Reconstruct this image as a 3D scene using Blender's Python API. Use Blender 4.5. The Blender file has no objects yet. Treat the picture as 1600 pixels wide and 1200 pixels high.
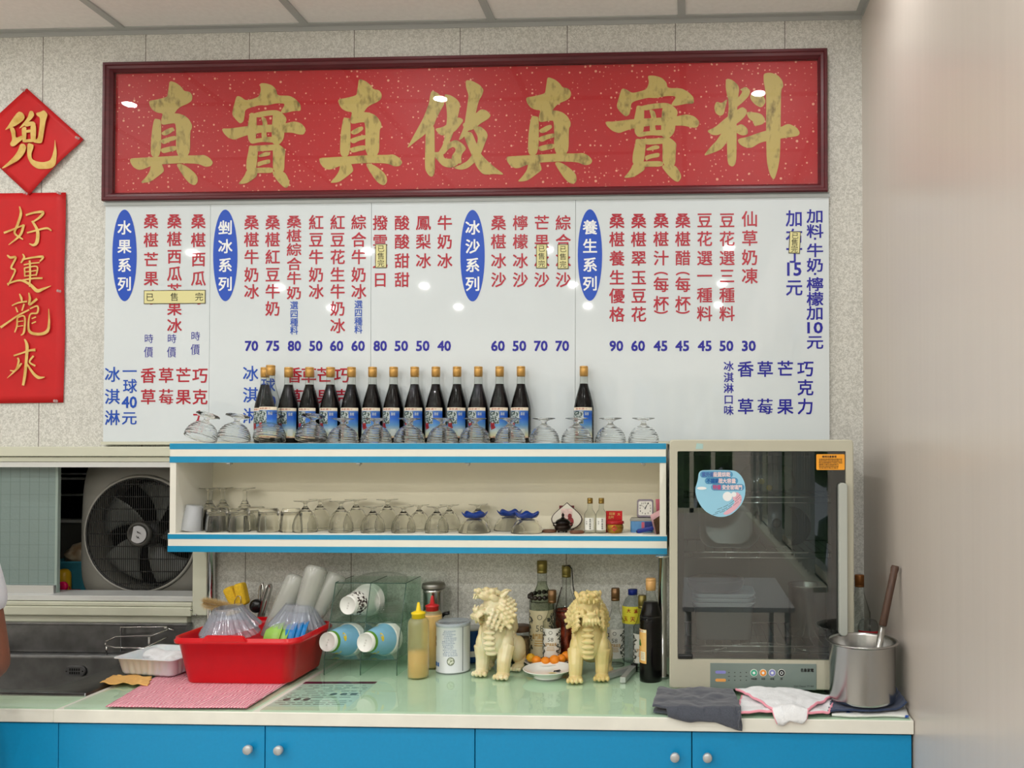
import bpy, bmesh, math, random
from mathutils import Vector, Matrix, noise
from mathutils.geometry import tessellate_polygon

# ---------------------------------------------------------------- camera, world, light, exposure
SC = bpy.context.scene
COL = SC.collection
F_PX, CX, CY = 1300.0, 1025.0, 682.0
YAW, PIT, EYE = 0.0412056, 0.0158845, 1.5
FW = Vector((-math.sin(YAW)*math.cos(PIT), math.cos(YAW)*math.cos(PIT), math.sin(PIT)))
RT = Vector((math.cos(YAW), math.sin(YAW), 0))
UP = RT.cross(FW)
cd = bpy.data.cameras.new('camera')
cd.sensor_width = 36
cd.lens = F_PX/1600*36
cd.shift_x = (800-CX)/1600
cd.shift_y = (CY-600)/1600
cd.clip_start = 0.02
cam = bpy.data.objects.new('camera', cd)
COL.objects.link(cam)
cam.matrix_world = Matrix(((RT.x, UP.x, -FW.x, 0), (RT.y, UP.y, -FW.y, 0), (RT.z, UP.z, -FW.z, EYE), (0, 0, 0, 1)))
SC.camera = cam

SC.view_settings.view_transform = 'Standard'
SC.view_settings.look = 'None'
SC.view_settings.gamma = 1
SC.view_settings.use_curve_mapping = False
SC.view_settings.exposure = 0.0
SC.cycles.max_bounces = 12
SC.cycles.transparent_max_bounces = 32
SC.cycles.transmission_bounces = 12
SC.cycles.glossy_bounces = 6
SC.cycles.sample_clamp_indirect = 4

wd = bpy.data.worlds.new('sky')
SC.world = wd
wd.use_nodes = True
_bg = wd.node_tree.nodes['Background']
_sky = wd.node_tree.nodes.new('ShaderNodeTexSky')
_sky.sky_type = 'HOSEK_WILKIE'
_sky.turbidity = 5
_sky.sun_direction = (0.3, 0.5, 0.6)
wd.node_tree.links.new(_sky.outputs[0], _bg.inputs[0])
_bg.inputs[1].default_value = 3.0

ZCEIL = 2.917
LAMP = 9.3
for iy, ly in enumerate((2.1, 0.85, -0.4, -1.65, -2.7)):
    for lx in (-3.55, -2.28, -1.0, 0.27):
        ld = bpy.data.lights.new('downlight', 'AREA')
        ld.shape = 'DISK'
        ld.size = 0.052
        ld.energy = LAMP*(0.35, 0.8, 1.25, 1.35, 1.35)[iy]
        ld.color = (1.0, 0.995, 0.975)
        lo = bpy.data.objects.new('downlight', ld)
        lo.location = (lx, ly, ZCEIL-0.012)
        COL.objects.link(lo)

# ---------------------------------------------------------------- pixel -> place helpers
def ray(x, y): return FW + RT*((x-CX)/F_PX) - UP*((y-CY)/F_PX)
def W(x, y, Y):
    d = ray(x, y)
    return Vector((0, 0, EYE)) + d*(Y/d.y)
def G(x, y, z):
    d = ray(x, y)
    return Vector((0, 0, EYE)) + d*((z-EYE)/d.z)
PI = math.pi
R = math.radians
YW = 2.71          # back wall
XR = 0.558         # right wall
ZK = 0.83          # counter glass top
YF = 2.107         # counter front

# ---------------------------------------------------------------- materials
def lin(c):
    return tuple(((v/255)/12.92 if v/255 <= 0.04045 else ((v/255+0.055)/1.055)**2.4) for v in c) + (1,)
def newmat(name):
    m = bpy.data.materials.new(name)
    m.use_nodes = True
    nt = m.node_tree
    return m, nt, nt.nodes['Principled BSDF'], nt.nodes, nt.links
def mat(name, rgb, rough=0.5, metal=0.0, spec=0.5, coat=0.0, var=0.0, vscale=30.0, bump=0.0, bscale=200.0, trans=0.0, ior=1.45, sss=0.0, stretch=None, rgb2=None, sharp=None, sheen=0.0):
    m, nt, b, N, L = newmat(name)
    b.inputs['Base Color'].default_value = lin(rgb)
    b.inputs['Roughness'].default_value = rough
    b.inputs['Metallic'].default_value = metal
    b.inputs['Specular IOR Level'].default_value = spec
    b.inputs['Coat Weight'].default_value = coat
    b.inputs['Coat Roughness'].default_value = 0.05
    b.inputs['Transmission Weight'].default_value = trans
    b.inputs['IOR'].default_value = ior
    b.inputs['Subsurface Weight'].default_value = sss
    b.inputs['Subsurface Scale'].default_value = 0.01
    b.inputs['Sheen Weight'].default_value = sheen
    tc = N.new('ShaderNodeTexCoord')
    vec = tc.outputs['Object']
    if stretch:
        mp = N.new('ShaderNodeMapping')
        mp.inputs['Scale'].default_value = stretch
        L.new(vec, mp.inputs['Vector'])
        vec = mp.outputs[0]
    if var or rgb2:
        n = N.new('ShaderNodeTexNoise')
        n.inputs['Scale'].default_value = vscale
        n.inputs['Detail'].default_value = 4
        L.new(vec, n.inputs['Vector'])
        r = N.new('ShaderNodeValToRGB')
        lo, hi = sharp or (0.3, 0.7)
        r.color_ramp.elements[0].position = lo
        r.color_ramp.elements[1].position = hi
        c = lin(rgb)
        if rgb2:
            r.color_ramp.elements[0].color = c
            r.color_ramp.elements[1].color = lin(rgb2)
        else:
            r.color_ramp.elements[0].color = tuple(v*(1-var) for v in c[:3]) + (1,)
            r.color_ramp.elements[1].color = tuple(min(1, v*(1+var)) for v in c[:3]) + (1,)
        L.new(n.outputs['Fac'], r.inputs[0])
        L.new(r.outputs[0], b.inputs['Base Color'])
    if bump:
        n2 = N.new('ShaderNodeTexNoise')
        n2.inputs['Scale'].default_value = bscale
        n2.inputs['Detail'].default_value = 3
        L.new(vec, n2.inputs['Vector'])
        bp = N.new('ShaderNodeBump')
        bp.inputs['Strength'].default_value = bump
        bp.inputs['Distance'].default_value = 0.002
        L.new(n2.outputs['Fac'], bp.inputs['Height'])
        L.new(bp.outputs[0], b.inputs['Normal'])
    return m
def thin_glass(name, tint=(240, 243, 240), edge=(120, 122, 112), rough=0.02, ior=1.45, refl=1.0, haze=None, hazef=0.0):
    """glass seen as a thin wall: clear face on, darker where the wall is seen edgewise, Fresnel reflection"""
    m = bpy.data.materials.new(name)
    m.use_nodes = True
    nt = m.node_tree
    N, L = nt.nodes, nt.links
    N.remove(N['Principled BSDF'])
    out = N['Material Output']
    lw = N.new('ShaderNodeLayerWeight')
    lw.inputs[0].default_value = 0.35
    r = N.new('ShaderNodeValToRGB')
    r.color_ramp.elements[0].color = lin(tint)
    r.color_ramp.elements[1].color = lin(edge)
    r.color_ramp.elements[0].position = 0.35
    L.new(lw.outputs['Facing'], r.inputs[0])
    tr = N.new('ShaderNodeBsdfTransparent')
    L.new(r.outputs[0], tr.inputs[0])
    gl = N.new('ShaderNodeBsdfGlossy')
    gl.inputs['Roughness'].default_value = rough
    gl.inputs['Color'].default_value = (refl, refl, refl, 1)
    fr = N.new('ShaderNodeFresnel')
    fr.inputs[0].default_value = ior
    mx = N.new('ShaderNodeMixShader')
    ge = N.new('ShaderNodeNewGeometry')          # the mirror coat sits on the outer face of each wall
    iv = N.new('ShaderNodeMath'); iv.operation = 'SUBTRACT'; iv.inputs[0].default_value = 1.0
    ml = N.new('ShaderNodeMath'); ml.operation = 'MULTIPLY'
    L.new(ge.outputs['Backfacing'], iv.inputs[1])
    L.new(fr.outputs[0], ml.inputs[0]); L.new(iv.outputs[0], ml.inputs[1])
    L.new(ml.outputs[0], mx.inputs[0])
    last = tr.outputs[0]
    if haze:
        df = N.new('ShaderNodeBsdfDiffuse')
        df.inputs[0].default_value = lin(haze)
        m2 = N.new('ShaderNodeMixShader')
        m2.inputs[0].default_value = hazef
        L.new(last, m2.inputs[1])
        L.new(df.outputs[0], m2.inputs[2])
        last = m2.outputs[0]
    L.new(last, mx.inputs[1])
    L.new(gl.outputs[0], mx.inputs[2])
    L.new(mx.outputs[0], out.inputs['Surface'])
    return m

# ---------------------------------------------------------------- mesh helpers
def bx(bm, x0, x1, y0, y1, z0, z1, bev=0.0, seg=2, rot=None, piv=None):
    g = bmesh.ops.create_cube(bm, size=1)
    vs = g['verts']
    M = Matrix.Translation(((x0+x1)/2, (y0+y1)/2, (z0+z1)/2)) @ Matrix.Diagonal((abs(x1-x0), abs(y1-y0), abs(z1-z0), 1))
    bmesh.ops.transform(bm, matrix=M, verts=vs)
    if bev:
        es = list({e for v in vs for e in v.link_edges})
        r = bmesh.ops.bevel(bm, geom=es, offset=bev, segments=seg, affect='EDGES', profile=0.5)
        vs = list({v for f in r['faces'] for v in f.verts} | {v for v in vs if v.is_valid})
    if rot is not None:
        p = Vector(piv) if piv is not None else Vector(((x0+x1)/2, (y0+y1)/2, (z0+z1)/2))
        bmesh.ops.transform(bm, matrix=Matrix.Translation(p) @ rot @ Matrix.Translation(-p), verts=vs)
    return vs
def lathe(bm, prof, seg=32, c=(0, 0, 0), mod=None, M=None, smooth=True):
    """prof: list of (r, z); r==0 gives a pole. mod(r,z,ang)->r"""
    c = Vector(c)
    rings = []
    for r, z in prof:
        if r <= 1e-6:
            p = Vector((0, 0, z))
            rings.append([bm.verts.new((M @ p if M else p)+c)])
        else:
            ring = []
            for k in range(seg):
                a = 2*PI*k/seg
                rr = mod(r, z, a) if mod else r
                p = Vector((rr*math.cos(a), rr*math.sin(a), z))
                ring.append(bm.verts.new((M @ p if M else p)+c))
            rings.append(ring)
    for A, B in zip(rings, rings[1:]):
        if len(A) == 1 and len(B) == 1: continue
        for k in range(seg):
            k2 = (k+1) % seg
            if len(A) == 1: f = bm.faces.new((A[0], B[k2], B[k]))
            elif len(B) == 1: f = bm.faces.new((A[k], A[k2], B[0]))
            else: f = bm.faces.new((A[k], A[k2], B[k2], B[k]))
            f.smooth = smooth
    return rings
def tube(bm, pts, r, seg=8, closed=False, caps=True):
    pts = [Vector(p) for p in pts]
    n = len(pts)
    rs = r if isinstance(r, (list, tuple)) else [r]*n
    rings = []
    t0 = (pts[1]-pts[0]).normalized()
    up = Vector((0, 0, 1)) if abs(t0.z) < 0.9 else Vector((1, 0, 0))
    nrm = (up - t0*up.dot(t0)).normalized()
    for i, p in enumerate(pts):
        if closed: t = (pts[(i+1) % n]-pts[i-1]).normalized()
        elif i == 0: t = (pts[1]-p).normalized()
        elif i == n-1: t = (p-pts[i-1]).normalized()
        else: t = ((pts[i+1]-p).normalized()+(p-pts[i-1]).normalized())
        if t.length < 1e-6: t = t0
        t.normalize()
        nrm = (nrm - t*nrm.dot(t))
        if nrm.length < 1e-6: nrm = t.orthogonal()
        nrm.normalize()
        b = t.cross(nrm)
        rings.append([bm.verts.new(p+(nrm*math.cos(2*PI*k/seg)+b*math.sin(2*PI*k/seg))*rs[i]) for k in range(seg)])
    pairs = list(zip(rings, rings[1:]))
    if closed: pairs.append((rings[-1], rings[0]))
    for A, B in pairs:
        for k in range(seg):
            f = bm.faces.new((A[k], A[(k+1) % seg], B[(k+1) % seg], B[k]))
            f.smooth = True
    if caps and not closed:
        bm.faces.new(list(reversed(rings[0])))
        bm.faces.new(rings[-1])
def ell(bm, c, r, rot=None, sub=2):
    r = r if isinstance(r, (list, tuple)) else (r, r, r)
    g = bmesh.ops.create_icosphere(bm, subdivisions=sub, radius=1)
    M = Matrix.Translation(Vector(c)) @ (rot.to_4x4() if rot else Matrix.Identity(4)) @ Matrix.Diagonal((r[0], r[1], r[2], 1))
    bmesh.ops.transform(bm, matrix=M, verts=g['verts'])
    for v in g['verts']:
        for f in v.link_faces: f.smooth = True
    return g['verts']
def poly(bm, pts, thick=None):
    """flat polygon from 3D points; thick: vector to extrude along"""
    vs = [bm.verts.new(p) for p in pts]
    if thick is None:
        for tri in tessellate_polygon([[Vector(q) for q in pts]]):
            try: bm.faces.new([vs[i] for i in tri])
            except ValueError: pass
        return
    t = Vector(thick)
    v2 = [bm.verts.new(Vector(p)+t) for p in pts]
    n = len(vs)
    fs = [bm.faces.new(vs), bm.faces.new(list(reversed(v2)))]
    for k in range(n):
        bm.faces.new((vs[(k+1) % n], vs[k], v2[k], v2[(k+1) % n]))
    bmesh.ops.triangulate(bm, faces=fs)
def superell(n, a, b, e, c=(0, 0)):
    out = []
    for k in range(n):
        t = 2*PI*k/n
        ct, st = math.cos(t), math.sin(t)
        out.append((c[0]+a*math.copysign(abs(ct)**(2/e), ct), c[1]+b*math.copysign(abs(st)**(2/e), st)))
    return out
def rrect(x0, x1, y0, y1, r, n=5):
    out = []
    for cx, cy, a0 in ((x1-r, y0+r, -90), (x1-r, y1-r, 0), (x0+r, y1-r, 90), (x0+r, y0+r, 180)):
        for k in range(n+1):
            a = R(a0+90*k/n)
            out.append((cx+r*math.cos(a), cy+r*math.sin(a)))
    return out
def loft(bm, loops, cap0=True, cap1=True, smooth=True):
    """loops: equal-length lists of 3D points joined in order"""
    rings = [[bm.verts.new(p) for p in lp] for lp in loops]
    n = len(rings[0])
    for A, B in zip(rings, rings[1:]):
        for k in range(n):
            f = bm.faces.new((A[k], A[(k+1) % n], B[(k+1) % n], B[k]))
            f.smooth = smooth
    if cap0: bm.faces.new(list(reversed(rings[0])))
    if cap1: bm.faces.new(rings[-1])
def patch(bm, rad, a0, a1, z0, z1, n=16, c=(0, 0)):
    """piece of a cylinder; angle 0 looks towards -y (the viewer's side), positive to +x"""
    A = []
    for k in range(n+1):
        a = a0+(a1-a0)*k/n
        x, y = c[0]+rad*math.sin(a), c[1]-rad*math.cos(a)
        A.append((bm.verts.new((x, y, z0)), bm.verts.new((x, y, z1))))
    for p, q in zip(A, A[1:]):
        f = bm.faces.new((p[0], q[0], q[1], p[1]))
        f.smooth = True

# ---------------------------------------------------------------- object helpers
def rootloc(o):
    v = Vector((0, 0, 0))
    while o is not None:
        v += o.location
        o = o.parent
    return v
def obj(name, bm, m, parent=None, label=None, world=False, recalc=True, auto=True):
    """link a bmesh as ONE mesh object; world=True: coordinates are world ones"""
    if recalc: bmesh.ops.recalc_face_normals(bm, faces=bm.faces)
    if world and parent is not None:
        bmesh.ops.translate(bm, vec=-rootloc(parent), verts=bm.verts)
    me = bpy.data.meshes.new(name)
    bm.to_mesh(me)
    bm.free()
    me.materials.append(m)
    o = bpy.data.objects.new(name, me)
    COL.objects.link(o)
    if parent is not None: o.parent = parent
    if label: o['label'] = label
    return o
def tag(o, label, cat, group=None):
    o['label'] = label
    o['category'] = cat
    if group: o['group'] = group
    return o
def thing(name, label, cat, loc=(0, 0, 0), rotz=0.0, group=None, rot=None):
    o = bpy.data.objects.new(name, None)
    o.empty_display_size = 0.02
    COL.objects.link(o)
    o.location = loc
    o.rotation_euler = rot if rot else (0, 0, rotz)
    return tag(o, label, cat, group)
def solo(name, bm, m, label, cat, group=None, org=None):
    """a thing that is one mesh, its origin moved to org"""
    if org is not None: bmesh.ops.translate(bm, vec=-Vector(org), verts=bm.verts)
    o = obj(name, bm, m)
    if org is not None: o.location = org
    return tag(o, label, cat, group)
def struct(name, bm, m, parent=None):
    o = obj(name, bm, m, parent)
    if parent is None: o['kind'] = 'structure'
    return o
def dup(root, loc, rot=None, label=None, group=None, scale=None):
    r = root.copy()
    COL.objects.link(r)
    r.location = loc
    if rot is not None: r.rotation_euler = rot
    if scale is not None: r.scale = scale
    if label: r['label'] = label
    if group: r['group'] = group
    for ch in list(root.children):
        c = ch.copy()
        COL.objects.link(c)
        c.parent = r
        for g in ch.children:
            d = g.copy()
            COL.objects.link(d)
            d.parent = c
    return r
B = bmesh.new
ORD = ['', 'first', 'second', 'third', 'fourth', 'fifth', 'sixth', 'seventh', 'eighth', 'ninth', 'tenth', 'eleventh', 'twelfth', 'thirteenth', 'fourteenth', 'fifteenth', 'sixteenth']

# ---------------------------------------------------------------- lettering
_gc = {}
def glyph(s, off):
    k = (s, off)
    if k not in _gc:
        cu = bpy.data.curves.new('glyph', 'FONT')
        cu.body = s
        cu.size = 1
        cu.resolution_u = 2
        cu.offset = off
        o = bpy.data.objects.new('glyph', cu)
        COL.objects.link(o)
        bpy.context.view_layer.update()
        dg = bpy.context.evaluated_depsgraph_get()
        me = o.evaluated_get(dg).to_mesh()
        vs = [(v.co.x, v.co.y) for v in me.vertices]
        fs = [tuple(p.vertices) for p in me.polygons]
        o.evaluated_get(dg).to_mesh_clear()
        bpy.data.objects.remove(o)
        bpy.data.curves.remove(cu)
        _gc[k] = (vs, fs)
    return _gc[k]
def put_glyph(bm, s, fn, w, h, off=0.0, fit=False):
    """fn(u,v) -> 3D point, u,v measured from the centre of the em box (or of the ink if fit)"""
    vs, fs = glyph(s, 0.0)
    if not vs: return
    if fit:
        xs = [v[0] for v in vs]
        ys = [v[1] for v in vs]
        x0, x1, y0, y1 = min(xs), max(xs), min(ys), max(ys)
    else:
        x0, x1, y0, y1 = 0.02, 0.98, -0.10, 0.86
    sx, sy = w/max(1e-6, x1-x0), h/max(1e-6, y1-y0)
    mx, my = (x0+x1)/2, (y0+y1)/2
    sh = [(0, 0)] if off <= 0 else [(-off, -off), (off, -off), (off, off), (-off, off)]
    o_ = fn(0, 0)
    nrm = (fn(1e-4, 0)-o_).cross(fn(0, 1e-4)-o_).normalized()
    for k, (ox, oy) in enumerate(sh):       # a bolder weight: the same outline laid over itself a hair to each side
        nv = [bm.verts.new(fn((x+ox-mx)*sx, (y+oy-my)*sy)+nrm*(0.00008*k)) for x, y in vs]
        for f in fs:
            try: bm.faces.new([nv[i] for i in f])
            except ValueError: pass
def wall_glyph(bm, s, px, py, w, h, Y, off=0.0, fit=False, rot=0.0):
    """a character centred on the place seen at (px,py) on the upright plane y=Y; w,h in photo pixels there"""
    if s == '莓':       # drawn as its two halves
        wall_glyph(bm, '艹', px, py-h*0.36, w*0.9, h*0.24, Y, off, True, rot)
        wall_glyph(bm, '每', px, py+h*0.13, w*0.92, h*0.68, Y, off, True, rot)
        return
    c = W(px, py, Y)
    k = Y/F_PX
    ca, sa = math.cos(rot), math.sin(rot)
    put_glyph(bm, s, lambda u, v: Vector((c.x+u*ca-v*sa, Y, c.z+u*sa+v*ca)), w*k, h*k, off, fit)
def cyl_text(bm, s, rad, ang, z, w, h, off=0.0, c=(0, 0), fit=True):
    put_glyph(bm, s, lambda u, v: Vector((c[0]+rad*math.sin(ang+u/rad), c[1]-rad*math.cos(ang+u/rad), z+v)), w, h, off, fit)
def smooth_poly(pts, it=2):
    for _ in range(it):
        out = []
        n = len(pts)
        for i in range(n):
            a, b = pts[i], pts[(i+1) % n]
            out.append((a[0]*.8+b[0]*.2, a[1]*.8+b[1]*.2))
            out.append((a[0]*.2+b[0]*.8, a[1]*.2+b[1]*.8))
        pts = out
    return pts
def brush(pts, ws):
    """outline of a brush stroke: centre line with a width at each point"""
    # resample with a Catmull-Rom curve
    P = [pts[0]]+list(pts)+[pts[-1]]
    Wd = [ws[0]]+list(ws)+[ws[-1]]
    line = []
    for i in range(1, len(P)-2):
        for k in range(5):
            t = k/5
            def cr(a, b, c, d): return 0.5*((2*b)+(-a+c)*t+(2*a-5*b+4*c-d)*t*t+(-a+3*b-3*c+d)*t**3)
            line.append((cr(P[i-1][0], P[i][0], P[i+1][0], P[i+2][0]), cr(P[i-1][1], P[i][1], P[i+1][1], P[i+2][1]), Wd[i]*(1-t)+Wd[i+1]*t))
    line.append((P[-1][0], P[-1][1], Wd[-1]))
    Lf, Rt = [], []
    for i, (x, y, w) in enumerate(line):
        a = line[max(0, i-1)]
        b = line[min(len(line)-1, i+1)]
        dx, dy = b[0]-a[0], b[1]-a[1]
        d = math.hypot(dx, dy) or 1
        nx, ny = -dy/d, dx/d
        Lf.append((x+nx*w/2, y+ny*w/2))
        Rt.append((x-nx*w/2, y-ny*w/2))
    return Lf, Rt
def ribbon(bm, Lf, Rt, fn):
    a = [bm.verts.new(fn(*p)) for p in Lf]
    b = [bm.verts.new(fn(*p)) for p in Rt]
    for i in range(len(a)-1):
        try: bm.faces.new((a[i], a[i+1], b[i+1], b[i]))
        except ValueError: pass
# ================================================================ THE SETTING
def wall_mat():
    m, nt, b, N, L = newmat('speckled_wallcover')
    tc = N.new('ShaderNodeTexCoord')
    n = N.new('ShaderNodeTexNoise')
    n.inputs['Scale'].default_value = 150
    n.inputs['Detail'].default_value = 2
    n.inputs['Distortion'].default_value = 1.2
    L.new(tc.outputs['Object'], n.inputs['Vector'])
    r = N.new('ShaderNodeValToRGB')
    r.color_ramp.elements[0].position = 0.40
    r.color_ramp.elements[1].position = 0.60
    r.color_ramp.elements[0].color = lin((188, 187, 179))
    r.color_ramp.elements[1].color = lin((220, 219, 212))
    L.new(n.outputs['Fac'], r.inputs[0])
    s = N.new('ShaderNodeSeparateXYZ')
    L.new(tc.outputs['Object'], s.inputs[0])
    def mth(op, a, bb):
        q = N.new('ShaderNodeMath')
        q.operation = op
        for i, v in enumerate((a, bb)):
            if isinstance(v, (int, float)): q.inputs[i].default_value = v
            elif v is not None: L.new(v, q.inputs[i])
        return q.outputs[0]
    f = mth('FRACT', mth('DIVIDE', mth('ADD', s.outputs[0], 2.19+3.57+0.00125), 0.357), None)
    g = mth('LESS_THAN', f, 0.0068)
    mx = N.new('ShaderNodeMix')
    mx.data_type = 'RGBA'
    L.new(g, mx.inputs[0])
    L.new(r.outputs[0], mx.inputs[6])
    mx.inputs[7].default_value = lin((95, 90, 80))
    L.new(mx.outputs[2], b.inputs['Base Color'])
    b.inputs['Roughness'].default_value = 0.6
    bp = N.new('ShaderNodeBump')
    bp.inputs['Strength'].default_value = 0.25
    bp.inputs['Distance'].default_value = 0.001
    L.new(n.outputs['Fac'], bp.inputs['Height'])
    L.new(bp.outputs[0], b.inputs['Normal'])
    return m
def grid_mat(name, base, line, sx, sz, w, rough, ox=0.0, oz=0.0, bump=0.0):
    m, nt, b, N, L = newmat(name)
    tc = N.new('ShaderNodeTexCoord')
    s = N.new('ShaderNodeSeparateXYZ')
    L.new(tc.outputs['Object'], s.inputs[0])
    def mth(op, a, bb=None):
        q = N.new('ShaderNodeMath')
        q.operation = op
        for i, v in enumerate((a, bb)):
            if isinstance(v, (int, float)): q.inputs[i].default_value = v
            elif v is not None: L.new(v, q.inputs[i])
        return q.outputs[0]
    gx = mth('LESS_THAN', mth('FRACT', mth('DIVIDE', mth('ADD', s.outputs[0], 10+ox), sx)), w/sx)
    gz = mth('LESS_THAN', mth('FRACT', mth('DIVIDE', mth('ADD', s.outputs[2], 10+oz), sz)), w/sz)
    g = mth('MAXIMUM', gx, mth('MULTIPLY', gz, 0.6))
    mx = N.new('ShaderNodeMix')
    mx.data_type = 'RGBA'
    L.new(g, mx.inputs[0])
    mx.inputs[6].default_value = lin(base)
    mx.inputs[7].default_value = lin(line)
    L.new(mx.outputs[2], b.inputs['Base Color'])
    b.inputs['Roughness'].default_value = rough
    if bump:
        n = N.new('ShaderNodeTexNoise')
        n.inputs['Scale'].default_value = 120
        L.new(tc.outputs['Object'], n.inputs['Vector'])
        bp = N.new('ShaderNodeBump')
        bp.inputs['Strength'].default_value = bump
        bp.inputs['Distance'].default_value = 0.002
        L.new(n.outputs['Fac'], bp.inputs['Height'])
        L.new(bp.outputs[0], b.inputs['Normal'])
    return m
M_wall = wall_mat()
M_rwall = mat('beige_laminate_panel', (205, 196, 187), rough=0.28, spec=0.5, var=0.02, vscale=9, stretch=(1, 4, 0.12), bump=0.05, bscale=300)
M_ceil = mat('ceiling_tile', (240, 236, 233), rough=0.9, var=0.03, vscale=60)
M_tbar = mat('ceiling_grid_grey', (176, 178, 176), rough=0.5)
M_floor = mat('floor_tile', (190, 184, 174), rough=0.35, var=0.06, vscale=8)
M_plain = mat('plain_wall', (222, 217, 208), rough=0.7)
M_alu = mat('aluminium_bare', (196, 198, 198), rough=0.32, metal=0.85)
M_cream_alu = mat('cream_window_aluminium', (205, 206, 186), rough=0.4, spec=0.5)
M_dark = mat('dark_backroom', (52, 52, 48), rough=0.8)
M_steel = mat('stainless_steel', (186, 186, 182), rough=0.24, metal=1.0, var=0.12, vscale=25)
M_chrome = mat('polished_chrome', (205, 205, 205), rough=0.12, metal=1.0)
M_black = mat('black_plastic', (24, 24, 24), rough=0.35)
M_red_txt = mat('red_vinyl_lettering', (176, 14, 42), rough=0.35)
M_blue_txt = mat('blue_vinyl_lettering', (0, 74, 180), rough=0.35)
M_navy_txt = mat('navy_vinyl_lettering', (16, 14, 150), rough=0.35)
M_white = mat('white_vinyl', (238, 240, 240), rough=0.4)
M_ink = mat('black_ink', (28, 26, 24), rough=0.6)

XL, YB = -4.3, -3.3
WX, WZ0, WZ1 = -1.646, 1.016, 1.459     # right edge, bottom and top of the serving hatch
b = B()
bx(b, WX, XR+0.06, YW, YW+0.06, 0, ZCEIL)
bx(b, -3.3, WX, YW, YW+0.06, WZ1, ZCEIL)
bx(b, -3.3, WX, YW, YW+0.06, 0, WZ0)
bx(b, XL, -3.3, YW, YW+0.06, 0, ZCEIL)
struct('wall_back', b, M_wall)
b = B()
WY0, WY1, WS0, WS1 = -2.9, 1.18, 0.94, 2.25      # side window behind the viewer, seen reflected in the dryer door
bx(b, XR, XR+0.06, WY1, YW, 0, ZCEIL); bx(b, XR, XR+0.06, YB, WY0, 0, ZCEIL)
bx(b, XR, XR+0.06, WY0, WY1, 0, WS0); bx(b, XR, XR+0.06, WY0, WY1, WS1, ZCEIL)
struct('wall_right', b, M_rwall)
b = B()
for k in range(6):
    y = WY0+(WY1-WY0)*k/5
    bx(b, XR+0.01, XR+0.05, y-0.025, y+0.025, WS0, WS1)
for z in (WS0+0.02, 1.75, WS1-0.02): bx(b, XR+0.01, XR+0.05, WY0, WY1, z-0.022, z+0.022)
bx(b, XR-0.06, XR+0.05, WY0, WY1, WS0-0.02, WS0)
win4 = struct('window_4', b, M_cream_alu)
for ya in (0.95, 0.55, -0.35, -0.75, -1.7, -2.3):
    b = B()
    for k in range(4):
        q = ya-0.085*k
        bx(b, XR-0.030, XR-0.028, q-0.037, q+0.037, WS0+0.02, WS1-0.02, rot=Matrix.Rotation(R(24), 4, 'Z'))
    struct('blind', b, M_plain, win4)
b = B(); bx(b, XL-0.06, XL, YB, YW+0.06, 0, ZCEIL)
struct('wall_left', b, M_plain)
b = B()
# rear wall behind the viewer, with the window openings that show as reflections in the menu board
WIN = [(-2.6, -0.75), (-0.60, 0.42)]
xs = [XL-0.06]
for a, c in WIN: xs += [a, c]
xs.append(XR+0.06)
for i in range(0, len(xs), 2): bx(b, xs[i], xs[i+1], YB-0.1, YB, 0, ZCEIL)
for a, c in WIN:
    bx(b, a, c, YB-0.1, YB, 0, 0.9)
    bx(b, a, c, YB-0.1, YB, 2.25, ZCEIL)
struct('wall_rear', b, M_plain)
for i, (a, c) in enumerate(WIN):
    b = B()
    for k in range(9 if i == 0 else 6):
        n = 8 if i == 0 else 5
        x = a+(c-a)*k/n
        bx(b, x-0.02, x+0.02, YB-0.09, YB-0.03, 0.9, 2.25)
    for z in (0.92, 1.55, 2.23): bx(b, a, c, YB-0.09, YB-0.03, z-0.025, z+0.025)
    struct('window_%d' % (i+2), b, M_cream_alu)
b = B(); bx(b, XL, XR, YB, YW, -0.05, 0)
struct('floor', b, M_floor)
b = B(); bx(b, XL-0.06, XR+0.06, YB-0.1, YW+0.06, ZCEIL, ZCEIL+0.06)
struct('ceiling', b, M_ceil)
b = B()
STEP = 0.6255
for k in range(-3, 4):
    x = -1.906+0.002+STEP*k
    if x < XR-0.02: bx(b, x-0.0125, x+0.0125, YB, YW-0.022, ZCEIL-0.006, ZCEIL)
for k in range(10):
    y = YW-0.02-STEP*(k+1)
    if y > YB: bx(b, XL, XR, y-0.0125, y+0.0125, ZCEIL-0.0055, ZCEIL)
struct('trim_1', b, M_tbar)
b = B()
bx(b, XL, XR, YW-0.022, YW, ZCEIL-0.004, ZCEIL)
bx(b, XL, XR, YW-0.003, YW, ZCEIL-0.018, ZCEIL)
bx(b, XR-0.022, XR, YB, YW-0.022, ZCEIL-0.004, ZCEIL)
bx(b, XR-0.003, XR, YB, YW-0.022, ZCEIL-0.018, ZCEIL)
struct('trim_2', b, M_tbar)
# hedge outside the rear windows
b = B()
random.seed(4)
for k in range(160):
    ell(b, (random.uniform(2.2, 3.2), random.uniform(-6, 3.5), random.uniform(0, 3.4)), random.uniform(0.15, 0.42), sub=1)
for k in range(240):
    ell(b, (random.uniform(-5.5, 2.5), random.uniform(-6.6, -5.6), random.uniform(0, 3.2)), random.uniform(0.12, 0.4), sub=1)
o = obj('hedge', b, mat('hedge_leaves', (96, 132, 74), rough=0.6, var=0.5, vscale=9))
tag(o, 'leafy green hedge outside the windows opposite the counter', 'hedge')
o['kind'] = 'stuff'
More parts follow.
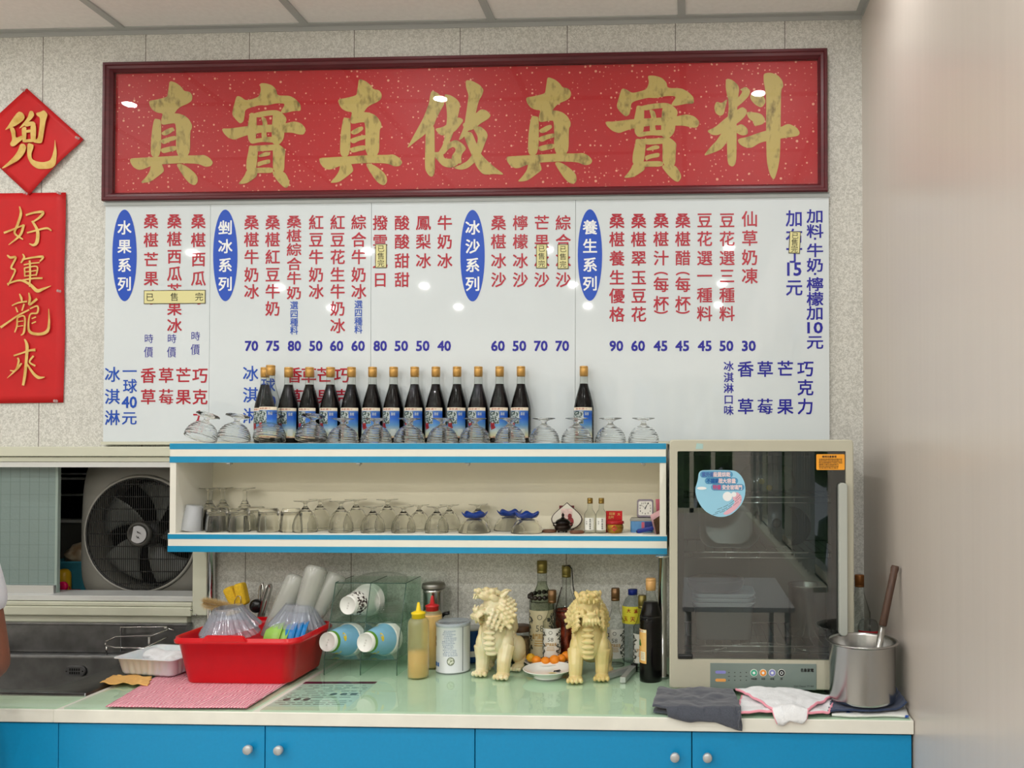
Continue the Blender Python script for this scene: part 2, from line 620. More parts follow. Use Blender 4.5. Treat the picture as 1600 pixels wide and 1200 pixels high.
# back room seen through the hatch
b = B()
bx(b, -3.3, -0.9, 3.55, 3.6, 0.3, 2.2)
bx(b, -3.3, -0.9, YW+0.06, 3.6, 0.25, 0.3)
bx(b, -3.3, -0.9, YW+0.06, 3.6, 2.2, 2.25)
bx(b, -3.35, -3.3, YW+0.06, 3.6, 0.25, 2.25)
bx(b, -0.95, -0.9, YW+0.06, 3.55, 0.3, 2.2)
struct('wall_backroom', b, M_dark)

# ---------------------------------------------------------------- hatch window (frame + sliding frosted sash)
win = bpy.data.objects.new('window_1', None)
COL.objects.link(win)
win['kind'] = 'structure'
def zpx(py, Y=2.69, px=150): return W(px, py, Y).z
def xpx(px, Y=2.69, py=850): return W(px, py, Y).x
b = B()
xl, xr = -3.3, xpx(327)
bx(b, xl, xr, 2.672, YW, zpx(713), zpx(698), 0.002)
bx(b, xl, xr, 2.682, YW, zpx(721.5), zpx(713.8), 0.0015)
bx(b, xpx(305), xr, 2.676, YW, zpx(959), zpx(722), 0.002)
bx(b, xl, xpx(305), 2.668, YW, zpx(960), zpx(946), 0.003)
bx(b, xl, xpx(305), 2.672, YW, zpx(945.5), zpx(939), 0.003)
bx(b, xl, xr-0.07, 2.684, YW, zpx(972), zpx(961), 0.002)
o = struct('window_frame', b, M_cream_alu, win)
b = B()
bx(b, xl, xpx(305), 2.685, 2.79, zpx(730), zpx(722))
bx(b, xl, xpx(305), 2.680, 2.79, zpx(938), zpx(930), 0.001)
struct('track', b, mat('silver_track', (214, 216, 214), rough=0.4, metal=0.4), win)
b = B()
for px, py in ((304.5, 950), (312, 958), (293, 972)): ell(b, (xpx(px), 2.672, zpx(py)), 0.0042, sub=2)
struct('screw', b, M_steel, win)
M_frost = grid_mat('frosted_wired_glass', (122, 140, 136), (100, 118, 113), 0.0335, 0.0425, 0.0018, 0.35, ox=0.01, bump=0.3)
b = B()
xs0 = xpx(92, 2.735)
bx(b, xl, xs0-0.006, 2.732, 2.737, zpx(918, 2.735), zpx(727, 2.735))
pane = struct('pane', b, M_frost, win)
b = B()
bx(b, xl, xpx(86, 2.72), 2.716, 2.745, zpx(930, 2.72), zpx(915, 2.72), 0.001)
struct('sash_rail', b, M_alu, win)
b = B(); bx(b, xs0-0.009, xs0, 2.728, 2.742, zpx(930, 2.735), zpx(727, 2.735), 0.001)
struct('pane_edge', b, mat('green_glass_edge', (150, 166, 158), rough=0.3), win)

# ================================================================ RED CALLIGRAPHY SIGN
M_frame = mat('dark_red_lacquered_wood', (84, 20, 28), rough=0.42, var=0.18, vscale=18, stretch=(0.4, 1, 6), coat=0.0)
def fleck_mat():
    m, nt, b, N, L = newmat('red_paper_gold_flecks')
    tc = N.new('ShaderNodeTexCoord')
    v = N.new('ShaderNodeTexVoronoi')
    v.inputs['Scale'].default_value = 58
    v.voronoi_dimensions = '2D'
    sx_ = N.new('ShaderNodeSeparateXYZ'); cx_ = N.new('ShaderNodeCombineXYZ')
    L.new(tc.outputs['Object'], sx_.inputs[0]); L.new(sx_.outputs[0], cx_.inputs[0]); L.new(sx_.outputs[2], cx_.inputs[1])
    n = N.new('ShaderNodeTexNoise')
    n.inputs['Scale'].default_value = 7
    L.new(cx_.outputs[0], v.inputs['Vector'])
    L.new(tc.outputs['Object'], n.inputs['Vector'])
    def mth(op, a, bb=None):
        q = N.new('ShaderNodeMath')
        q.operation = op
        for i, x in enumerate((a, bb)):
            if isinstance(x, (int, float)): q.inputs[i].default_value = x
            elif x is not None: L.new(x, q.inputs[i])
        return q.outputs[0]
    sp = N.new('ShaderNodeSeparateColor')
    L.new(v.outputs['Color'], sp.inputs[0])
    thr = mth('MULTIPLY', mth('MULTIPLY', sp.outputs[0], sp.outputs[1]), 0.26)
    d = mth('LESS_THAN', v.outputs['Distance'], thr)
    mx = N.new('ShaderNodeMix')
    mx.data_type = 'RGBA'
    L.new(d, mx.inputs[0])
    mx.inputs[6].default_value = lin((190, 24, 34))
    mx.inputs[7].default_value = lin((236, 170, 140))
    L.new(mx.outputs[2], b.inputs['Base Color'])
    b.inputs['Roughness'].default_value = 0.5
    return m
M_redpaper = fleck_mat()
M_gold = mat('brushed_gold_paint', (200, 180, 104), rough=0.5, metal=0.0, rgb2=(128, 110, 56), vscale=34, stretch=(1.6, 1, 0.9), sharp=(0.52, 0.74))
M_gold2 = mat('gold_ink', (222, 188, 108), rough=0.4, rgb2=(196, 152, 66), vscale=30, sharp=(0.45, 0.75))
M_pane = thin_glass('clear_glazing', (250, 250, 250), (215, 220, 215), rough=0.015, ior=1.5)

SX0, SX1, SZ0, SZ1 = -1.954, 0.441, 2.327, 2.79
sign = thing('framed_sign', 'long red framed signboard with seven big gold brush characters under glass', 'sign', ((SX0+SX1)/2, YW, SZ0))
def rect(x0, x1, z0, z1, y): return [(x0, y, z0), (x1, y, z0), (x1, y, z1), (x0, y, z1)]
b = B()
def fr(i, y): return rect(SX0+i, SX1-i, SZ0+i, SZ1-i, y)
loft(b, [fr(0, YW-0.001), fr(0, 2.672), fr(0.003, 2.668), fr(0.010, 2.668), fr(0.013, 2.672), fr(0.021, 2.674), fr(0.024, 2.678), fr(0.029, 2.684), fr(0.029, YW-0.001)], False, False, smooth=False)
obj('frame', b, M_frame, sign, world=True)
b = B(); bx(b, SX0+0.028, SX1-0.028, 2.696, YW-0.001, SZ0+0.028, SZ1-0.028)
panel = obj('red_panel', b, M_redpaper, sign, world=True)
b = B(); bx(b, SX0+0.0285, SX1-0.0285, 2.6865, 2.6885, SZ0+0.0285, SZ1-0.0285)
obj('glass_pane', b, M_pane, sign, world=True)
for hx in (316, 720, 1136):
    p = W(hx, 93-(hx-316)*0.0165, 2.70)
    b = B()
    tube(b, [(p.x-0.008, 2.692, SZ1-0.001), (p.x-0.005, 2.692, SZ1+0.006), (p.x+0.005, 2.692, SZ1+0.006), (p.x+0.008, 2.692, SZ1-0.001)], 0.0025)
    obj('hanging_hook', b, M_black, sign, world=True)

ZHEN = [
 [(400,112),(455,130),(500,165),(520,198),(570,205),(592,240),(585,280),(550,305),(500,325),(465,350),(435,395),(330,432),(345,385),(300,380),(260,360),(235,325),(225,280),(290,270),(380,248),(385,215),(392,170)],
 [(330,415),(400,385),(470,385),(520,400),(560,430),(588,480),(585,515),(572,530),(570,745),(452,745),(455,470),(420,468),(330,485)],
 [(270,428),(302,432),(332,440),(328,745),(240,750),(248,560)],
 [(330,545),(390,510),(430,500),(440,525),(400,555),(365,570),(340,565)],
 [(325,605),(400,580),(455,570),(455,605),(400,620),(360,642),(335,635)],
 [(325,680),(400,660),(455,655),(455,695),(400,705),(350,718),(330,705)],
 [(68,760),(160,755),(330,745),(500,735),(640,735),(690,730),(740,760),(764,795),(745,825),(700,832),(640,805),(500,800),(350,808),(240,825),(180,852),(140,857),(100,835),(75,800)],
 [(245,815),(335,800),(357,865),(330,890),(270,935),(230,960),(155,966),(200,920),(235,870)],
 [(455,810),(490,803),(540,825),(600,870),(632,910),(636,955),(612,986),(570,972),(530,930),(490,870)]]
SHI = [
 [(1150,133),(1200,133),(1255,150),(1292,190),(1297,237),(1400,236),(1450,265),(1492,310),(1495,365),(1440,364),(1350,385),(1322,372),(1368,303),(1290,300),(1210,320),(1150,315),(1030,350),(1025,410),(1015,455),(987,472),(945,430),(918,390),(938,310),(958,238),(992,245),(1035,278),(1100,262),(1143,245),(1162,190)],
 [(1070,375),(1125,390),(1125,500),(1120,600),(1080,642),(1053,600),(1048,500),(1062,430)],
 [(1090,385),(1200,362),(1290,356),(1345,380),(1330,412),(1250,398),(1120,425)],
 [(1262,375),(1340,380),(1378,430),(1362,480),(1352,600),(1310,650),(1250,635),(1252,500)],
 [(1065,600),(1150,592),(1265,575),(1285,630),(1160,622),(1080,642)],
 [(1160,412),(1200,420),(1217,470),(1205,550),(1217,595),(1168,595),(1165,550),(1180,480)],
 [(833,510),(900,512),(1050,490),(1200,482),(1360,470),(1440,450),(1500,468),(1538,515),(1520,562),(1480,562),(1420,545),(1350,545),(1200,540),(1040,568),(980,590),(940,607),(890,590),(850,550)],
 [(1063,648),(1132,665),(1137,700),(1122,865),(1038,865),(1040,780),(1058,700)],
 [(1070,655),(1200,650),(1310,640),(1300,690),(1130,705)],
 [(1255,650),(1310,638),(1367,690),(1360,740),(1355,885),(1260,875),(1262,700)],
 [(1140,735),(1200,705),(1238,710),(1238,735),(1180,747),(1145,750)],
 [(1130,795),(1170,780),(1238,765),(1240,802),(1180,812),(1135,832)],
 [(1045,850),(1130,838),(1265,835),(1265,882),(1130,882),(1040,890)],
 [(1040,860),(1132,880),(1127,910),(1080,945),(1040,970),(970,976),(1000,940),(1030,895)],
 [(1245,868),(1356,868),(1392,930),(1402,970),(1380,1008),(1350,1000),(1300,950)]]
ZUO = [
 [(238,193),(290,215),(330,260),(347,300),(312,360),(275,430),(255,490),(180,562),(100,622),(28,682),(60,620),(120,510),(170,420),(215,300),(223,240)],
 [(188,505),(260,480),(262,600),(265,880),(240,917),(210,900),(180,850),(184,650)],
 [(345,223),(400,235),(450,268),(477,310),(465,370),(455,415),(425,520),(400,600),(350,670),(290,715),(330,650),(350,560),(367,420),(360,330),(348,270)],
 [(262,512),(330,500),(380,465),(460,413),(507,440),(470,490),(430,540),(330,572),(300,560)],
 [(253,705),(290,710),(330,685),(338,760),(400,765),(440,745),(492,770),(440,825),(390,840),(330,825),(285,775),(258,740)],
 [(320,690),(390,622),(440,603),(500,640),(527,680),(490,722),(482,760),(490,805),(420,800),(400,745),(442,690),(420,662),(380,680),(335,735)],
 [(520,105),(580,115),(642,150),(672,190),(660,230),(630,280),(610,360),(592,450),(565,500),(500,592),(458,612),(490,540),(510,480),(525,380),(540,280),(545,230),(523,170)],
 [(485,475),(560,440),(600,390),(650,347),(700,363),(732,400),(710,432),(640,472),(600,512),(535,535)],
 [(580,505),(640,490),(690,530),(707,570),(680,640),(650,720),(600,790),(540,842),(480,857),(413,840),(480,812),(540,780),(600,690),(625,600),(613,560)],
 [(505,580),(520,540),(572,540),(605,620),(645,720),(700,780),(770,840),(832,885),(832,897),(760,890),(680,897),(650,880),(610,830),(570,730)]]
LIAO = [
 [(962,128),(1010,140),(1062,190),(1050,280),(1040,400),(1040,600),(1037,750),(1010,782),(973,760),(968,600),(970,450),(985,320),(958,200)],
 [(890,298),(930,313),(975,275),(955,350),(947,390),(920,408),(885,387),(874,340)],
 [(1060,212),(1110,188),(1142,220),(1130,260),(1080,310),(1040,342),(1028,300),(1088,225)],
 [(818,515),(880,490),(960,420),(1030,370),(1080,338),(1117,360),(1110,400),(1060,450),(980,500),(910,547),(860,547)],
 [(920,545),(970,480),(992,520),(965,602),(930,650),(880,672),(791,704),(850,630),(890,590)],
 [(1035,480),(1080,463),(1122,500),(1122,540),(1085,552),(1035,530)],
 [(1138,250),(1180,243),(1232,250),(1257,300),(1225,347),(1180,327),(1143,287)],
 [(1108,375),(1170,378),(1222,390),(1252,430),(1235,467),(1168,482),(1165,450),(1128,425)],
 [(1045,575),(1120,560),(1200,530),(1270,510),(1360,490),(1420,460),(1482,490),(1507,530),(1490,554),(1400,567),(1300,582),(1210,602),(1150,642),(1100,637),(1058,612)],
 [(1238,93),(1290,86),(1342,105),(1377,145),(1384,190),(1367,210),(1364,400),(1360,700),(1342,800),(1315,882),(1285,842),(1260,740),(1256,500),(1258,280),(1248,200),(1238,150)]]
def char_obj(name, strokes, fn, m, parent, Y):
    b = B()
    for i, s in enumerate(strokes):
        pts = smooth_poly(s)
        f = [Vector((W(*fn(p), Y).x, Y-0.00004*i, W(*fn(p), Y).z)) for p in pts]
        poly(b, f)
    return obj(name, b, m, parent, world=True)
def A(ox, oy, s): return lambda p: (ox+p[0]/s, oy+p[1]/s)
def remap(x0, x1, y0, y1, X0, X1, Y0, Y1): return lambda p: (X0+(p[0]-x0)*(X1-X0)/(x1-x0), Y0+(p[1]-y0)*(Y1-Y0)/(y1-y0))
a1 = A(190, 105, 5.3333)
for strokes, fn in ((ZHEN, a1), (SHI, a1), (ZHEN, remap(68, 764, 112, 986, 498.5, 629, 123, 290)), (ZUO, A(630, 105, 5.3333)),
                    (ZHEN, remap(68, 764, 112, 986, 791, 926, 120, 288)), (SHI, remap(833, 1538, 133, 1008, 945, 1093.5, 118, 284.5)), (LIAO, A(930, 95, 4.7059))):
    char_obj('gold_character', strokes, fn, M_gold, sign, 2.6950)

# ================================================================ RED NEW-YEAR PAPERS
M_red = mat('matt_red_paper', (196, 8, 16), rough=0.55, var=0.05, vscale=14)
def curled_sheet(b, pts_uv, fn, n):
    pass
dia = thing('paper_diamond', 'red paper diamond with one gold brush character pinned high on the wall', 'paper decoration', (0, 0, 0))
c4 = [W(42, 138, 2.703), W(131, 218, 2.703), W(46, 305, 2.703), W(-45, 220, 2.703)]
dia.location = c4[2]
b = B()
n = 14
grid = []
for i in range(n+1):
    row = []
    for j in range(n+1):
        u, v = i/n, j/n
        p = (c4[0]*(1-u)+c4[1]*u)*(1-v)+(c4[3]*(1-u)+c4[2]*u)*v
        e = max(0, (u-0.15))*max(0, v-0.1)*4*(1-v)*0.010+0.0015*math.sin(7*u+3*v)**2
        row.append(b.verts.new((p.x, p.y-e, p.z)))
    grid.append(row)
for i in range(n):
    for j in range(n):
        f = b.faces.new((grid[i][j], grid[i+1][j], grid[i+1][j+1], grid[i][j+1]))
        f.smooth = True
o = obj('paper_sheet', b, M_red, dia, world=True)
md = o.modifiers.new('t', 'SOLIDIFY'); md.thickness = 0.0004
DOU = [
 [(190,293),(235,305),(260,350),(245,385),(200,420),(150,450),(105,465),(46,493),(80,450),(130,370)],
 [(98,465),(140,458),(162,500),(162,575),(235,540),(237,585),(190,622),(150,657),(115,657),(102,630),(128,590),(118,520)],
 [(308,288),(340,288),(360,330),(332,370),(290,410),(240,452),(193,477),(230,430),(288,360)],
 [(225,465),(278,448),(272,605),(235,608),(228,530)],
 [(245,430),(300,400),(350,398),(377,430),(330,440),(270,455)],
 [(318,405),(377,420),(374,605),(318,605)],
 [(258,490),(332,480),(332,512),(258,517)],
 [(233,590),(372,575),(367,612),(238,618)],
 [(376,310),(420,300),(460,278),(497,325),(490,350),(475,400),(460,500),(440,622),(410,627),(348,617),(348,590),(395,580),(410,480),(420,360),(383,335)],
 [(213,630),(255,633),(277,670),(250,742),(190,807),(120,842),(60,877),(8,893),(80,830),(150,760),(190,700)],
 [(288,620),(352,640),(347,680),(327,730),(332,790),(380,815),(450,825),(520,808),(545,760),(565,680),(573,575),(580,640),(594,720),(582,850),(540,887),(460,895),(390,892),(330,852),(288,780),(283,700)]]
char_obj('gold_character', DOU, A(0, 130, 6.6667), M_gold2, dia, 2.6935)

ban = thing('paper_banner', 'tall red paper banner with four gold brush characters pinned below the red diamond', 'paper decoration', (0, 0, 0))
q4 = [W(-52, 303, 2.706), W(103.5, 301, 2.706), W(100, 629, 2.706), W(-56, 631, 2.706)]
ban.location = q4[3]
b = B()
ni, nj = 10, 26
grid = []
for i in range(ni+1):
    row = []
    for j in range(nj+1):
        u, v = i/ni, j/nj
        p = (q4[0]*(1-u)+q4[1]*u)*(1-v)+(q4[3]*(1-u)+q4[2]*u)*v
        e = 0.002*math.sin(v*9+1)**2+0.004*u*math.sin(PI*min(1, v*2.2))**2*(0.5 if v > 0.45 else 1)
        row.append(b.verts.new((p.x+0.002*u*math.sin(v*11), p.y-e, p.z)))
    grid.append(row)
for i in range(ni):
    for j in range(nj):
        f = b.faces.new((grid[i][j], grid[i+1][j], grid[i+1][j+1], grid[i][j+1]))
        f.smooth = True
o = obj('paper_sheet', b, M_red, ban, world=True)
md = o.modifiers.new('t', 'SOLIDIFY'); md.thickness = 0.0004
HAO = [([(108,80),(116,120),(98,180),(82,228),(128,262)],[5,13,13,10,6]), ([(132,180),(112,238),(48,292)],[12,12,3]), ([(22,226),(70,208),(132,182)],[10,9,7]),
       ([(143,128),(190,114),(238,112),(220,140),(178,168)],[9,10,14,12,6]), ([(178,160),(208,215),(205,275),(186,293),(162,285)],[9,16,18,12,3]), ([(150,226),(210,210),(260,200),(285,214)],[8,9,10,6])]
YUN = [([(40,348),(58,362),(88,362),(62,418),(84,436),(44,516)],[6,12,10,9,9,6]), ([(40,508),(110,488),(165,510),(205,545),(240,535),(282,518)],[8,9,14,18,12,2]),
       ([(126,342),(134,362),(116,392)],[5,11,6]), ([(122,374),(180,362),(238,358),(220,384)],[7,9,12,5]), ([(132,402),(175,394),(220,390)],[6,7,5]),
       ([(136,418),(138,468)],[7,7]), ([(136,420),(205,412),(200,462)],[6,7,7]), ([(138,442),(202,434)],[6,6]), ([(140,464),(200,458)],[6,6]), ([(112,490),(180,478),(236,476)],[7,8,9]), ([(165,378),(168,450),(164,524)],[9,10,6])]
LONG = [([(108,562),(118,585),(122,606)],[5,12,6]), ([(66,628),(100,612),(150,604)],[5,8,8]), ([(88,636),(98,664)],[6,8]), ([(134,618),(122,656)],[9,6]), ([(4,748),(50,716),(100,682),(162,650)],[12,9,8,8]),
        ([(96,696),(94,740),(82,775)],[8,8,5]), ([(96,694),(136,688),(134,770),(116,792)],[7,8,10,4]), ([(98,716),(130,712)],[5,5]), ([(98,742),(130,738)],[5,5]),
        ([(160,556),(166,590),(164,622),(206,590)],[5,12,10,12]), ([(166,645),(208,630),(206,668),(168,676),(158,740),(170,775),(220,785),(262,768),(272,720),(270,645)],[6,8,9,7,9,14,14,16,10,2]), ([(176,700),(200,690)],[6,6]), ([(176,726),(200,716)],[6,6])]
LAI = [([(76,904),(120,890),(165,875),(196,872)],[8,8,10,14]), ([(136,812),(150,850),(146,930),(138,1010),(128,1068)],[6,16,14,14,12]), ([(98,915),(104,935),(86,985),(56,985)],[8,10,8,5]), ([(120,945),(96,975),(40,1028)],[8,11,2]),
       ([(150,950),(184,1000),(214,1024),(248,1022)],[7,13,16,3]), ([(186,905),(164,938),(196,960)],[10,8,9])]
fnb = A(0, 300, 3.5333)
for st in (HAO, YUN, LONG, LAI):
    b = B()
    for i, (pts, ws) in enumerate(st):
        Lf, Rt = brush(pts, [w*1.12 for w in ws])
        ribbon(b, Lf, Rt, lambda x, y: Vector((W(*fnb((x, y)), 2.699).x, 2.6985-0.00006*i, W(*fnb((x, y)), 2.699).z)))
    obj('gold_character', b, M_gold2, ban, world=True)

M_pin = thin_glass('clear_pin_plastic', (235, 225, 225), (190, 170, 170), haze=(235, 220, 220), hazef=0.35)
pb = None
for px, py, Yp, lab in ((41, 143, 2.7, 'clear push pin at the top corner of the red diamond'), (126, 218, 2.7, 'clear push pin at the right corner of the red diamond'),
                        (45, 304, 2.7, 'clear push pin where red diamond and banner meet'), (98, 304, 2.703, 'clear push pin at the top right corner of the red banner'),
                        (97, 456, 2.700, 'clear push pin halfway down the right edge of the red banner'), (93, 627, 2.703, 'clear push pin at the bottom right corner of the red banner')):
    p = W(px, py, Yp)
    if pb is None:
        pb = thing('push_pin', lab, 'push pin', (p.x, 2.700, p.z), group='clear push pins holding the red papers')
        b = B(); lathe(b, [(0, 0), (0.0048, 0), (0.005, 0.0015), (0.0028, 0.003), (0.0028, 0.007), (0.0046, 0.009), (0.0046, 0.0105), (0, 0.011)], 14, M=Matrix.Rotation(R(90), 4, 'X'))
        obj('pin_head', b, M_pin, pb)
        b = B(); tube(b, [(0, 0.009, 0), (0, 0, 0)], 0.0006, 6)
        obj('pin_needle', b, M_steel, pb)
    else: dup(pb, (p.x, 2.700, p.z), (0, 0, 0), lab)
for o in [o for o in bpy.data.objects if o.name.startswith('push_pin')]: o.location.y = 2.6905

# ================================================================ MENU BOARD
M_board = mat('glossy_white_board', (214, 222, 225), rough=0.03, spec=0.5, var=0.012, vscale=3)
M_oval = mat('blue_oval_vinyl', (0, 72, 186), rough=0.35)
BX0, BX1, BZ0, BZ1 = -1.953, 0.447, 1.527, 2.326
menu = thing('menu_board', 'wide glossy white menu board of red and blue vinyl lettering below the red sign', 'menu board', ((BX0+BX1)/2, YW, BZ0))
seams = [BX0, W(327.5, 500, 2.69).x, W(579.5, 500, 2.69).x, W(899, 500, 2.69).x, BX1]
TY = 2.6892
def col(chars, x, ys, w=24.0, h=None): return [(c, x, y, w, h or w) for c, y in zip(chars, ys)]
def lin4(s, x, y0, dy, w=24.0): return [(c, x, y0+dy*i, w, w) for i, c in enumerate(s)]
red = []; blue = []; navy = []; white = []; price = []; pen = []
red += [(0, t) for t in col('桑椹芒果冰', 236, [345.6, 375, 405.6, 435, 464.4]) + col('桑椹西瓜芒果冰', 272.5, [345.6, 373.5, 400.5, 427.5, 454.5, 481.5, 508.5]) + col('桑椹西瓜冰', 310, [345.6, 375, 405, 435, 464.4])]
for x, s, ys in ((231.5, '香草', [586.5, 620]), (259.5, '草莓', [586.5, 620]), (286.5, '芒果', [586.5, 620]), (312.5, '巧克力', [586.5, 620, 653])): red += [(0, t) for t in col(s, x, ys, 25)]
blue += [(0, t) for t in col('冰淇淋', 175.5, [585, 619.5, 652.5], 25) + [('40', 202, 628.5, 24, 18), ('一', 202.5, 580, 24, 22), ('球', 203, 603, 23, 23), ('元', 202, 653, 25, 22)]]
for x, y in ((232, 529), (268, 529), (305, 525)): pen += [(0, ('時', x+0.5, y, 15, 15)), (0, ('價', x, y+21, 15, 18))]
white += [(0, t) for t in lin4('水果系列', 194.5, 355.5, 29.3, 23)]
Y5 = [347.4, 374.4, 401.4, 429, 455.4, 482, 509]
for x, s in ((393, '桑椹牛奶冰'), (426, '桑椹紅豆牛奶'), (494, '紅豆牛奶冰'), (527.5, '紅豆花生牛奶冰'), (560.5, '綜合牛奶冰')): red += [(1, t) for t in col(s, x, Y5)]
red += [(1, t) for t in col('桑椹綜合牛奶', 459.5, [346.5, 368.4, 390, 412.5, 434.4, 457.5], 24, 21)]
blue += [(1, t) for x, y0 in ((459.5, 477), (560, 475.5)) for t in col('選四種料', x, [y0, y0+13.2, y0+26.4, y0+39.3], 13, 13.5)]
for x, s in ((460, '香草'), (482.5, '草莓'), (507, '芒果'), (534, '巧克力')): red += [(1, t) for t in col(s, x, [586, 620, 653], 25)]
blue += [(1, t) for t in col('冰淇淋', 391.5, [583.5, 617, 649.5], 25) + [('40', 419, 627.5, 24, 18), ('一', 419, 580, 24, 22), ('球', 419, 602, 23, 23), ('元', 419, 652, 25, 22)]]
white += [(1, t) for t in lin4('剉冰系列', 352, 355.5, 29.3, 23)]
Y4 = [348, 377.4, 407.4, 437]
for x, s in ((594, '撥雲見日'), (628, '酸酸甜甜'), (661.5, '鳳梨冰'), (695, '牛奶冰'), (779, '桑椹冰沙'), (813, '檸檬冰沙'), (846.5, '芒果冰沙'), (880, '綜合冰沙')): red += [(2, t) for t in col(s, x, Y4)]
white += [(2, t) for t in lin4('冰沙系列', 738.5, 355.5, 29.3, 23)]
white += [(3, t) for t in lin4('養生系列', 922, 355, 29.3, 23)]
Y6 = [345, 374, 403.5, 433.5, 462, 491]
for x, s in ((964, '桑椹養生優格'), (998, '桑椹翠玉豆花')): red += [(3, t) for t in col(s, x, Y6)]
for x, s in ((1033, '桑椹汁每杯'), (1067, '桑椹醋每杯')):
    red += [(3, t) for t in col(s, x, [344.5, 373.5, 403, 444.5, 474])]
    red += [(3, ('︵', x, 425, 25, 25)), (3, ('︶', x, 490, 25, 25))]
for x, s in ((1101, '豆花選一種料'), (1136, '豆花選三種料')): red += [(3, t) for t in col(s, x, [344, 373, 403, 431, 461, 490])]
red += [(3, t) for t in col('仙草奶凍', 1171.5, [342, 372, 402, 431], 25)]
navy += [(3, t) for t in [('15', 1241, 420.5, 21, 20), ('10', 1273.5, 512, 23, 17), ('加', 1241, 341, 26, 26), ('布', 1241, 370, 26, 26), ('丁', 1241, 398, 26, 26), ('元', 1241, 449, 26, 26)]]
navy += [(3, t) for t in [(c, 1273.5, y, 26, 22) for c, y in zip('加料·牛奶·檸檬加元', [337.5, 361, 373, 391, 414, 428, 444, 467, 489, 534.5])]]
navy += [(3, t) for t in col('冰淇淋口味', 1138.5, [572, 589.5, 606.6, 624, 641], 15.5)]
for x, s, ys in ((1165, '香草', [576.6, 635]), (1195.5, '草莓', [576.6, 635]), (1227, '芒果', [576, 635]), (1258.5, '巧克力', [576, 605.4, 635])): navy += [(3, t) for t in col(s, x, ys, 25)]
nums = [(1, x, s) for x, s in ((393, '70'), (426, '75'), (460, '80'), (493.5, '50'), (526, '60'), (559.5, '60'))] + [(2, x, s) for x, s in ((594, '80'), (627, '50'), (660.5, '50'), (694, '40'), (778, '60'), (811.5, '50'), (845, '70'), (878.5, '70'))] + [(3, x, s) for x, s in ((963, '90'), (997, '60'), (1032, '45'), (1066, '45'), (1101, '45'), (1135, '50'), (1170, '30'))]
for k in range(4):
    b = B(); bx(b, seams[k]+0.0006, seams[k+1]-0.0006, 2.690, YW-0.0005, BZ0, BZ1)
    pn = obj('board_panel', b, M_board, menu, world=True)
    for lst, nm, m, off in ((red, 'red_lettering', M_red_txt, 0.013), (blue, 'blue_lettering', M_blue_txt, 0.011), (navy, 'navy_lettering', M_navy_txt, 0.015), (pen, 'handwritten_lettering', M_navy_txt, 0.0)):
        cols = {}
        for kk, tt in lst:
            if kk == k: cols.setdefault((round(tt[1]/6), tt[2] > 560), []).append(tt)
        for key in sorted(cols):
            b = B()
            for c, x, y, w, h in cols[key]:
                if c in '︵︶':
                    s = 1 if c == '︵' else -1
                    arc = [(x+12*math.sin(R(a)), y+s*(8-7*math.cos(R(a)))) for a in range(-62, 63, 12)]
                    Lf, Rt = brush(arc, [2.4]*len(arc))
                    ribbon(b, Lf, Rt, lambda u, v: Vector((W(u, v, TY).x, TY, W(u, v, TY).z)))
                elif c == '·': wall_glyph(b, '■', x, y, 3.4, 3.4, TY, 0, True)
                elif len(c) > 1: wall_glyph(b, c, x, y, w, h, TY, 0.02, True)
                else: wall_glyph(b, c, x, y, w, h, TY, off)
            obj(nm, b, m, pn, world=True)
    for kk, x, s in nums:
        if kk == k:
            b = B(); wall_glyph(b, s, x, 540.5, 20.5, 15.5, TY, 0.026, True)
            obj('price_figures', b, M_navy_txt, pn, world=True)
    ov = {0: [(194.5, 399)], 1: [(352, 399)], 2: [(738.3, 399.5)], 3: [(921.8, 398.5)]}[k]
    for ox, oy in ov:
        b = B()
        poly(b, [Vector((W(ox+19*math.cos(2*PI*t/48), oy+71.5*math.sin(2*PI*t/48), TY).x, TY, W(ox+19*math.cos(2*PI*t/48), oy+71.5*math.sin(2*PI*t/48), TY).z)) for t in range(48)])
        obj('header_oval', b, M_oval, pn, world=True)
        b = B()
        for kk, (c, x, y, w, h) in white:
            if kk == k: wall_glyph(b, c, x, y, w, h, TY-0.0004, 0.018)
        obj('white_lettering', b, M_white, pn, world=True)
b = B(); bx(b, BX0, BX1, 2.680, YW-0.0005, BZ1+0.0005, BZ1+0.0007)
bx(b, BX0-0.003, BX1+0.003, 2.6862, 2.6895, BZ1-0.012, BZ1-0.001)
obj('top_rail', b, mat('grey_painted_rail', (188, 194, 194), rough=0.55), menu, world=True)
b = B(); bx(b, BX0-0.003, BX1+0.003, 2.684, YW-0.0005, BZ0-0.010, BZ0-0.0005)
obj('bottom_rail', b, M_cream_alu, menu, world=True)

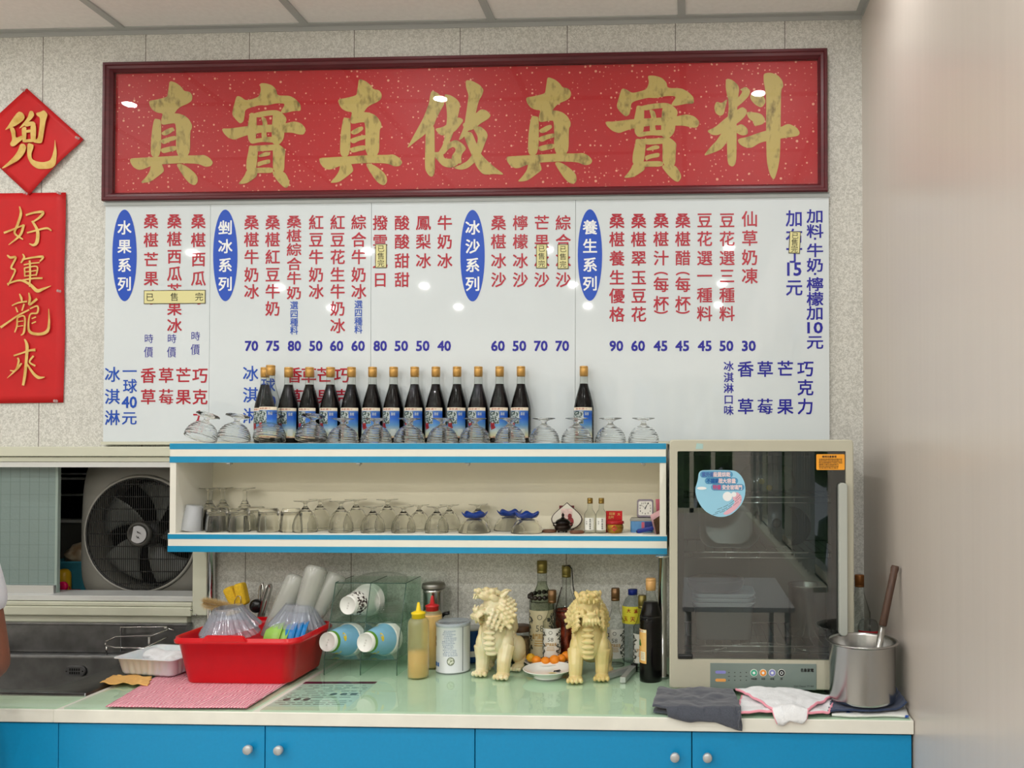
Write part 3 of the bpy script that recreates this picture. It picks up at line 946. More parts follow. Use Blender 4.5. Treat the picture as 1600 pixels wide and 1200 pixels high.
M_sticker = mat('pale_yellow_sticker', (222, 216, 156), rough=0.5)
M_stick_edge = mat('sticker_dark_border', (70, 66, 42), rough=0.6)
def sold_out(x0, x1, y0, y1, horiz, label, rot=0.0):
    c = W((x0+x1)/2, (y0+y1)/2, 2.688)
    t = thing('sold_out_sticker', label, 'sticker', (c.x, 2.6889, c.z), group='pale yellow sold-out stickers on the menu board')
    w, h = (x1-x0)*2.69/F_PX, (y1-y0)*2.69/F_PX
    b = B(); bx(b, -w/2, w/2, -0.0008, 0, -h/2, h/2)
    obj('border', b, M_stick_edge, t)
    b = B(); bx(b, -w/2+0.0022, w/2-0.0022, -0.0012, -0.0007, -h/2+0.0022, h/2-0.0022)
    f = obj('face', b, M_sticker, t)
    b = B()
    for i, ch in enumerate('已售完'):
        if horiz: u0, v0, s = (-0.40+0.40*i)*w, 0, 0.62*h
        else: u0, v0, s = 0, (0.31-0.31*i)*h, 0.62*w
        put_glyph(b, ch, lambda u, v: Vector((u0+u, -0.0016, v0+v)), s, s, 0.0)
    obj('lettering', b, M_ink, f)
    t.rotation_euler = (0, rot, 0)
    return t
sold_out(222, 323.5, 453, 475, True, 'wide pale yellow sold-out sticker across the fruit columns of the menu board')
sold_out(586, 604.5, 381, 419, False, 'small upright sold-out sticker on the tenth red column, left of the smoothie oval')
sold_out(837.5, 855, 381, 419.5, False, 'left one of the two sold-out stickers side by side right of the smoothie oval')
sold_out(871, 888.5, 381.5, 420.5, False, 'right one of the two sold-out stickers side by side right of the smoothie oval')
sold_out(1233, 1250.5, 361.5, 396, False, 'slightly tilted sold-out sticker on the blue column near the board right edge', R(3))
# ================================================================ WALL SHELF WITH BLUE STRIPES
M_lam = mat('cream_laminate', (232, 230, 218), rough=0.4, var=0.02, vscale=10)
M_lam_in = mat('beige_shelf_lining', (240, 233, 208), rough=0.55, var=0.03, vscale=6)
M_stripe = mat('blue_edge_tape', (26, 142, 186), rough=0.35, var=0.04, vscale=40)
HX0, HX1, HY0 = -1.602, -0.073, 2.500
HT, HT0, HF, HF0 = 1.520, 1.4605, 1.2435, 1.186
sh = thing('wall_shelf', 'long cream open shelf with blue striped edges on two chrome posts above the counter', 'shelf', ((HX0+HX1)/2, HY0, ZK))
b = B(); bx(b, HX0, HX1, HY0, 2.708, HT0, HT, 0.0006, 1)
top = obj('top_board', b, M_lam, sh, world=True)
b = B(); bx(b, HX0-0.004, HX1+0.003, HY0, 2.708, HF0, HF, 0.0006, 1)
flo = obj('floor_board', b, M_lam, sh, world=True)
for par, x0, x1, z0, z1 in ((top, HX0, HX1, HT0, HT), (flo, HX0-0.004, HX1+0.003, HF0, HF)):
    h = z1-z0
    for a, c in ((0.0, 0.33), (0.69, 1.0)):
        q = B(); bx(q, x0-0.0004, x1+0.0004, HY0-0.0008, HY0+0.004, z0+a*h, z0+c*h-(0.0035 if c == 1 and par is flo else 0.0008))
        obj('blue_stripe', q, M_stripe, par, world=True)
for x0 in (HX0, HX1-0.019):
    b = B(); bx(b, x0, x0+0.019, HY0+0.0015, 2.708, HF, HT0)
    obj('side_panel', b, M_lam, sh, world=True)
b = B(); bx(b, HX0+0.019, HX1-0.019, 2.700, 2.707, HF, HT0)
obj('back_panel', b, M_lam_in, sh, world=True)
for px in (358.5, 561, 731, 1005):
    p = W(px, 727, 2.53)
    b = B(); bx(b, p.x-0.006, p.x+0.006, 2.522, 2.54, HT0-0.006, HT0, 0.001); ell(b, (p.x+0.004, 2.526, HT0-0.007), 0.0035, sub=1)
    obj('door_catch', b, M_steel, sh, world=True)
for px, yp in ((329.5, 2.688), (1035, 2.468)):
    x = W(px, 950, yp).x
    b = B()
    lathe(b, [(0, ZK), (0.019, ZK), (0.019, ZK+0.004), (0.0128, ZK+0.006), (0.0128, HF0-0.006), (0.02, HF0-0.004), (0.02, HF0), (0, HF0)], 24, c=(x, yp, 0))
    obj('post', b, M_chrome, sh, world=True)

# ---------------------------------------------------------------- dark syrup bottles on top
M_clear = thin_glass('clear_bottle_glass', (246, 248, 246), (130, 136, 128), refl=0.5)
M_syrup = mat('dark_mulberry_syrup', (9, 6, 8), rough=0.12, spec=0.12)
M_goldcap = mat('gold_metal_cap', (196, 152, 84), rough=0.38, metal=0.55)
def label_mat():
    m, nt, b, N, L = newmat('printed_syrup_label')
    tc = N.new('ShaderNodeTexCoord')
    s = N.new('ShaderNodeSeparateXYZ')
    L.new(tc.outputs['Object'], s.inputs[0])
    mr = N.new('ShaderNodeMapRange')
    mr.inputs['From Min'].default_value = 0.018
    mr.inputs['From Max'].default_value = 0.1145
    L.new(s.outputs[2], mr.inputs[0])
    r = N.new('ShaderNodeValToRGB')
    e = r.color_ramp.elements
    cols = [(0, (226, 190, 160)), (0.045, (226, 206, 170)), (0.06, (222, 220, 178)), (0.22, (190, 206, 200)), (0.42, (92, 152, 206)), (0.62, (30, 96, 196)), (0.78, (24, 84, 184)), (0.89, (70, 120, 190)), (0.905, (240, 228, 204)), (1, (244, 232, 208))]
    e[0].position, e[0].color = 0, lin(cols[0][1])
    e[1].position, e[1].color = 1, lin(cols[-1][1])
    for p, c in cols[1:-1]:
        q = e.new(p)
        q.color = lin(c)
    L.new(mr.outputs[0], r.inputs[0])
    L.new(r.outputs[0], b.inputs['Base Color'])
    b.inputs['Roughness'].default_value = 0.4
    return m
M_slabel = label_mat()
M_leafprint = mat('printed_leaf_photo', (186, 196, 196), rough=0.4, rgb2=(44, 70, 62), vscale=190, sharp=(0.42, 0.56))
M_berry = mat('printed_red_berries', (176, 40, 46), rough=0.4, rgb2=(120, 16, 30), vscale=300, sharp=(0.4, 0.6))
M_labelred = mat('printed_red_text', (170, 52, 40), rough=0.5)
M_labelwhite = mat('printed_white_box', (206, 216, 214), rough=0.5)
BR = 0.0322
BPROF = [(0.0, 0.0), (BR-0.004, 0.0), (BR, 0.004), (BR, 0.108), (BR-0.0008, 0.118), (BR-0.0035, 0.132), (0.0255, 0.146), (0.0215, 0.160), (0.0175, 0.174), (0.0145, 0.186), (0.0128, 0.197), (0.0124, 0.217)]
def syrup_bottle(label, full=True):
    t = thing('syrup_bottle', label, 'bottle', (0, 0, 0), group='syrup bottles on the upper shelf')
    b = B(); lathe(b, BPROF+[(0.0124, 0.2172)], 36)
    obj('glass', b, M_clear, t)
    if full:
        b = B()
        q = [(r-0.0011 if r > 0 else 0, z+(0.001 if z < 0.005 else 0)) for r, z in BPROF if z <= 0.187]
        lathe(b, q+[(0.0128, 0.1915), (0, 0.1915)], 36)
        obj('syrup', b, M_syrup, t)
    b = B()
    cp = [(0, 0.2155), (0.0131, 0.2155), (0.0131, 0.2195), (0.0137, 0.220), (0.0137, 0.2405), (0.0133, 0.241), (0.0137, 0.2415), (0.0137, 0.2465), (0.0128, 0.248), (0, 0.248)]
    lathe(b, cp, 32)
    obj('cap', b, M_goldcap, t)
    b = B(); patch(b, BR+0.0004, R(-68), R(62), 0.018, 0.1145, 20)
    lb = obj('label', b, M_slabel, t)
    b = B(); patch(b, BR+0.0006, R(-66), R(8), 0.062, 0.103, 14)
    obj('label_photo', b, M_leafprint, lb)
    b = B()
    random.seed(3)
    for a, z, s in ((-34, 0.056, 0.0075), (-42, 0.062, 0.005), (-27, 0.060, 0.0055), (-24, 0.051, 0.005), (-37, 0.048, 0.0045)):
        ring = [(a0, s*(1+0.25*math.sin(3*a0+a))) for a0 in [2*PI*k/14 for k in range(14)]]
        vs = [b.verts.new(((BR+0.0008)*math.sin(R(a)+q*math.cos(a0)/BR), -(BR+0.0008)*math.cos(R(a)+q*math.cos(a0)/BR), z+q*math.sin(a0))) for a0, q in ring]
        b.faces.new(vs)
    obj('label_berries', b, M_berry, lb)
    b = B()
    cyl_text(b, '桑椹濃汁', BR+0.0008, R(-6), 0.1098, 0.040, 0.0055)
    cyl_text(b, '彰化縣', BR+0.0008, R(-4), 0.0205, 0.03, 0.003)
    obj('label_text', b, M_labelred, lb)
    b = B(); patch(b, BR+0.0007, R(12), R(40), 0.024, 0.046, 5)
    cyl_text(b, '桑椹', BR+0.0009, R(26), 0.094, 0.013, 0.010)
    obj('label_box', b, M_labelwhite, lb)
    return t
BOTX = [414, 451, 484, 516.5, 550, 582.5, 615, 648.8, 681, 714, 747, 780.5, 814, 912.3]
proto = None
PITCH = 0.0658
x0 = W(451, 600, 2.655).x
for i, px in enumerate(BOTX):
    x = W(px, 600, 2.655).x
    if 0 < i < 13: x = x0+(W(814, 600, 2.655).x-x0)*(i-1)/11
    if i == 0: lab = 'dark syrup bottle with gold cap half hidden behind the empty clear bottle'
    elif i == 13: lab = 'dark syrup bottle with gold cap standing alone right of the row on the upper shelf'
    elif i == 12: lab = 'dark syrup bottle at the right end of the unbroken row on the upper shelf'
    else: lab = '%s full dark syrup bottle right of the empty clear one on the upper shelf' % ORD[i]
    if proto is None:
        proto = syrup_bottle(lab)
        t = proto
    else: t = dup(proto, (0, 0, 0), label=lab)
    t.location = (x, 2.655, HT)
    t.rotation_euler = (0, 0, R([-4, 10, -3, 2, 0, 5, -8, 3, -6, 8, -4, 4, -5, -2][i]))
e = syrup_bottle('empty clear glass syrup bottle with gold cap standing in front of the dark row', False)
p = W(422.5, 640, 2.585)
e.location = (p.x, 2.585, HT)

# ---------------------------------------------------------------- ribbed sundae goblets, upside down on top
M_crystal = mat('cut_crystal_glass', (250, 252, 252), rough=0.0, trans=1.0, ior=1.47)
def goblet_profile():
    out = [(0.0468, 0.0), (0.0476, 0.004), (0.0472, 0.012), (0.0452, 0.021), (0.0415, 0.030), (0.036, 0.038), (0.029, 0.0455), (0.0205, 0.051), (0.0130, 0.0555), (0.0085, 0.060), (0.0078, 0.0635), (0.0095, 0.067), (0.018, 0.0712), (0.029, 0.0742), (0.0345, 0.0758), (0.035, 0.0768), (0.034, 0.0778), (0.02, 0.0770), (0, 0.0766)]
    inn = [(0, 0.0485), (0.012, 0.0472), (0.0225, 0.0425), (0.0305, 0.035), (0.037, 0.026), (0.0412, 0.016), (0.0436, 0.007), (0.0445, 0.0004)]
    return inn, out
def fine(pr, n):
    P = [pr[0]]+pr+[pr[-1]]
    out = []
    for i in range(1, len(P)-2):
        for k in range(n):
            t = k/n
            out.append(tuple(0.5*((2*P[i][j])+(-P[i-1][j]+P[i+1][j])*t+(2*P[i-1][j]-5*P[i][j]+4*P[i+1][j]-P[i+2][j])*t*t+(-P[i-1][j]+3*P[i][j]-3*P[i+1][j]+P[i+2][j])*t**3) for j in (0, 1)))
    out.append(pr[-1])
    return [(max(0, r), z) for r, z in out]
inn, out = goblet_profile()
def ribs(r, z, a):
    if z < 0.052 and r > 0.012: return r*(1+0.022*math.sin(2*PI*z/0.0068+2*a))
    return r
GOBX = [(313, 20, 7), (365, 14, 2), (421, 16, -2), (486, 13, -1), (536, 0, 0), (588, 0, 0), (639.5, 0, 0), (691.5, 0, 0), (742, 0, 0), (797, 0, 0), (850, 0, 0), (901, 0, 0), (954, 0, 0), (1005.5, 0, 0)]
proto = None
for i, (px, tx, ty) in enumerate(GOBX):
    Yg = 2.562
    if i in (0, 1, 2, 3): Yg = 2.566
    p = W(px, 680, Yg)
    lab = 'upside-down clear ribbed goblet on the upper shelf, %s from the left' % ORD[i+1] if i < 10 else \
          'upside-down clear ribbed goblet on the upper shelf, %s' % ['fourth from the right end', 'in front of the lone dark bottle', 'second from the right end', 'at the right end'][i-10]
    if i < 4: lab = ['leaning ribbed goblet at the left end of the upper shelf', 'second leaning ribbed goblet from the left end, just left of the empty bottle', 'leaning ribbed goblet in front of the empty clear bottle', 'ribbed goblet leaning back on dark bottles, last of the four tilted ones'][i]
    if proto is None:
        t = thing('ribbed_goblet', lab, 'glass goblet', (0, 0, 0), group='upside-down ribbed goblets on the upper shelf')
        b = B()
        lathe(b, fine(inn, 2)[:-1]+[(0.0450, 0.0)]+fine(out, 5), 48, mod=ribs)
        obj('glass', b, M_crystal, t)
        proto = t
    else: t = dup(proto, (0, 0, 0), label=lab)
    dz = 0.047*math.sin(R(abs(tx)))*1.0+0.047*abs(math.sin(R(ty)))*0.2 if tx else 0
    t.location = (p.x, Yg, HT+0.0003+dz*0.98)
    t.rotation_euler = (R(-tx), R(ty), R(37*i))
    if tx: t.rotation_euler = (R(-tx), R(ty), 0)

# ---------------------------------------------------------------- glassware on the lower shelf
M_gl = mat('clear_table_glass', (250, 250, 246), rough=0.0, trans=1.0, ior=1.45)
def stem_profile(h, rf, rb, hb, rs):
    """upside-down stem glass: rim at z=0, foot on top; hb = bowl height"""
    o = [(rb*0.96, 0.0), (rb, hb*0.18), (rb*0.97, hb*0.36), (rb*0.84, hb*0.60), (rb*0.60, hb*0.82), (rb*0.34, hb*0.96), (rs*1.5, hb*1.04), (rs, hb*1.10), (rs, h-0.012), (rs*1.6, h-0.007), (rf*0.6, h-0.0035), (rf*0.98, h-0.002), (rf, h-0.001), (rf*0.97, h), (0, h-0.0005)]
    i = [(0, hb*0.90), (rb*0.3, hb*0.88), (rb*0.54, hb*0.78), (rb*0.79, hb*0.57), (rb*0.92, hb*0.34), (rb*0.945, hb*0.16), (rb*0.91, 0.0003)]
    return fine(i, 2)+fine(o, 3)
def flute(n, amp, hb): return lambda r, z, a: r*(1+amp*math.cos(n*a)) if z < hb and r > 0.008 else r
def glass_thing(name, label, cat, prof, mod, group, m=M_gl, seg=40):
    t = thing(name, label, cat, (0, 0, 0), group=group)
    b = B(); lathe(b, prof, seg, mod=mod)
    obj('glass', b, m, t)
    return t
pt = None
for px, Yg, lab in ((327, 2.635, 'tall stemmed goblet upside down at the left end of the lower shelf'), (348, 2.668, 'tall stemmed goblet upside down, second from left behind the tumblers'), (382.5, 2.64, 'tall stemmed goblet upside down, third from left behind the tumblers')):
    p = W(px, 800, Yg)
    if pt is None: t = pt = glass_thing('stemmed_goblet', lab, 'glass goblet', stem_profile(0.133, 0.030, 0.034, 0.085, 0.0065), flute(10, 0.012, 0.08), 'tall goblets upside down on the lower shelf')
    else: t = dup(pt, (0, 0, 0), label=lab)
    t.location = (p.x, Yg, HF+0.0002)
TUM = fine([(0, 0.062), (0.018, 0.0615), (0.0245, 0.058), (0.0275, 0.040), (0.0300, 0.016), (0.0308, 0.0003)], 2)+fine([(0.0328, 0.0), (0.0335, 0.006), (0.0330, 0.020), (0.0308, 0.042), (0.0296, 0.050), (0.0305, 0.056), (0.0300, 0.064), (0.0262, 0.071), (0.0235, 0.0735), (0, 0.073)], 3)
pt = None
for px, Yg, lab in ((339.5, 2.555, 'upside-down chunky glass tumbler on the lower shelf, leftmost of the front row'), (374, 2.553, 'upside-down chunky glass tumbler on the lower shelf, second of the front row'), (399, 2.625, 'upside-down chunky tumbler peeking out behind the second and third front tumblers'),
                    (420, 2.556, 'upside-down chunky glass tumbler on the lower shelf, third of the front row'), (455, 2.560, 'upside-down chunky glass tumbler on the lower shelf, rightmost, beside the first small goblet')):
    p = W(px, 815, Yg)
    if pt is None: t = pt = glass_thing('glass_tumbler', lab, 'tumbler', TUM, flute(12, 0.02, 0.055), 'upside-down tumblers on the lower shelf', M_gl, 48)
    else: t = dup(pt, (0, 0, 0), label=lab)
    t.location = (p.x, Yg, HF+0.0002)
pa = stem_profile(0.0975, 0.0335, 0.0375, 0.073, 0.0055)
pb_ = stem_profile(0.0815, 0.0300, 0.0360, 0.062, 0.0055)
rows = [(477, 2.556, 'a'), (500, 2.640, 'a'), (532.5, 2.556, 'a'), (556, 2.640, 'a'), (582.5, 2.550, 'b'), (605, 2.640, 'a'), (630.5, 2.550, 'b'), (655, 2.62, 'b'), (682.5, 2.550, 'b'), (702, 2.625, 'b'), (747, 2.655, 'b')]
labs = ['front goblet nearest the tumblers on the lower shelf, upside down', 'goblet half hidden behind the front goblet nearest the tumblers', 'second tall front goblet from the left on the lower shelf, upside down', 'goblet half hidden behind the second tall front goblet',
        'first short fluted goblet from the left in the lower shelf front row', 'tall goblet standing behind and between the first two short fluted goblets', 'second short fluted goblet in the lower shelf front row', 'short fluted goblet behind, between the second and third front ones',
        'third short fluted goblet in the lower shelf front row', 'short goblet behind and right of the third short fluted goblet', 'short goblet behind the leftmost blue-footed dish']
pts_ = {}
for (px, Yg, k), lab in zip(rows, labs):
    p = W(px, 810, Yg)
    if k not in pts_: t = pts_[k] = glass_thing('stem_glass', lab, 'glass goblet', pa if k == 'a' else pb_, flute(12, 0.012 if k == 'a' else 0.03, 0.065), 'small goblets upside down on the lower shelf')
    else: t = dup(pts_[k], (0, 0, 0), label=lab)
    t.location = (p.x, Yg, HF+0.0002)
M_bluegl = mat('cobalt_blue_glass', (22, 70, 170), rough=0.08, trans=0.35, ior=1.45)
pt = None
for px, Yg, lab in ((741.5, 2.558, 'upside-down clear dish with wavy blue foot, leftmost of three'), (796, 2.640, 'upside-down clear dish with wavy blue foot, standing behind the other two'), (823.5, 2.556, 'upside-down clear dish with wavy blue foot, rightmost, beside the wooden coaster')):
    p = W(px, 815, Yg)
    if pt is None:
        t = pt = thing('dessert_dish', lab, 'glass dish', (0, 0, 0), group='blue-footed dishes on the lower shelf')
        b = B(); lathe(b, fine([(0, 0.040), (0.02, 0.038), (0.034, 0.028), (0.044, 0.012), (0.0475, 0.0003)], 3)+fine([(0.0495, 0), (0.0485, 0.008), (0.043, 0.022), (0.033, 0.036), (0.022, 0.0425), (0.016, 0.044), (0.0, 0.0445)], 3), 40)
        obj('bowl', b, M_gl, t)
        b = B(); lathe(b, [(0, 0.0446), (0.018, 0.0446), (0.030, 0.0475), (0.0365, 0.0555), (0.0385, 0.061), (0.0365, 0.0605), (0.032, 0.055), (0.02, 0.0505), (0, 0.050)], 48, mod=lambda r, z, a: r*(1+(0.05*math.cos(6*a) if r > 0.025 else 0)))
        for v in b.verts:
            rr = math.hypot(v.co.x, v.co.y)
            if rr > 0.025: v.co.z += 0.0035*math.cos(6*math.atan2(v.co.y, v.co.x))*(rr-0.025)/0.012
        obj('blue_foot', b, M_bluegl, t)
    else: t = dup(pt, (0, 0, 0), label=lab)
    t.location = (p.x, Yg, HF+0.0002)
    t.rotation_euler = (0, 0, R(px))
# frosted cup and tinted tube at the left end
M_frostplastic = thin_glass('frosted_white_plastic', (225, 228, 230), (190, 194, 196), rough=0.25, haze=(232, 234, 236), hazef=0.42)
p = W(298, 830, 2.555)
t = thing('frosted_cup', 'frosted white plastic cup upside down, leaning at the left end of the lower shelf', 'cup', (p.x+0.002, 2.555, HF+0.0046), rot=(0, R(8), 0))
b = B(); lathe(b, [(0.030, 0.0003), (0.029, 0.004), (0.0225, 0.0775), (0, 0.0775), (0, 0.079), (0.0205, 0.079), (0.0245, 0.0765), (0.0312, 0.004), (0.0318, 0.0)], 36)
obj('body', b, M_frostplastic, t)
b = B()
for k in range(16):
    z = 0.006+k*0.0042
    r = 0.0315-0.0065*z/0.077
    bx(b, r-0.0016, r+0.0012, -0.0012, 0.0012, z, z+0.0022)
obj('scale_marks', b, M_black, t)
M_smoke = thin_glass('smoke_grey_plastic', (150, 146, 136), (60, 58, 52))
p = W(319, 830, 2.60)
t = thing('smoked_tube', 'smoke-grey plastic tube leaning beside the frosted cup on the lower shelf', 'tube', (p.x-0.008, 2.61, HF+0.004), rot=(0, R(19), 0))
b = B(); lathe(b, [(0.0075, 0.0), (0.0082, 0.0), (0.0125, 0.054), (0.0155, 0.0565), (0.0155, 0.0585), (0.0118, 0.0585), (0.0078, 0.002), (0, 0.002)], 24)
obj('body', b, M_smoke, t)

# ---------------------------------------------------------------- right end of the lower shelf
M_bronze = mat('dark_bronze', (52, 38, 28), rough=0.3, metal=0.7, rgb2=(24, 19, 16), vscale=40)
M_wood = mat('brown_wood', (120, 78, 54), rough=0.5, rgb2=(88, 54, 38), vscale=60, stretch=(1, 1, 6))
M_plaque = mat('cream_ceramic', (222, 216, 200), rough=0.25)
Yp = 2.645
p = W(885.3, 831, Yp)
t = thing('peach_plaque', 'peach-shaped cream plaque with a little red gourd picture, behind the bronze censer', 'plaque', (p.x, Yp, HF), rot=(R(-8), 0, 0))
def peach(s, y):
    out = []
    for k in range(40):
        a = 2*PI*k/40
        x = 0.0500*math.sin(a)
        z = 0.036-0.036*math.cos(a)
        if z > 0.036: x *= 1-((z-0.036)/0.036)**1.6*0.85; z = 0.036+(z-0.036)*1.45
        out.append(Vector((x*s, y, 0.040+(z-0.040)*s)))
    return out
b = B(); loft(b, [peach(0.96, 0.004), peach(1, 0.003), peach(1, -0.003), peach(0.94, -0.004)], smooth=False)
obj('rim', b, mat('dark_plaque_rim', (70, 52, 44), rough=0.4), t)
b = B(); poly(b, peach(0.935, -0.0043))
pf = obj('face', b, M_plaque, t)
b = B(); poly(b, [Vector((-0.018+0.036*u, -0.0046, z)) for u, z in ((0, 0.012), (1, 0.012), (1, 0.068), (0, 0.068))])
obj('picture', b, mat('pale_pink_picture', (214, 186, 178), rough=0.5, var=0.2, vscale=90), pf)
b = B()
for cx_, cz_, r_ in ((0.012, 0.027, 0.011), (0.010, 0.044, 0.0065)): poly(b, [Vector((cx_+r_*math.cos(2*PI*k/18), -0.005, cz_+1.3*r_*math.sin(2*PI*k/18))) for k in range(18)])
obj('gourd_print', b, mat('printed_dark_red', (140, 30, 34), rough=0.5), pf)
p = W(885.5, 800, 2.665)
b = B(); bx(b, p.x-0.024, p.x+0.024, 2.664, 2.6655, HF, W(885, 790, 2.665).z)
solo('red_card', b, mat('dark_red_card', (120, 26, 34), rough=0.6), 'dark red card standing behind the peach-shaped plaque', 'card', org=(p.x, 2.665, HF))
p = W(879.5, 831, 2.575)
t = thing('incense_censer', 'small dark bronze lidded censer in front of the peach plaque', 'censer', (p.x, 2.575, HF))
b = B(); lathe(b, fine([(0, 0.004), (0.014, 0.004), (0.0235, 0.009), (0.0265, 0.016), (0.0235, 0.0225), (0.0205, 0.0245), (0.0245, 0.0275), (0.0235, 0.0285), (0, 0.0285)], 2), 32)
for a in (90, 210, 330): ell(b, (0.014*math.cos(R(a)), 0.014*math.sin(R(a)), 0.003), (0.004, 0.004, 0.0045), sub=1)
for s in (-1, 1): tube(b, [(s*0.024, 0, 0.018), (s*0.0295, 0, 0.022), (s*0.0285, 0, 0.029), (s*0.023, 0, 0.0275)], 0.0022, 6)
obj('body', b, M_bronze, t)
b = B(); lathe(b, fine([(0.0238, 0.0288), (0.023, 0.033), (0.018, 0.0385), (0.009, 0.043), (0.005, 0.0455), (0.0035, 0.050), (0.0048, 0.0535), (0.0025, 0.0575), (0, 0.0615)], 3), 32)
obj('lid', b, mat('black_bronze_lid', (22, 18, 17), rough=0.22, metal=0.6), t)
for px, Yc, lab in ((858.5, 2.57, 'round brown wooden coaster on the lower shelf, left of the censer'), (901.5, 2.545, 'round brown wooden coaster on the lower shelf, right of the censer')):
    p = W(px, 830, Yc)
    b = B(); lathe(b, [(0, 0), (0.0205, 0), (0.0225, 0.002), (0.0225, 0.0055), (0.0195, 0.0085), (0, 0.0085)], 32, c=(p.x, Yc, HF+0.0001))
    solo('wooden_coaster', b, M_wood, lab, 'coaster', 'wooden coasters beside the censer', (p.x, Yc, HF))
M_liquor = mat('clear_liquor', (236, 240, 232), rough=0.0, trans=1.0, ior=1.33)
M_whitelabel = mat('white_paper_label', (224, 224, 216), rough=0.5)
M_brass = mat('brass_cap', (150, 122, 62), rough=0.35, metal=0.8)
pt = None
for px, lab in ((921.8, 'left one of two miniature clear liquor bottles with gold caps on the lower shelf'), (939.5, 'right one of two miniature clear liquor bottles with gold caps, beside the gold pot')):
    p = W(px, 820, 2.555)
    if pt is None:
        t = pt = thing('miniature_bottle', lab, 'bottle', (0, 0, 0), group='miniature bottles on the lower shelf')
        b = B(); lathe(b, fine([(0, 0.0), (0.0155, 0.0), (0.0172, 0.003), (0.0172, 0.050), (0.0165, 0.060), (0.011, 0.069), (0.0078, 0.075), (0.0070, 0.092)], 2), 28)
        obj('glass', b, M_clear, t)
        b = B(); lathe(b, [(0, 0.0905), (0.0086, 0.0905), (0.0086, 0.0965), (0.0080, 0.097), (0.0086, 0.0975), (0.0086, 0.1065), (0.008, 0.1075), (0, 0.1075)], 24)
        obj('cap', b, M_brass, t)
        b = B(); patch(b, 0.0176, R(-58), R(48), 0.010, 0.0475, 12)
        lb = obj('label', b, M_whitelabel, t)
        b = B()
        for k, ch in enumerate('金門高粱酒'): cyl_text(b, ch, 0.0179, R(8), 0.0425-0.0068*k, 0.0055, 0.0055, 0.01, fit=False)
        for k, ch in enumerate('特級'): cyl_text(b, ch, 0.0179, R(-28), 0.036-0.006*k, 0.0045, 0.0045, fit=False)
        obj('label_text', b, M_ink, lb)
    else: t = dup(pt, (0, 0, 0), (0, 0, R(7)), label=lab)
    t.location = (p.x, 2.555, HF+0.0002)
p = W(961, 831, 2.56)
M_goldpot = mat('gold_foil', (190, 146, 56), rough=0.3, metal=0.75, rgb2=(140, 100, 32), vscale=60)
t = thing('gold_pot', 'tiny gold pot with a red diamond and red ruffled rim on the lower shelf', 'pot', (p.x, 2.56, HF))
b = B(); lathe(b, fine([(0, 0.0), (0.0185, 0.0), (0.0238, 0.007), (0.0262, 0.016), (0.0245, 0.026), (0.022, 0.0275), (0, 0.0275)], 2), 32)
obj('body', b, M_goldpot, t)
b = B(); lathe(b, [(0, 0.0276), (0.022, 0.0276), (0.028, 0.030), (0.025, 0.033), (0.027, 0.036), (0.02, 0.039), (0, 0.038)], 40, mod=lambda r, z, a: r*(1+0.06*math.sin(9*a+z*400)))
obj('ruffle', b, mat('red_cloth_ruffle', (170, 16, 24), rough=0.5, bump=0.3, bscale=150), t)
b = B(); s_ = 0.0095; poly(b, [Vector((u, -0.0266-(0.0003 if abs(u) < 1e-6 else -0.0012), 0.0165+v)) for u, v in ((0, -s_), (s_, 0), (0, s_), (-s_, 0))])
obj('diamond', b, mat('red_foil', (168, 14, 22), rough=0.3), t)
p = W(959.5, 808, 2.585)
t = thing('red_packet', 'small red packet with gold characters standing behind the gold pot', 'card', (p.x, 2.585, HF))
b = B(); bx(b, -0.0255, 0.0255, -0.001, 0.001, 0, 0.066)
obj('card', b, M_red, t)
b = B()
for ch, u, v in (('招', -0.011, 0.0575), ('財', -0.001, 0.0575), ('大', 0.015, 0.056), ('吉', -0.014, 0.046), ('利', -0.005, 0.047)):
    put_glyph(b, ch, lambda x, z: Vector((u+x, -0.0013, v+z)), 0.009, 0.009, 0.012)
obj('lettering', b, M_gold2, t)
# tin, clock, blue case, pink papers
p = W(1003, 829, 2.60)
t = thing('blue_tin', 'blue printed tin with grey lid under the little clock', 'tin', (p.x, 2.605, HF))
b = B(); loft(b, [[Vector((x, y, z)) for x, y in rrect(-0.035, 0.035, -0.025, 0.025, 0.008)] for z in (0, 0.035)], smooth=False)
bd = obj('body', b, mat('blue_printed_tin', (92, 146, 196), rough=0.35, var=0.12, vscale=50), t)
b = B(); loft(b, [[Vector((x, y, z)) for x, y in rrect(-0.0365*k, 0.0365*k, -0.0265*k, 0.0265*k, 0.009)] for z, k in ((0.0352, 1), (0.041, 1), (0.044, 0.95))], smooth=False)
obj('lid', b, mat('grey_tin_lid', (150, 148, 138), rough=0.4), t)
b = B(); bx(b, 0.0, 0.009, -0.0258, -0.0252, 0.006, 0.032)
obj('pink_band', b, mat('pink_print', (190, 90, 110), rough=0.4), bd)
b = B(); bx(b, 0.010, 0.034, -0.0256, -0.0252, 0.004, 0.033)
obj('dark_band', b, mat('navy_print', (36, 52, 120), rough=0.4), bd)
p = W(1009, 806, 2.60)
t = thing('alarm_clock', 'small square clock with white face standing on the blue tin', 'clock', (p.x-0.002, 2.605, HF+0.0441), rot=(R(-6), 0, R(4)))
b = B(); loft(b, [[Vector((x, y, z)) for x, z in rrect(-0.0255*k+0, 0.0255*k, 0.0285-0.0285*k, 0.0285+0.0285*k, 0.007)] for y, k in ((0.012, 0.93), (0.010, 1), (-0.008, 1), (-0.0105, 0.95))], smooth=False)
obj('case', b, mat('mauve_grey_plastic', (132, 122, 134), rough=0.4), t)
b = B(); poly(b, [Vector((x, -0.0109, z)) for x, z in rrect(-0.0212, 0.0212, 0.0065, 0.0505, 0.005)])
fc = obj('dial', b, mat('white_dial', (226, 224, 214), rough=0.4), t)
b = B()
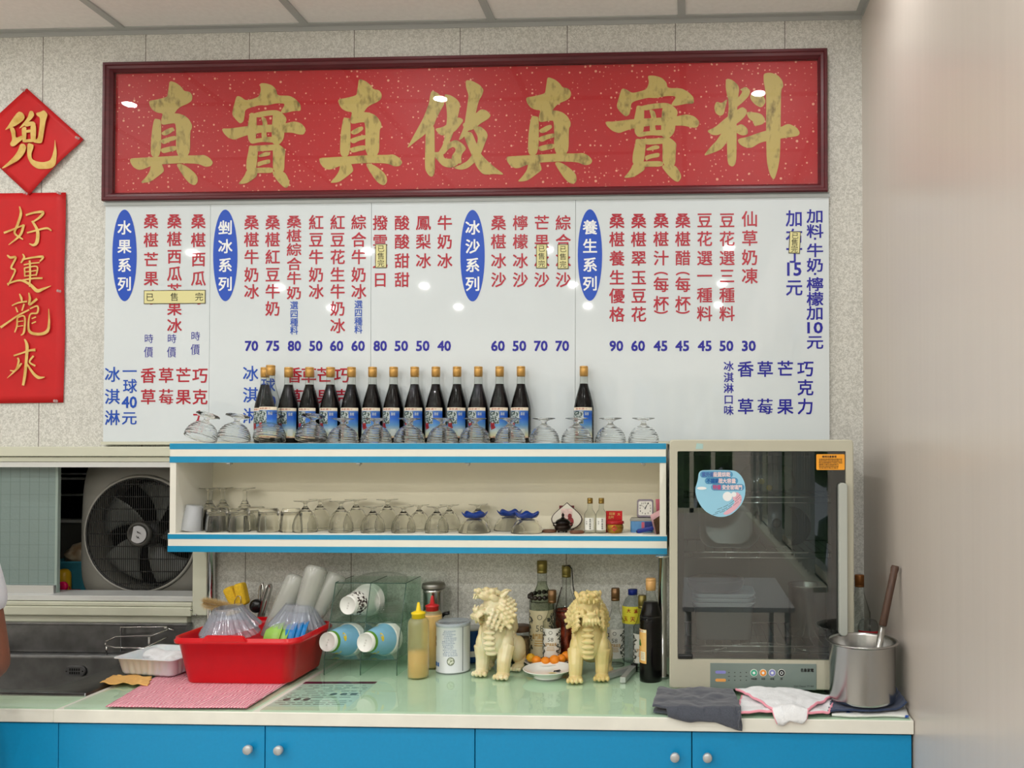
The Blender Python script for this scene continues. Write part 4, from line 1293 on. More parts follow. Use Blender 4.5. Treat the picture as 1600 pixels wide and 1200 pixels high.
for k in range(1, 13):
    a = R(30*k)
    q = 0.0172/max(abs(math.sin(a)), abs(math.cos(a)))*0.95
    if k % 3: q *= 0.93
    put_glyph(b, str(k), lambda u, v: Vector((q*math.sin(a)+u, -0.0112, 0.0285+q*math.cos(a)+v)), 0.0035*len(str(k))*0.8, 0.0048, 0.02, True)
obj('numerals', b, M_ink, fc)
b = B()
for a, l, w in ((25, 0.010, 0.0014), (28, 0.0165, 0.0009)):
    ca, sa = math.cos(R(a)), math.sin(R(a))
    poly(b, [Vector((sa*q+ca*s, -0.0118-w*0.2, 0.0285+ca*q-sa*s)) for q, s in ((-0.003, -w), (l, -w*0.7), (l, w*0.7), (-0.003, w))])
for a, l, w in ((-50, 0.015, 0.0004),): poly(b, [Vector((math.sin(R(a))*q+math.cos(R(a))*s, -0.0124, 0.0285+math.cos(R(a))*q-math.sin(R(a))*s)) for q, s in ((0, -w), (l, -w), (l, w), (0, w))])
obj('hands', b, M_black, fc)
p = W(1009, 830, 2.535)
t = thing('blue_case', 'dark blue slim case lying on the shelf in front of the blue tin', 'case', (p.x, 2.548, HF+0.002), rot=(0, R(-13), R(8)))
b = B(); bx(b, -0.026, 0.026, -0.008, 0.008, 0.004, 0.016, 0.003)
obj('body', b, mat('royal_blue_plastic', (22, 44, 130), rough=0.3), t)
b = B(); bx(b, -0.028, -0.026, -0.006, 0.006, 0.006, 0.014, 0.0008)
obj('end_cap', b, M_black, t)
p = W(995, 832, 2.53)
b = B(); bx(b, p.x-0.022, p.x+0.02, 2.512, 2.538, HF+0.0001, HF+0.0015)
solo('paper_slip', b, M_whitelabel, 'white paper slip lying under the blue case at the shelf edge', 'paper', org=(p.x, 2.525, HF))
M_pink = mat('pink_paper', (226, 130, 150), rough=0.6, var=0.1, vscale=30)
x1 = HX1-0.0192
for k, (lab, m, xa, za, zb, ya) in enumerate((('bright pink paper leaning on the shelf right wall, outermost', M_pink, 0.006, 0.105, 0.0, 2.540), ('pale pink paper leaning beside the clock', mat('pale_pink_paper', (236, 190, 196), rough=0.6), 0.014, 0.072, 0.0, 2.526), ('brown patterned paper tucked between the pink papers', mat('brown_patterned_paper', (110, 80, 46), rough=0.6, rgb2=(60, 40, 30), vscale=120), 0.009, 0.055, 0.0, 2.515))):
    b = B()
    lo = [Vector((x1-0.002-xa*0.9, ya, HF+0.0005)), Vector((x1-0.0015, ya+0.018, HF+0.0005)), Vector((x1-0.0015, ya+0.022, HF+za)), Vector((x1-0.002-xa*2.0, ya+0.004, HF+za*(1.0 if k == 0 else 0.8)))]
    poly(b, lo, (0, 0.0008, 0))
    solo('pink_paper' if k < 2 else 'patterned_paper', b, m, lab, 'paper', org=lo[0])
# ================================================================ COUNTER
M_top = mat('cream_worktop_laminate', (230, 229, 218), rough=0.4, var=0.04, vscale=14)
M_cab = mat('blue_cabinet_laminate', (3, 140, 194), rough=0.42, var=0.03, vscale=120)
M_cabin = mat('dark_cabinet_gap', (34, 40, 44), rough=0.8)
M_knob = mat('brushed_grey_knob', (186, 188, 188), rough=0.35, metal=0.3)
ZW = ZK-0.005
ZB = W(0, 1128, YF).z
SKX, SKY = -1.655, 2.222        # right end and front of the sink unit
b = B()
bx(b, SKX, XR-0.002, YF, YW-0.001, ZB, ZW, 0.002, 2)
bx(b, -3.4, SKX, YF, SKY, ZB, ZW, 0.002, 2)
solo('worktop', b, M_top, 'long cream worktop with square front edge running to the right wall', 'worktop', org=(-1, YF, ZB))
def glass_sheet_mat():
    m = bpy.data.materials.new('green_tinted_glass_sheet')
    m.use_nodes = True
    nt = m.node_tree
    N, L = nt.nodes, nt.links
    N.remove(N['Principled BSDF'])
    tr = N.new('ShaderNodeBsdfTransparent'); tr.inputs[0].default_value = lin((243, 253, 247))
    gl = N.new('ShaderNodeBsdfGlossy'); gl.inputs['Roughness'].default_value = 0.03
    fr = N.new('ShaderNodeFresnel'); fr.inputs[0].default_value = 1.52
    mx = N.new('ShaderNodeMixShader')
    ge = N.new('ShaderNodeNewGeometry')
    iv = N.new('ShaderNodeMath'); iv.operation = 'SUBTRACT'; iv.inputs[0].default_value = 1.0
    ml = N.new('ShaderNodeMath'); ml.operation = 'MULTIPLY'
    L.new(ge.outputs['Backfacing'], iv.inputs[1]); L.new(fr.outputs[0], ml.inputs[0]); L.new(iv.outputs[0], ml.inputs[1])
    L.new(ml.outputs[0], mx.inputs[0]); L.new(tr.outputs[0], mx.inputs[1]); L.new(gl.outputs[0], mx.inputs[2])
    L.new(mx.outputs[0], N['Material Output'].inputs['Surface'])
    return m
M_sheet = glass_sheet_mat()
for x0, x1, y0, y1, lab in ((-3.3, -1.648, YF+0.002, SKY-0.006, 'narrow green glass sheet on the worktop in front of the sink'), (-1.628, -1.128, YF+0.002, 2.69, 'green glass sheet on the worktop under the red tub'), (-1.108, XR-0.01, YF+0.002, 2.69, 'long green glass sheet on the worktop under the lions and the dish dryer')):
    b = B(); bx(b, x0, x1, y0, y1, ZW+0.0003, ZK, 0.0006, 1)
    solo('glass_sheet', b, M_sheet, lab, 'glass sheet', org=(x0, y0, ZW))
# paper menu under the glass
pm = [G(415, 1104, ZW), G(545, 1104, ZW), G(590, 1065, ZW), G(478, 1065, ZW)]
pm = [Vector((p.x, max(p.y, YF+0.006), ZW+0.0001)) for p in pm]
t = thing('paper_menu', 'printed paper menu with dark red heading under the counter glass', 'paper', (pm[0].x, pm[0].y, ZW))
b = B(); poly(b, pm)
obj('sheet', b, mat('printed_menu_paper', (214, 222, 222), rough=0.6, var=0.05, vscale=50), t, world=True)
def pmp(u, v):
    p = (pm[0]*(1-u)+pm[1]*u)*(1-v)+(pm[3]*(1-u)+pm[2]*u)*v
    return Vector((p.x, p.y, ZW+0.0002))
b = B(); poly(b, [pmp(0, 0.90), pmp(1, 0.90), pmp(1, 1), pmp(0, 1)])
obj('heading', b, mat('plum_heading', (110, 24, 70), rough=0.6), t, world=True)
b = B()
random.seed(8)
for v in (0.80, 0.72, 0.66, 0.58, 0.50, 0.42, 0.34, 0.2, 0.13, 0.07):
    u = 0.04
    while u < 0.93:
        w = random.uniform(0.04, 0.16)
        if random.random() < 0.75: poly(b, [pmp(u, v), pmp(min(u+w, 0.96), v), pmp(min(u+w, 0.96), v+0.018), pmp(u, v+0.018)])
        u += w+0.03
for u, v in ((0.12, 0.27), (0.25, 0.27), (0.37, 0.27), (0.62, 0.47), (0.75, 0.47), (0.88, 0.47)):
    poly(b, [pmp(u+0.045*math.cos(q*PI/6), v+0.05*math.sin(q*PI/6)) for q in range(12)])
obj('print', b, mat('grey_print', (110, 112, 120), rough=0.6), t, world=True)

# base cabinets: pairs of doors
seam = [G(91, 1165, 0.74), G(414, 1170, 0.74)]
def sx(px): return W(px, 1165, YF+0.012).x
doors = [(sx(-330), sx(91), None), (sx(91), sx(414), 385), (sx(414), sx(742), 433), (sx(742), sx(1081), 1054.5), (sx(1081), XR-0.004, 1105.5)]
units = [('blue base cabinet under the sink at the left edge', [0]), ('blue two-door base cabinet under the red tub and squeeze bottles', [1, 2]), ('blue two-door base cabinet under the dish dryer', [3, 4])]
for lab, ds in units:
    xa, xb = doors[ds[0]][0], doors[ds[-1]][1]
    t = thing('base_cabinet', lab, 'cabinet', ((xa+xb)/2, YF+0.012, 0), group='blue base cabinets')
    b = B(); bx(b, xa+0.001, xb-0.001, YF+0.031, YW-0.004 if ds != [0] else 2.20, 0.0, ZB-0.0005)
    if ds == [0]: pass
    obj('body', b, M_cabin, t, world=True)
    for d in ds:
        x0, x1, kp = doors[d]
        b = B(); bx(b, x0+0.0012, x1-0.0012, YF+0.012, YF+0.030, 0.09, ZB-0.006, 0.0012, 2)
        dr = obj('door', b, M_cab, t, world=True)
        if kp:
            p = W(kp, {385: 1173, 433: 1174, 1054.5: 1185, 1105.5: 1185.5}[kp], YF-0.01)
            b = B(); lathe(b, [(0, 0), (0.005, 0), (0.005, 0.008), (0.0105, 0.010), (0.0118, 0.013), (0.0118, 0.020), (0.0105, 0.0225), (0, 0.0225)], 24, M=Matrix.Rotation(R(90), 4, 'X'), c=(p.x, YF+0.0125, p.z))
            obj('knob', b, M_knob, dr, world=True)

# ================================================================ SINK
t = thing('steel_sink', 'stainless steel sink with splashback at the left under the hatch', 'sink', (SKX, SKY, ZK))
bxr, by0, by1, bd = -1.80, 2.262, 2.636, 0.62   # basin right edge, front, back, bottom z
b = B()
zr = ZK+0.003
def loopz(x1, y0, y1, z, r): return [Vector((x, y, z)) for x, y in rrect(-3.2, x1, y0, y1, r, 6)]
loft(b, [loopz(SKX, SKY, 2.690, ZK-0.02, 0.004), loopz(SKX, SKY, 2.690, zr-0.001, 0.004), loopz(SKX-0.002, SKY+0.002, 2.689, zr, 0.004), loopz(bxr+0.03, by0-0.008, by1+0.006, zr, 0.09), loopz(bxr+0.024, by0-0.002, by1+0.002, zr-0.003, 0.085),
         loopz(bxr+0.02, by0, by1, zr-0.012, 0.08), loopz(bxr, by0+0.02, by1-0.004, bd+0.03, 0.07), loopz(bxr-0.03, by0+0.05, by1-0.03, bd, 0.05)], False, True)
obj('basin', b, mat('dull_sink_steel', (112, 113, 114), rough=0.33, metal=1.0, var=0.2, vscale=20), t, world=True)
b = B(); bx(b, -3.2, SKX+0.01, 2.664, 2.692, zr, W(100, 973, 2.67).z, 0.003)
bx(b, -3.2, SKX+0.012, 2.660, 2.694, W(100, 973, 2.67).z-0.006, W(100, 973, 2.67).z+0.001, 0.002)
obj('splashback', b, mat('brushed_steel_splashback', (124, 124, 125), rough=0.36, metal=0.9, var=0.28, vscale=18), t, world=True)
p = W(117.5, 1048.5, by1-0.006)
b = B()
loft(b, [[Vector((p.x+x, by1-0.004, p.z+z)) for x, z in rrect(-0.034, 0.034, -0.0165, 0.0165, 0.016)], [Vector((p.x+x, by1-0.009, p.z+z)) for x, z in rrect(-0.033, 0.033, -0.0155, 0.0155, 0.0154)]], smooth=False)
dc = obj('overflow_plate', b, mat('dull_steel_plate', (132, 132, 132), rough=0.4, metal=0.8), t, world=True)
b = B()
for k in range(5):
    for j in (-1, 1): bx(b, p.x-0.017+0.0075*k, p.x-0.0125+0.0075*k, by1-0.0098, by1-0.0088, p.z+j*0.0055-0.004, p.z+j*0.0055+0.004)
for s in (-1, 1): ell(b, (p.x+s*0.027, by1-0.009, p.z), 0.003, sub=1)
obj('slots', b, M_black, dc, world=True)
# wire soap rack on the sink ledge
t = thing('wire_rack', 'small steel wire rack standing on the sink ledge behind the white tray', 'rack', (W(220, 1015, 2.6).x, 2.62, zr))
b = B()
def wp(px, py, Y): return W(px, py, Y)
tube(b, [wp(189, 1018, 2.655), wp(189, 980, 2.655), wp(258, 979.5, 2.655)], 0.0028, 8)
tube(b, [wp(258, 979.5, 2.655), wp(262, 982, 2.655), wp(272, 985, 2.655)], 0.0028, 8)
tube(b, [wp(165, 1003, 2.61), wp(170, 1000, 2.63), wp(181, 995, 2.645), wp(237, 993.5, 2.60), wp(262, 984, 2.63)], 0.0028, 8)
tube(b, [wp(165, 1008, 2.60), wp(180, 1012, 2.585), wp(225, 1013, 2.575), wp(240, 1006, 2.60), wp(262, 995, 2.63)], 0.0028, 8)
tube(b, [wp(233, 995, 2.59), wp(233, 1020, 2.59)], 0.0035, 8)
tube(b, [wp(166.5, 1008, 2.60), wp(166.5, 1024, 2.60)], 0.0028, 8)
tube(b, [wp(165, 1003, 2.61), wp(165, 1008, 2.60)], 0.0026, 8)
ell(b, wp(259, 981, 2.645), 0.006, sub=2)
obj('wires', b, M_chrome, t, world=True)

# ================================================================ CLOTHS
def cloth_obj(name, label, m, quad, nx=36, ny=24, amp=0.003, freq=18.0, base=ZK+0.001, seed=0, thick=0.003, wav=0.004, drape=True, zf=None, cat='cloth', group=None):
    """quad: front-left, front-right, back-right, back-left (x,y)"""
    b = B()
    A_, B_, C_, D_ = [Vector((q[0], q[1], 0)) for q in quad]
    g = []
    for i in range(nx+1):
        row = []
        for j in range(ny+1):
            u, v = i/nx, j/ny
            p = (A_*(1-u)+B_*u)*(1-v)+(D_*(1-u)+C_*u)*v
            e = wav*math.sin(9*u+seed)*(1 if j in (0, ny) else 0.4)+wav*0.6*noise.noise((u*6+seed, v*6, 3))
            x, y = p.x+wav*0.7*noise.noise((u*5, v*7+seed, 9)), p.y+e
            z = base+amp*(0.5+0.5*noise.noise((p.x*freq+seed, p.y*freq, 1.7)))+amp*0.5*(0.5+0.5*noise.noise((p.x*freq*2.3, p.y*freq*2.3+seed, 5)))
            if zf: z += zf(u, v)
            if drape and y < YF-0.002:
                d = YF-0.002-y
                y = YF-0.004-0.25*max(0, 0.02-d)*0
                z = max(ZK-d, ZB-0.02)+0.002*noise.noise((u*8, seed, 0))
            row.append(b.verts.new((x, y, z)))
        g.append(row)
    for i in range(nx):
        for j in range(ny):
            f = b.faces.new((g[i][j], g[i+1][j], g[i+1][j+1], g[i][j+1]))
            f.smooth = True
    org = ((quad[0][0]+quad[1][0])/2, (quad[0][1]+quad[1][1])/2, base)
    o = solo(name, b, m, label, cat, group, org)
    md = o.modifiers.new('s', 'SOLIDIFY'); md.thickness = thick; md.offset = 1
    return o
def g2(px, py, z=ZK): q = G(px, py, z); return (q.x, max(q.y, YF-0.03))
def knit_mat():
    m, nt, b, N, L = newmat('pink_waffle_cloth')
    tc = N.new('ShaderNodeTexCoord')
    w = N.new('ShaderNodeTexWave')
    w.wave_type = 'BANDS'; w.bands_direction = 'X'
    w.inputs['Scale'].default_value = 34
    w.inputs['Distortion'].default_value = 3.5
    w.inputs['Detail'].default_value = 0
    w.inputs['Detail Scale'].default_value = 1.4
    L.new(tc.outputs['Object'], w.inputs['Vector'])
    r = N.new('ShaderNodeValToRGB')
    r.color_ramp.elements[0].color = lin((222, 124, 146)); r.color_ramp.elements[1].color = lin((250, 196, 205))
    L.new(w.outputs['Fac'], r.inputs[0]); L.new(r.outputs[0], b.inputs['Base Color'])
    b.inputs['Roughness'].default_value = 0.9
    bp = N.new('ShaderNodeBump'); bp.inputs['Strength'].default_value = 0.9; bp.inputs['Distance'].default_value = 0.003
    L.new(w.outputs['Fac'], bp.inputs['Height']); L.new(bp.outputs[0], b.inputs['Normal'])
    return m
cloth_obj('pink_cloth', 'pink ribbed cloth spread under the red tub', knit_mat(), [g2(165, 1106), g2(385, 1108), g2(470, 1055), g2(268, 1044)], amp=0.0012, thick=0.0022, wav=0.002, drape=False)
M_towel = mat('charcoal_towel', (74, 78, 88), rough=0.95, sheen=0.3, var=0.15, vscale=260, bump=0.6, bscale=420)
M_towel_w = mat('white_terry', (232, 234, 236), rough=0.95, sheen=0.2, var=0.05, vscale=50, bump=0.7, bscale=300)
M_towel_n = mat('navy_cloth', (48, 62, 92), rough=0.95, sheen=0.2, var=0.15, vscale=200, bump=0.5, bscale=380)
M_pinkedge = mat('pink_edging', (240, 160, 176), rough=0.9)
# folded charcoal towel hanging a little over the edge
tw = thing('charcoal_towel', 'folded charcoal grey towel lying on the counter edge in front of the dryer', 'towel', (*g2(1090, 1105), ZK))
for k, (q, base, am) in enumerate((([g2(1021, 1113), g2(1158, 1132), g2(1150, 1096), g2(1032, 1092)], ZK+0.001, 0.006), ([g2(1019, 1117), g2(1163, 1139), g2(1145, 1090), g2(1029, 1087)], ZK+0.010, 0.011))):
    o = cloth_obj('fold', '', M_towel, q, amp=am, base=base, seed=3+k*5, thick=0.006, wav=0.005, nx=56, ny=30, freq=24)
    for key in ('label', 'category'): del o[key]
    o.parent = tw; o.location = o.location-tw.location
pe = W(1158, 1128, YF-0.008)
b = B(); tube(b, [(pe.x-0.004, YF-0.010, pe.z+0.028), (pe.x-0.002, YF-0.012, pe.z+0.010), (pe.x-0.006, YF-0.012, pe.z), (pe.x-0.003, YF-0.011, pe.z-0.016)], 0.003, 8)
ell(b, (pe.x-0.003, YF-0.011, pe.z-0.017), 0.004, sub=1)
obj('hanging_loop', b, M_towel, tw, world=True)
# pink-edged white towel, two folds
tw = thing('white_towel', 'white terry towel with pink edging bunched on the counter in front of the dryer panel', 'towel', (*g2(1225, 1105), ZK))
def tri_hump(u, v): return 0.012*math.exp(-((u-0.4)**2)*10)*(0.4+0.6*v)
for k, (q, base, zf) in enumerate((([g2(1152, 1119), g2(1295, 1120), g2(1304, 1100), g2(1160, 1092)], ZK+0.001, None), ([g2(1216, 1124), g2(1258, 1123), g2(1302, 1098), g2(1150, 1088)], ZK+0.010, tri_hump))):
    o = cloth_obj('fold', '', M_towel_w, q, amp=0.010, freq=26, base=base, seed=11+k*5, thick=0.005, wav=0.004, nx=44, ny=24, zf=zf)
    for key in ('label', 'category'): del o[key]
    o.parent = tw; o.location = o.location-tw.location
    # edging follows the rim of this fold
    me = o.data
    nx, ny = 44, 24
    idx = [i*(ny+1) for i in range(nx+1)]+[nx*(ny+1)+j for j in range(1, ny+1)]
    side = [j for j in range(ny, -1, -1)]
    b = B()
    path = side+idx
    tube(b, [me.vertices[i].co+Vector((0, 0, 0.0025)) for i in path], 0.0034, 7)
    e = obj('pink_edge', b, M_pinkedge, o)
# cloths under the pot
cloth_obj('white_cloth', 'white and blue folded cloth under the navy cloth and the pot', mat('white_blue_cloth', (226, 228, 224), rough=0.95, rgb2=(40, 84, 170), vscale=16, sharp=(0.60, 0.64), bump=0.5, bscale=300), [g2(1300, 1119), g2(1420, 1120), g2(1410, 1096), g2(1310, 1094)], amp=0.004, base=ZK+0.001, seed=21, thick=0.005, wav=0.003, drape=False)
cloth_obj('navy_cloth', 'crumpled navy cloth directly under the steel pot', M_towel_n, [g2(1293, 1112, 0.84), (0.548, g2(1420, 1110, 0.84)[1]), (0.552, 2.28), g2(1300, 1086, 0.84)], amp=0.004, freq=30, base=ZK+0.0105, seed=31, thick=0.004, wav=0.006, drape=False, zf=lambda u, v: 0.018*max(0, (u-0.85)/0.15)**2)
def orange_mat(): return mat('apricot_microfibre', (236, 186, 110), rough=0.95, var=0.05, vscale=120, bump=0.3, bscale=400)
cloth_obj('apricot_cloth', 'rippled apricot cloth lying at the sink corner below the white tray', orange_mat(), [g2(156, 1072), g2(232, 1074), g2(238, 1060), g2(178, 1058)], amp=0.004, freq=30, base=ZK+0.004, seed=41, thick=0.0025, wav=0.006, drape=False, zf=lambda u, v: 0.006*(0.5+0.5*math.sin(u*17))*(1-v))

# ================================================================ WHITE TRAY + CLOTH, RED TUB
M_whiteplastic = mat('white_translucent_plastic', (222, 225, 228), rough=0.35, sss=0.15)
p0 = G(186, 1060, ZK+0.006)
t = thing('plastic_tray', 'white ribbed plastic tray resting at the sink corner beside the red tub', 'tray', (-1.585, 2.46, ZK+0.0075), rotz=R(-8))
def trayloop(sx_, sy_, z, rib=0.0):
    pts = rrect(-0.098*sx_, 0.098*sx_, -0.085*sy_, 0.085*sy_, 0.018, 6)
    # subdivide long sides for ribs
    out = []
    for i, q in enumerate(pts):
        n2 = pts[(i+1) % len(pts)]
        d = math.hypot(n2[0]-q[0], n2[1]-q[1])
        k = 28 if d > 0.06 else 1
        for s in range(k):
            x, y = q[0]+(n2[0]-q[0])*s/k, q[1]+(n2[1]-q[1])*s/k
            off = rib*(0.5-0.5*math.cos(2*PI*s*7/k)) if k > 1 else 0
            l = math.hypot(x, y)
            out.append(Vector((x*(1-off/l), y*(1-off/l), z)))
    return out
b = B()
loft(b, [trayloop(0.86, 0.84, 0.0, 0.003), trayloop(0.90, 0.88, 0.006, 0.003), trayloop(0.985, 0.98, 0.048, 0.003), trayloop(1.06, 1.06, 0.0495), trayloop(1.06, 1.06, 0.0515), trayloop(0.975, 0.97, 0.0505), trayloop(0.885, 0.865, 0.007, 0.003), trayloop(0.86, 0.84, 0.004)], True, True)
obj('body', b, M_whiteplastic, t)
b = B()
random.seed(5)
for k in range(9):
    ell(b, (-0.03+0.012*k+random.uniform(-.005, .005), -0.02+random.uniform(-.02, .02), 0.036+random.uniform(-.004, .012)), (random.uniform(.018, .03), random.uniform(.02, .032), random.uniform(.010, .018)), sub=3)
bx(b, -0.055, 0.085, -0.058, 0.04, 0.008, 0.034, 0.01)
o = obj('cloth_in_tray', b, M_towel_w)
rm = o.modifiers.new('r', 'REMESH'); rm.mode = 'VOXEL'; rm.voxel_size = 0.004; rm.use_smooth_shade = True
sm = o.modifiers.new('s', 'SMOOTH'); sm.iterations = 4
tx = bpy.data.textures.new('crumple', 'CLOUDS'); tx.noise_scale = 0.02
dm = o.modifiers.new('d', 'DISPLACE'); dm.texture = tx; dm.strength = 0.006
o.location = t.location; o.rotation_euler = t.rotation_euler; o.location.z += 0.002
tag(o, 'crumpled white cloth lying in the white plastic tray', 'cloth')

M_redpl = mat('red_plastic', (206, 10, 24), rough=0.28, spec=0.5, var=0.03, vscale=40, bump=0.05, bscale=500)
TXc, TYc = -1.292, 2.436
t = thing('red_tub', 'big red plastic dish tub standing on the pink cloth', 'tub', (TXc, TYc, ZK+0.0045))
def tub(sx_, sy_, z, r=0.04):
    return [Vector((x, y, z)) for x, y in rrect(-0.186*sx_, 0.186*sx_, -0.130*sy_, 0.130*sy_, r, 8)]
H = 0.132
b = B()
loft(b, [tub(0.80, 0.83, 0.0, 0.03), tub(0.82, 0.85, 0.004, 0.032), tub(0.95, 0.95, H-0.018), tub(1.0, 1.0, H-0.017), tub(1.005, 1.005, H-0.009), tub(0.985, 0.985, H-0.007), tub(0.985, 0.985, H-0.001), tub(0.975, 0.975, H), tub(0.955, 0.955, H-0.001), tub(0.945, 0.945, H-0.012), tub(0.80, 0.835, 0.007, 0.03), tub(0.78, 0.81, 0.004, 0.028)], True, True)
for v in b.verts:   # hand-hold dips on the front and back rims
    if v.co.z > H-0.0105 and abs(v.co.x) < 0.075 and abs(v.co.y) > 0.1: pass
obj('body', b, M_redpl, t)
b = B()
for s in (-1, 1):
    lp = []
    for x, zz in ((-0.090, H-0.011), (0.046, H-0.011), (0.032, H+0.009), (-0.076, H+0.009)): lp.append((x, zz))
    loft(b, [[Vector((x, s*(0.1265 if zz < H else 0.125), zz)) for x, zz in lp], [Vector((x, s*0.1335, zz)) for x, zz in lp]], smooth=False)
bmesh.ops.bevel(b, geom=list(b.edges), offset=0.003, segments=2, affect='EDGES')
obj('grip', b, M_redpl, t)
# --- things in the tub
M_crysp = thin_glass('clear_fluted_plastic', (244, 246, 250), (150, 154, 168), rough=0.10, haze=(226, 230, 238), hazef=0.12, ior=1.55)
def fl_bowl():
    b = B()
    lathe(b, fine([(0.083, 0.0), (0.080, 0.005), (0.070, 0.019), (0.057, 0.038), (0.045, 0.057), (0.040, 0.065), (0.037, 0.067), (0, 0.0665)], 3)+fine([(0, 0.0645), (0.037, 0.064), (0.0435, 0.055), (0.0555, 0.0365), (0.0685, 0.0175), (0.0785, 0.004), (0.081, 0.0004)], 3), 130, mod=lambda r, z, a: r*(1+0.045*math.cos(26*a)*min(1, (r-0.034)/0.02)) if r > 0.034 else r)
    return b
t = thing('fluted_bowl', 'clear fluted plastic bowl upside down at the left in the red tub', 'bowl', (0, 0, 0), group='clear fluted bowls in the red tub')
obj('body', fl_bowl(), M_crysp, t)
zt = ZK+0.0115
t.location = (W(362, 985, 2.43).x, 2.425, 0.968)
t.rotation_euler = (R(4), R(-6), 0)
for dx, dy, dz, rx, ry, lab in ((-0.006, 0.004, -0.022, 3, -5, 'clear fluted bowl nested under the upside-down left one in the red tub'), (0.168, 0.070, -0.004, -4, 5, 'clear fluted plastic bowl upside down behind the green bowls in the red tub'), (0.165, 0.068, -0.026, -3, 4, 'clear fluted bowl nested under the one behind the green bowls')):
    dup(t, t.location+Vector((dx, dy, dz)), (R(rx), R(ry), R(8)), lab)
def small_bowl(m):
    b = B()
    lathe(b, fine([(0, 0.0), (0.018, 0.0), (0.022, 0.003), (0.039, 0.020), (0.048, 0.040), (0.053, 0.0435), (0.053, 0.045)], 3)+fine([(0.0485, 0.045), (0.0475, 0.042), (0.038, 0.021), (0.022, 0.005), (0, 0.003)], 3), 36)
    return b
M_green = mat('lime_plastic', (150, 196, 84), rough=0.3, sss=0.1)
M_bluep = mat('blue_plastic', (20, 122, 190), rough=0.3, sss=0.05)
def bowls(m, lst, grp):
    pr = None
    for px, py, Y, ry, lab in lst:
        p = W(px, py, Y)
        if pr is None:
            pr = thing('plastic_bowl', lab, 'bowl', p, group=grp)
            obj('body', small_bowl(m), m, pr)
            pr.rotation_euler = (0, R(ry), R(20))
        else: dup(pr, p, (0, R(ry), R(20)), lab)
bowls(M_green, [(413, 994, 2.430, 104, 'lime green plastic bowl on its side in the tub, leftmost of the pair'), (424, 995, 2.432, 106, 'lime green plastic bowl on its side, nested right of the other green one')], 'lime green bowls in the red tub')
bowls(M_bluep, [(435, 994, 2.434, 103, 'blue plastic bowl on its side in the tub, next to the green bowls'), (443, 994, 2.436, 104, 'blue plastic bowl on its side, middle one of three'), (451, 993, 2.438, 105, 'blue plastic bowl on its side, rightmost of three, open towards the right')], 'blue bowls in the red tub')
M_milky = thin_glass('milky_translucent_plastic', (238, 240, 236), (190, 192, 188), rough=0.18, haze=(226, 226, 220), hazef=0.30)
pr = None
for (ax, ay), (cx_, cy_), Y, Y2, lab in (((425, 985), (466, 898), 2.50, 2.545, 'milky tall plastic tumbler leaning right behind the tub bowls, leftmost of three'), ((466, 985), (496, 884), 2.49, 2.535, 'milky tall plastic tumbler leaning right, middle one of three, highest'), ((478, 985), (528, 896), 2.515, 2.57, 'milky tall plastic tumbler leaning right, rightmost of three beside the cup rack')):
    a, c = W(ax, ay, Y), W(cx_, cy_, Y2)
    d = (c-a).normalized()
    a = c-d*0.2018
    q = Vector((0, 0, 1)).rotation_difference(d)
    if pr is None:
        pr = thing('tall_tumbler', lab, 'tumbler', a, group='milky tall tumblers in the red tub')
        b = B(); lathe(b, [(0, 0.0015), (0.0245, 0.0015), (0.0315, 0.165), (0.0318, 0.188), (0.024, 0.199), (0, 0.2), (0, 0.2018), (0.0255, 0.2008), (0.0335, 0.1895), (0.0333, 0.166), (0.0265, 0.002), (0.0255, 0.0), (0, 0.0)], 36)
        obj('body', b, M_milky, pr)
        t = pr
    else: t = dup(pr, a, (0, 0, 0), lab)
    t.rotation_euler = q.to_euler()
# steel cup with scoop and tongs, sponge, brush
p = W(404, 985, 2.61)
t = thing('steel_cup', 'steel cup holding the scoop and tongs behind the red tub', 'cup', (p.x, 2.625, ZK))
b = B(); lathe(b, [(0, 0), (0.034, 0), (0.036, 0.003), (0.038, 0.125), (0.0395, 0.127), (0.037, 0.127), (0.034, 0.004), (0, 0.004)], 32)
obj('body', b, M_steel, t)
t = thing('ice_scoop', 'black ball-headed scoop standing in the steel cup', 'scoop', W(402, 950, 2.612))
b = B(); ell(b, W(400, 947, 2.605), (0.021, 0.014, 0.022), sub=3)
obj('scoop_head', b, mat('dark_steel', (50, 50, 50), rough=0.2, metal=0.8), t, world=True)
b = B(); tube(b, [W(403, 950, 2.612), W(405, 935, 2.615), W(406, 922, 2.617), W(408, 913, 2.617), W(410.5, 912, 2.617), W(411.5, 925, 2.617), W(408, 938, 2.617), W(401, 985, 2.617)], 0.0042, 8)
obj('handle', b, M_steel, t, world=True)
t = thing('steel_tongs', 'steel tongs standing bent end up in the steel cup', 'tongs', W(412, 960, 2.61))
for s in (-1, 1):
    b = B()
    pts = [W(406+1.5*s, 975, 2.622), W(415+3.6*s, 938, 2.60+0.004*s), W(420.5+3*s, 918, 2.60+0.004*s), W(421+1.5*s, 913.5, 2.60), W(421, 912.5, 2.60)]
    lo = []
    for q in pts: lo.append([q+Vector((-0.0015, -0.008, 0)), q+Vector((0.0015, -0.008, 0)), q+Vector((0.0015, 0.008, 0)), q+Vector((-0.0015, 0.008, 0))])
    loft(b, lo, smooth=False)
    obj('arm', b, M_steel, t, world=True)
t = thing('sponge_brush', 'yellow sponge on a pink stick leaning behind the red tub', 'sponge', W(388, 970, 2.62))
b = B()
c = W(370.5, 929, 2.60)
for s in (-1, 1): bx(b, c.x-0.0155+s*0.0155, c.x+0.0155+s*0.0155, c.y-0.017, c.y+0.017, c.z-0.037, c.z+0.034, 0.009, 3, rot=Matrix.Rotation(R(-20+7*s), 4, 'Y'), piv=c)
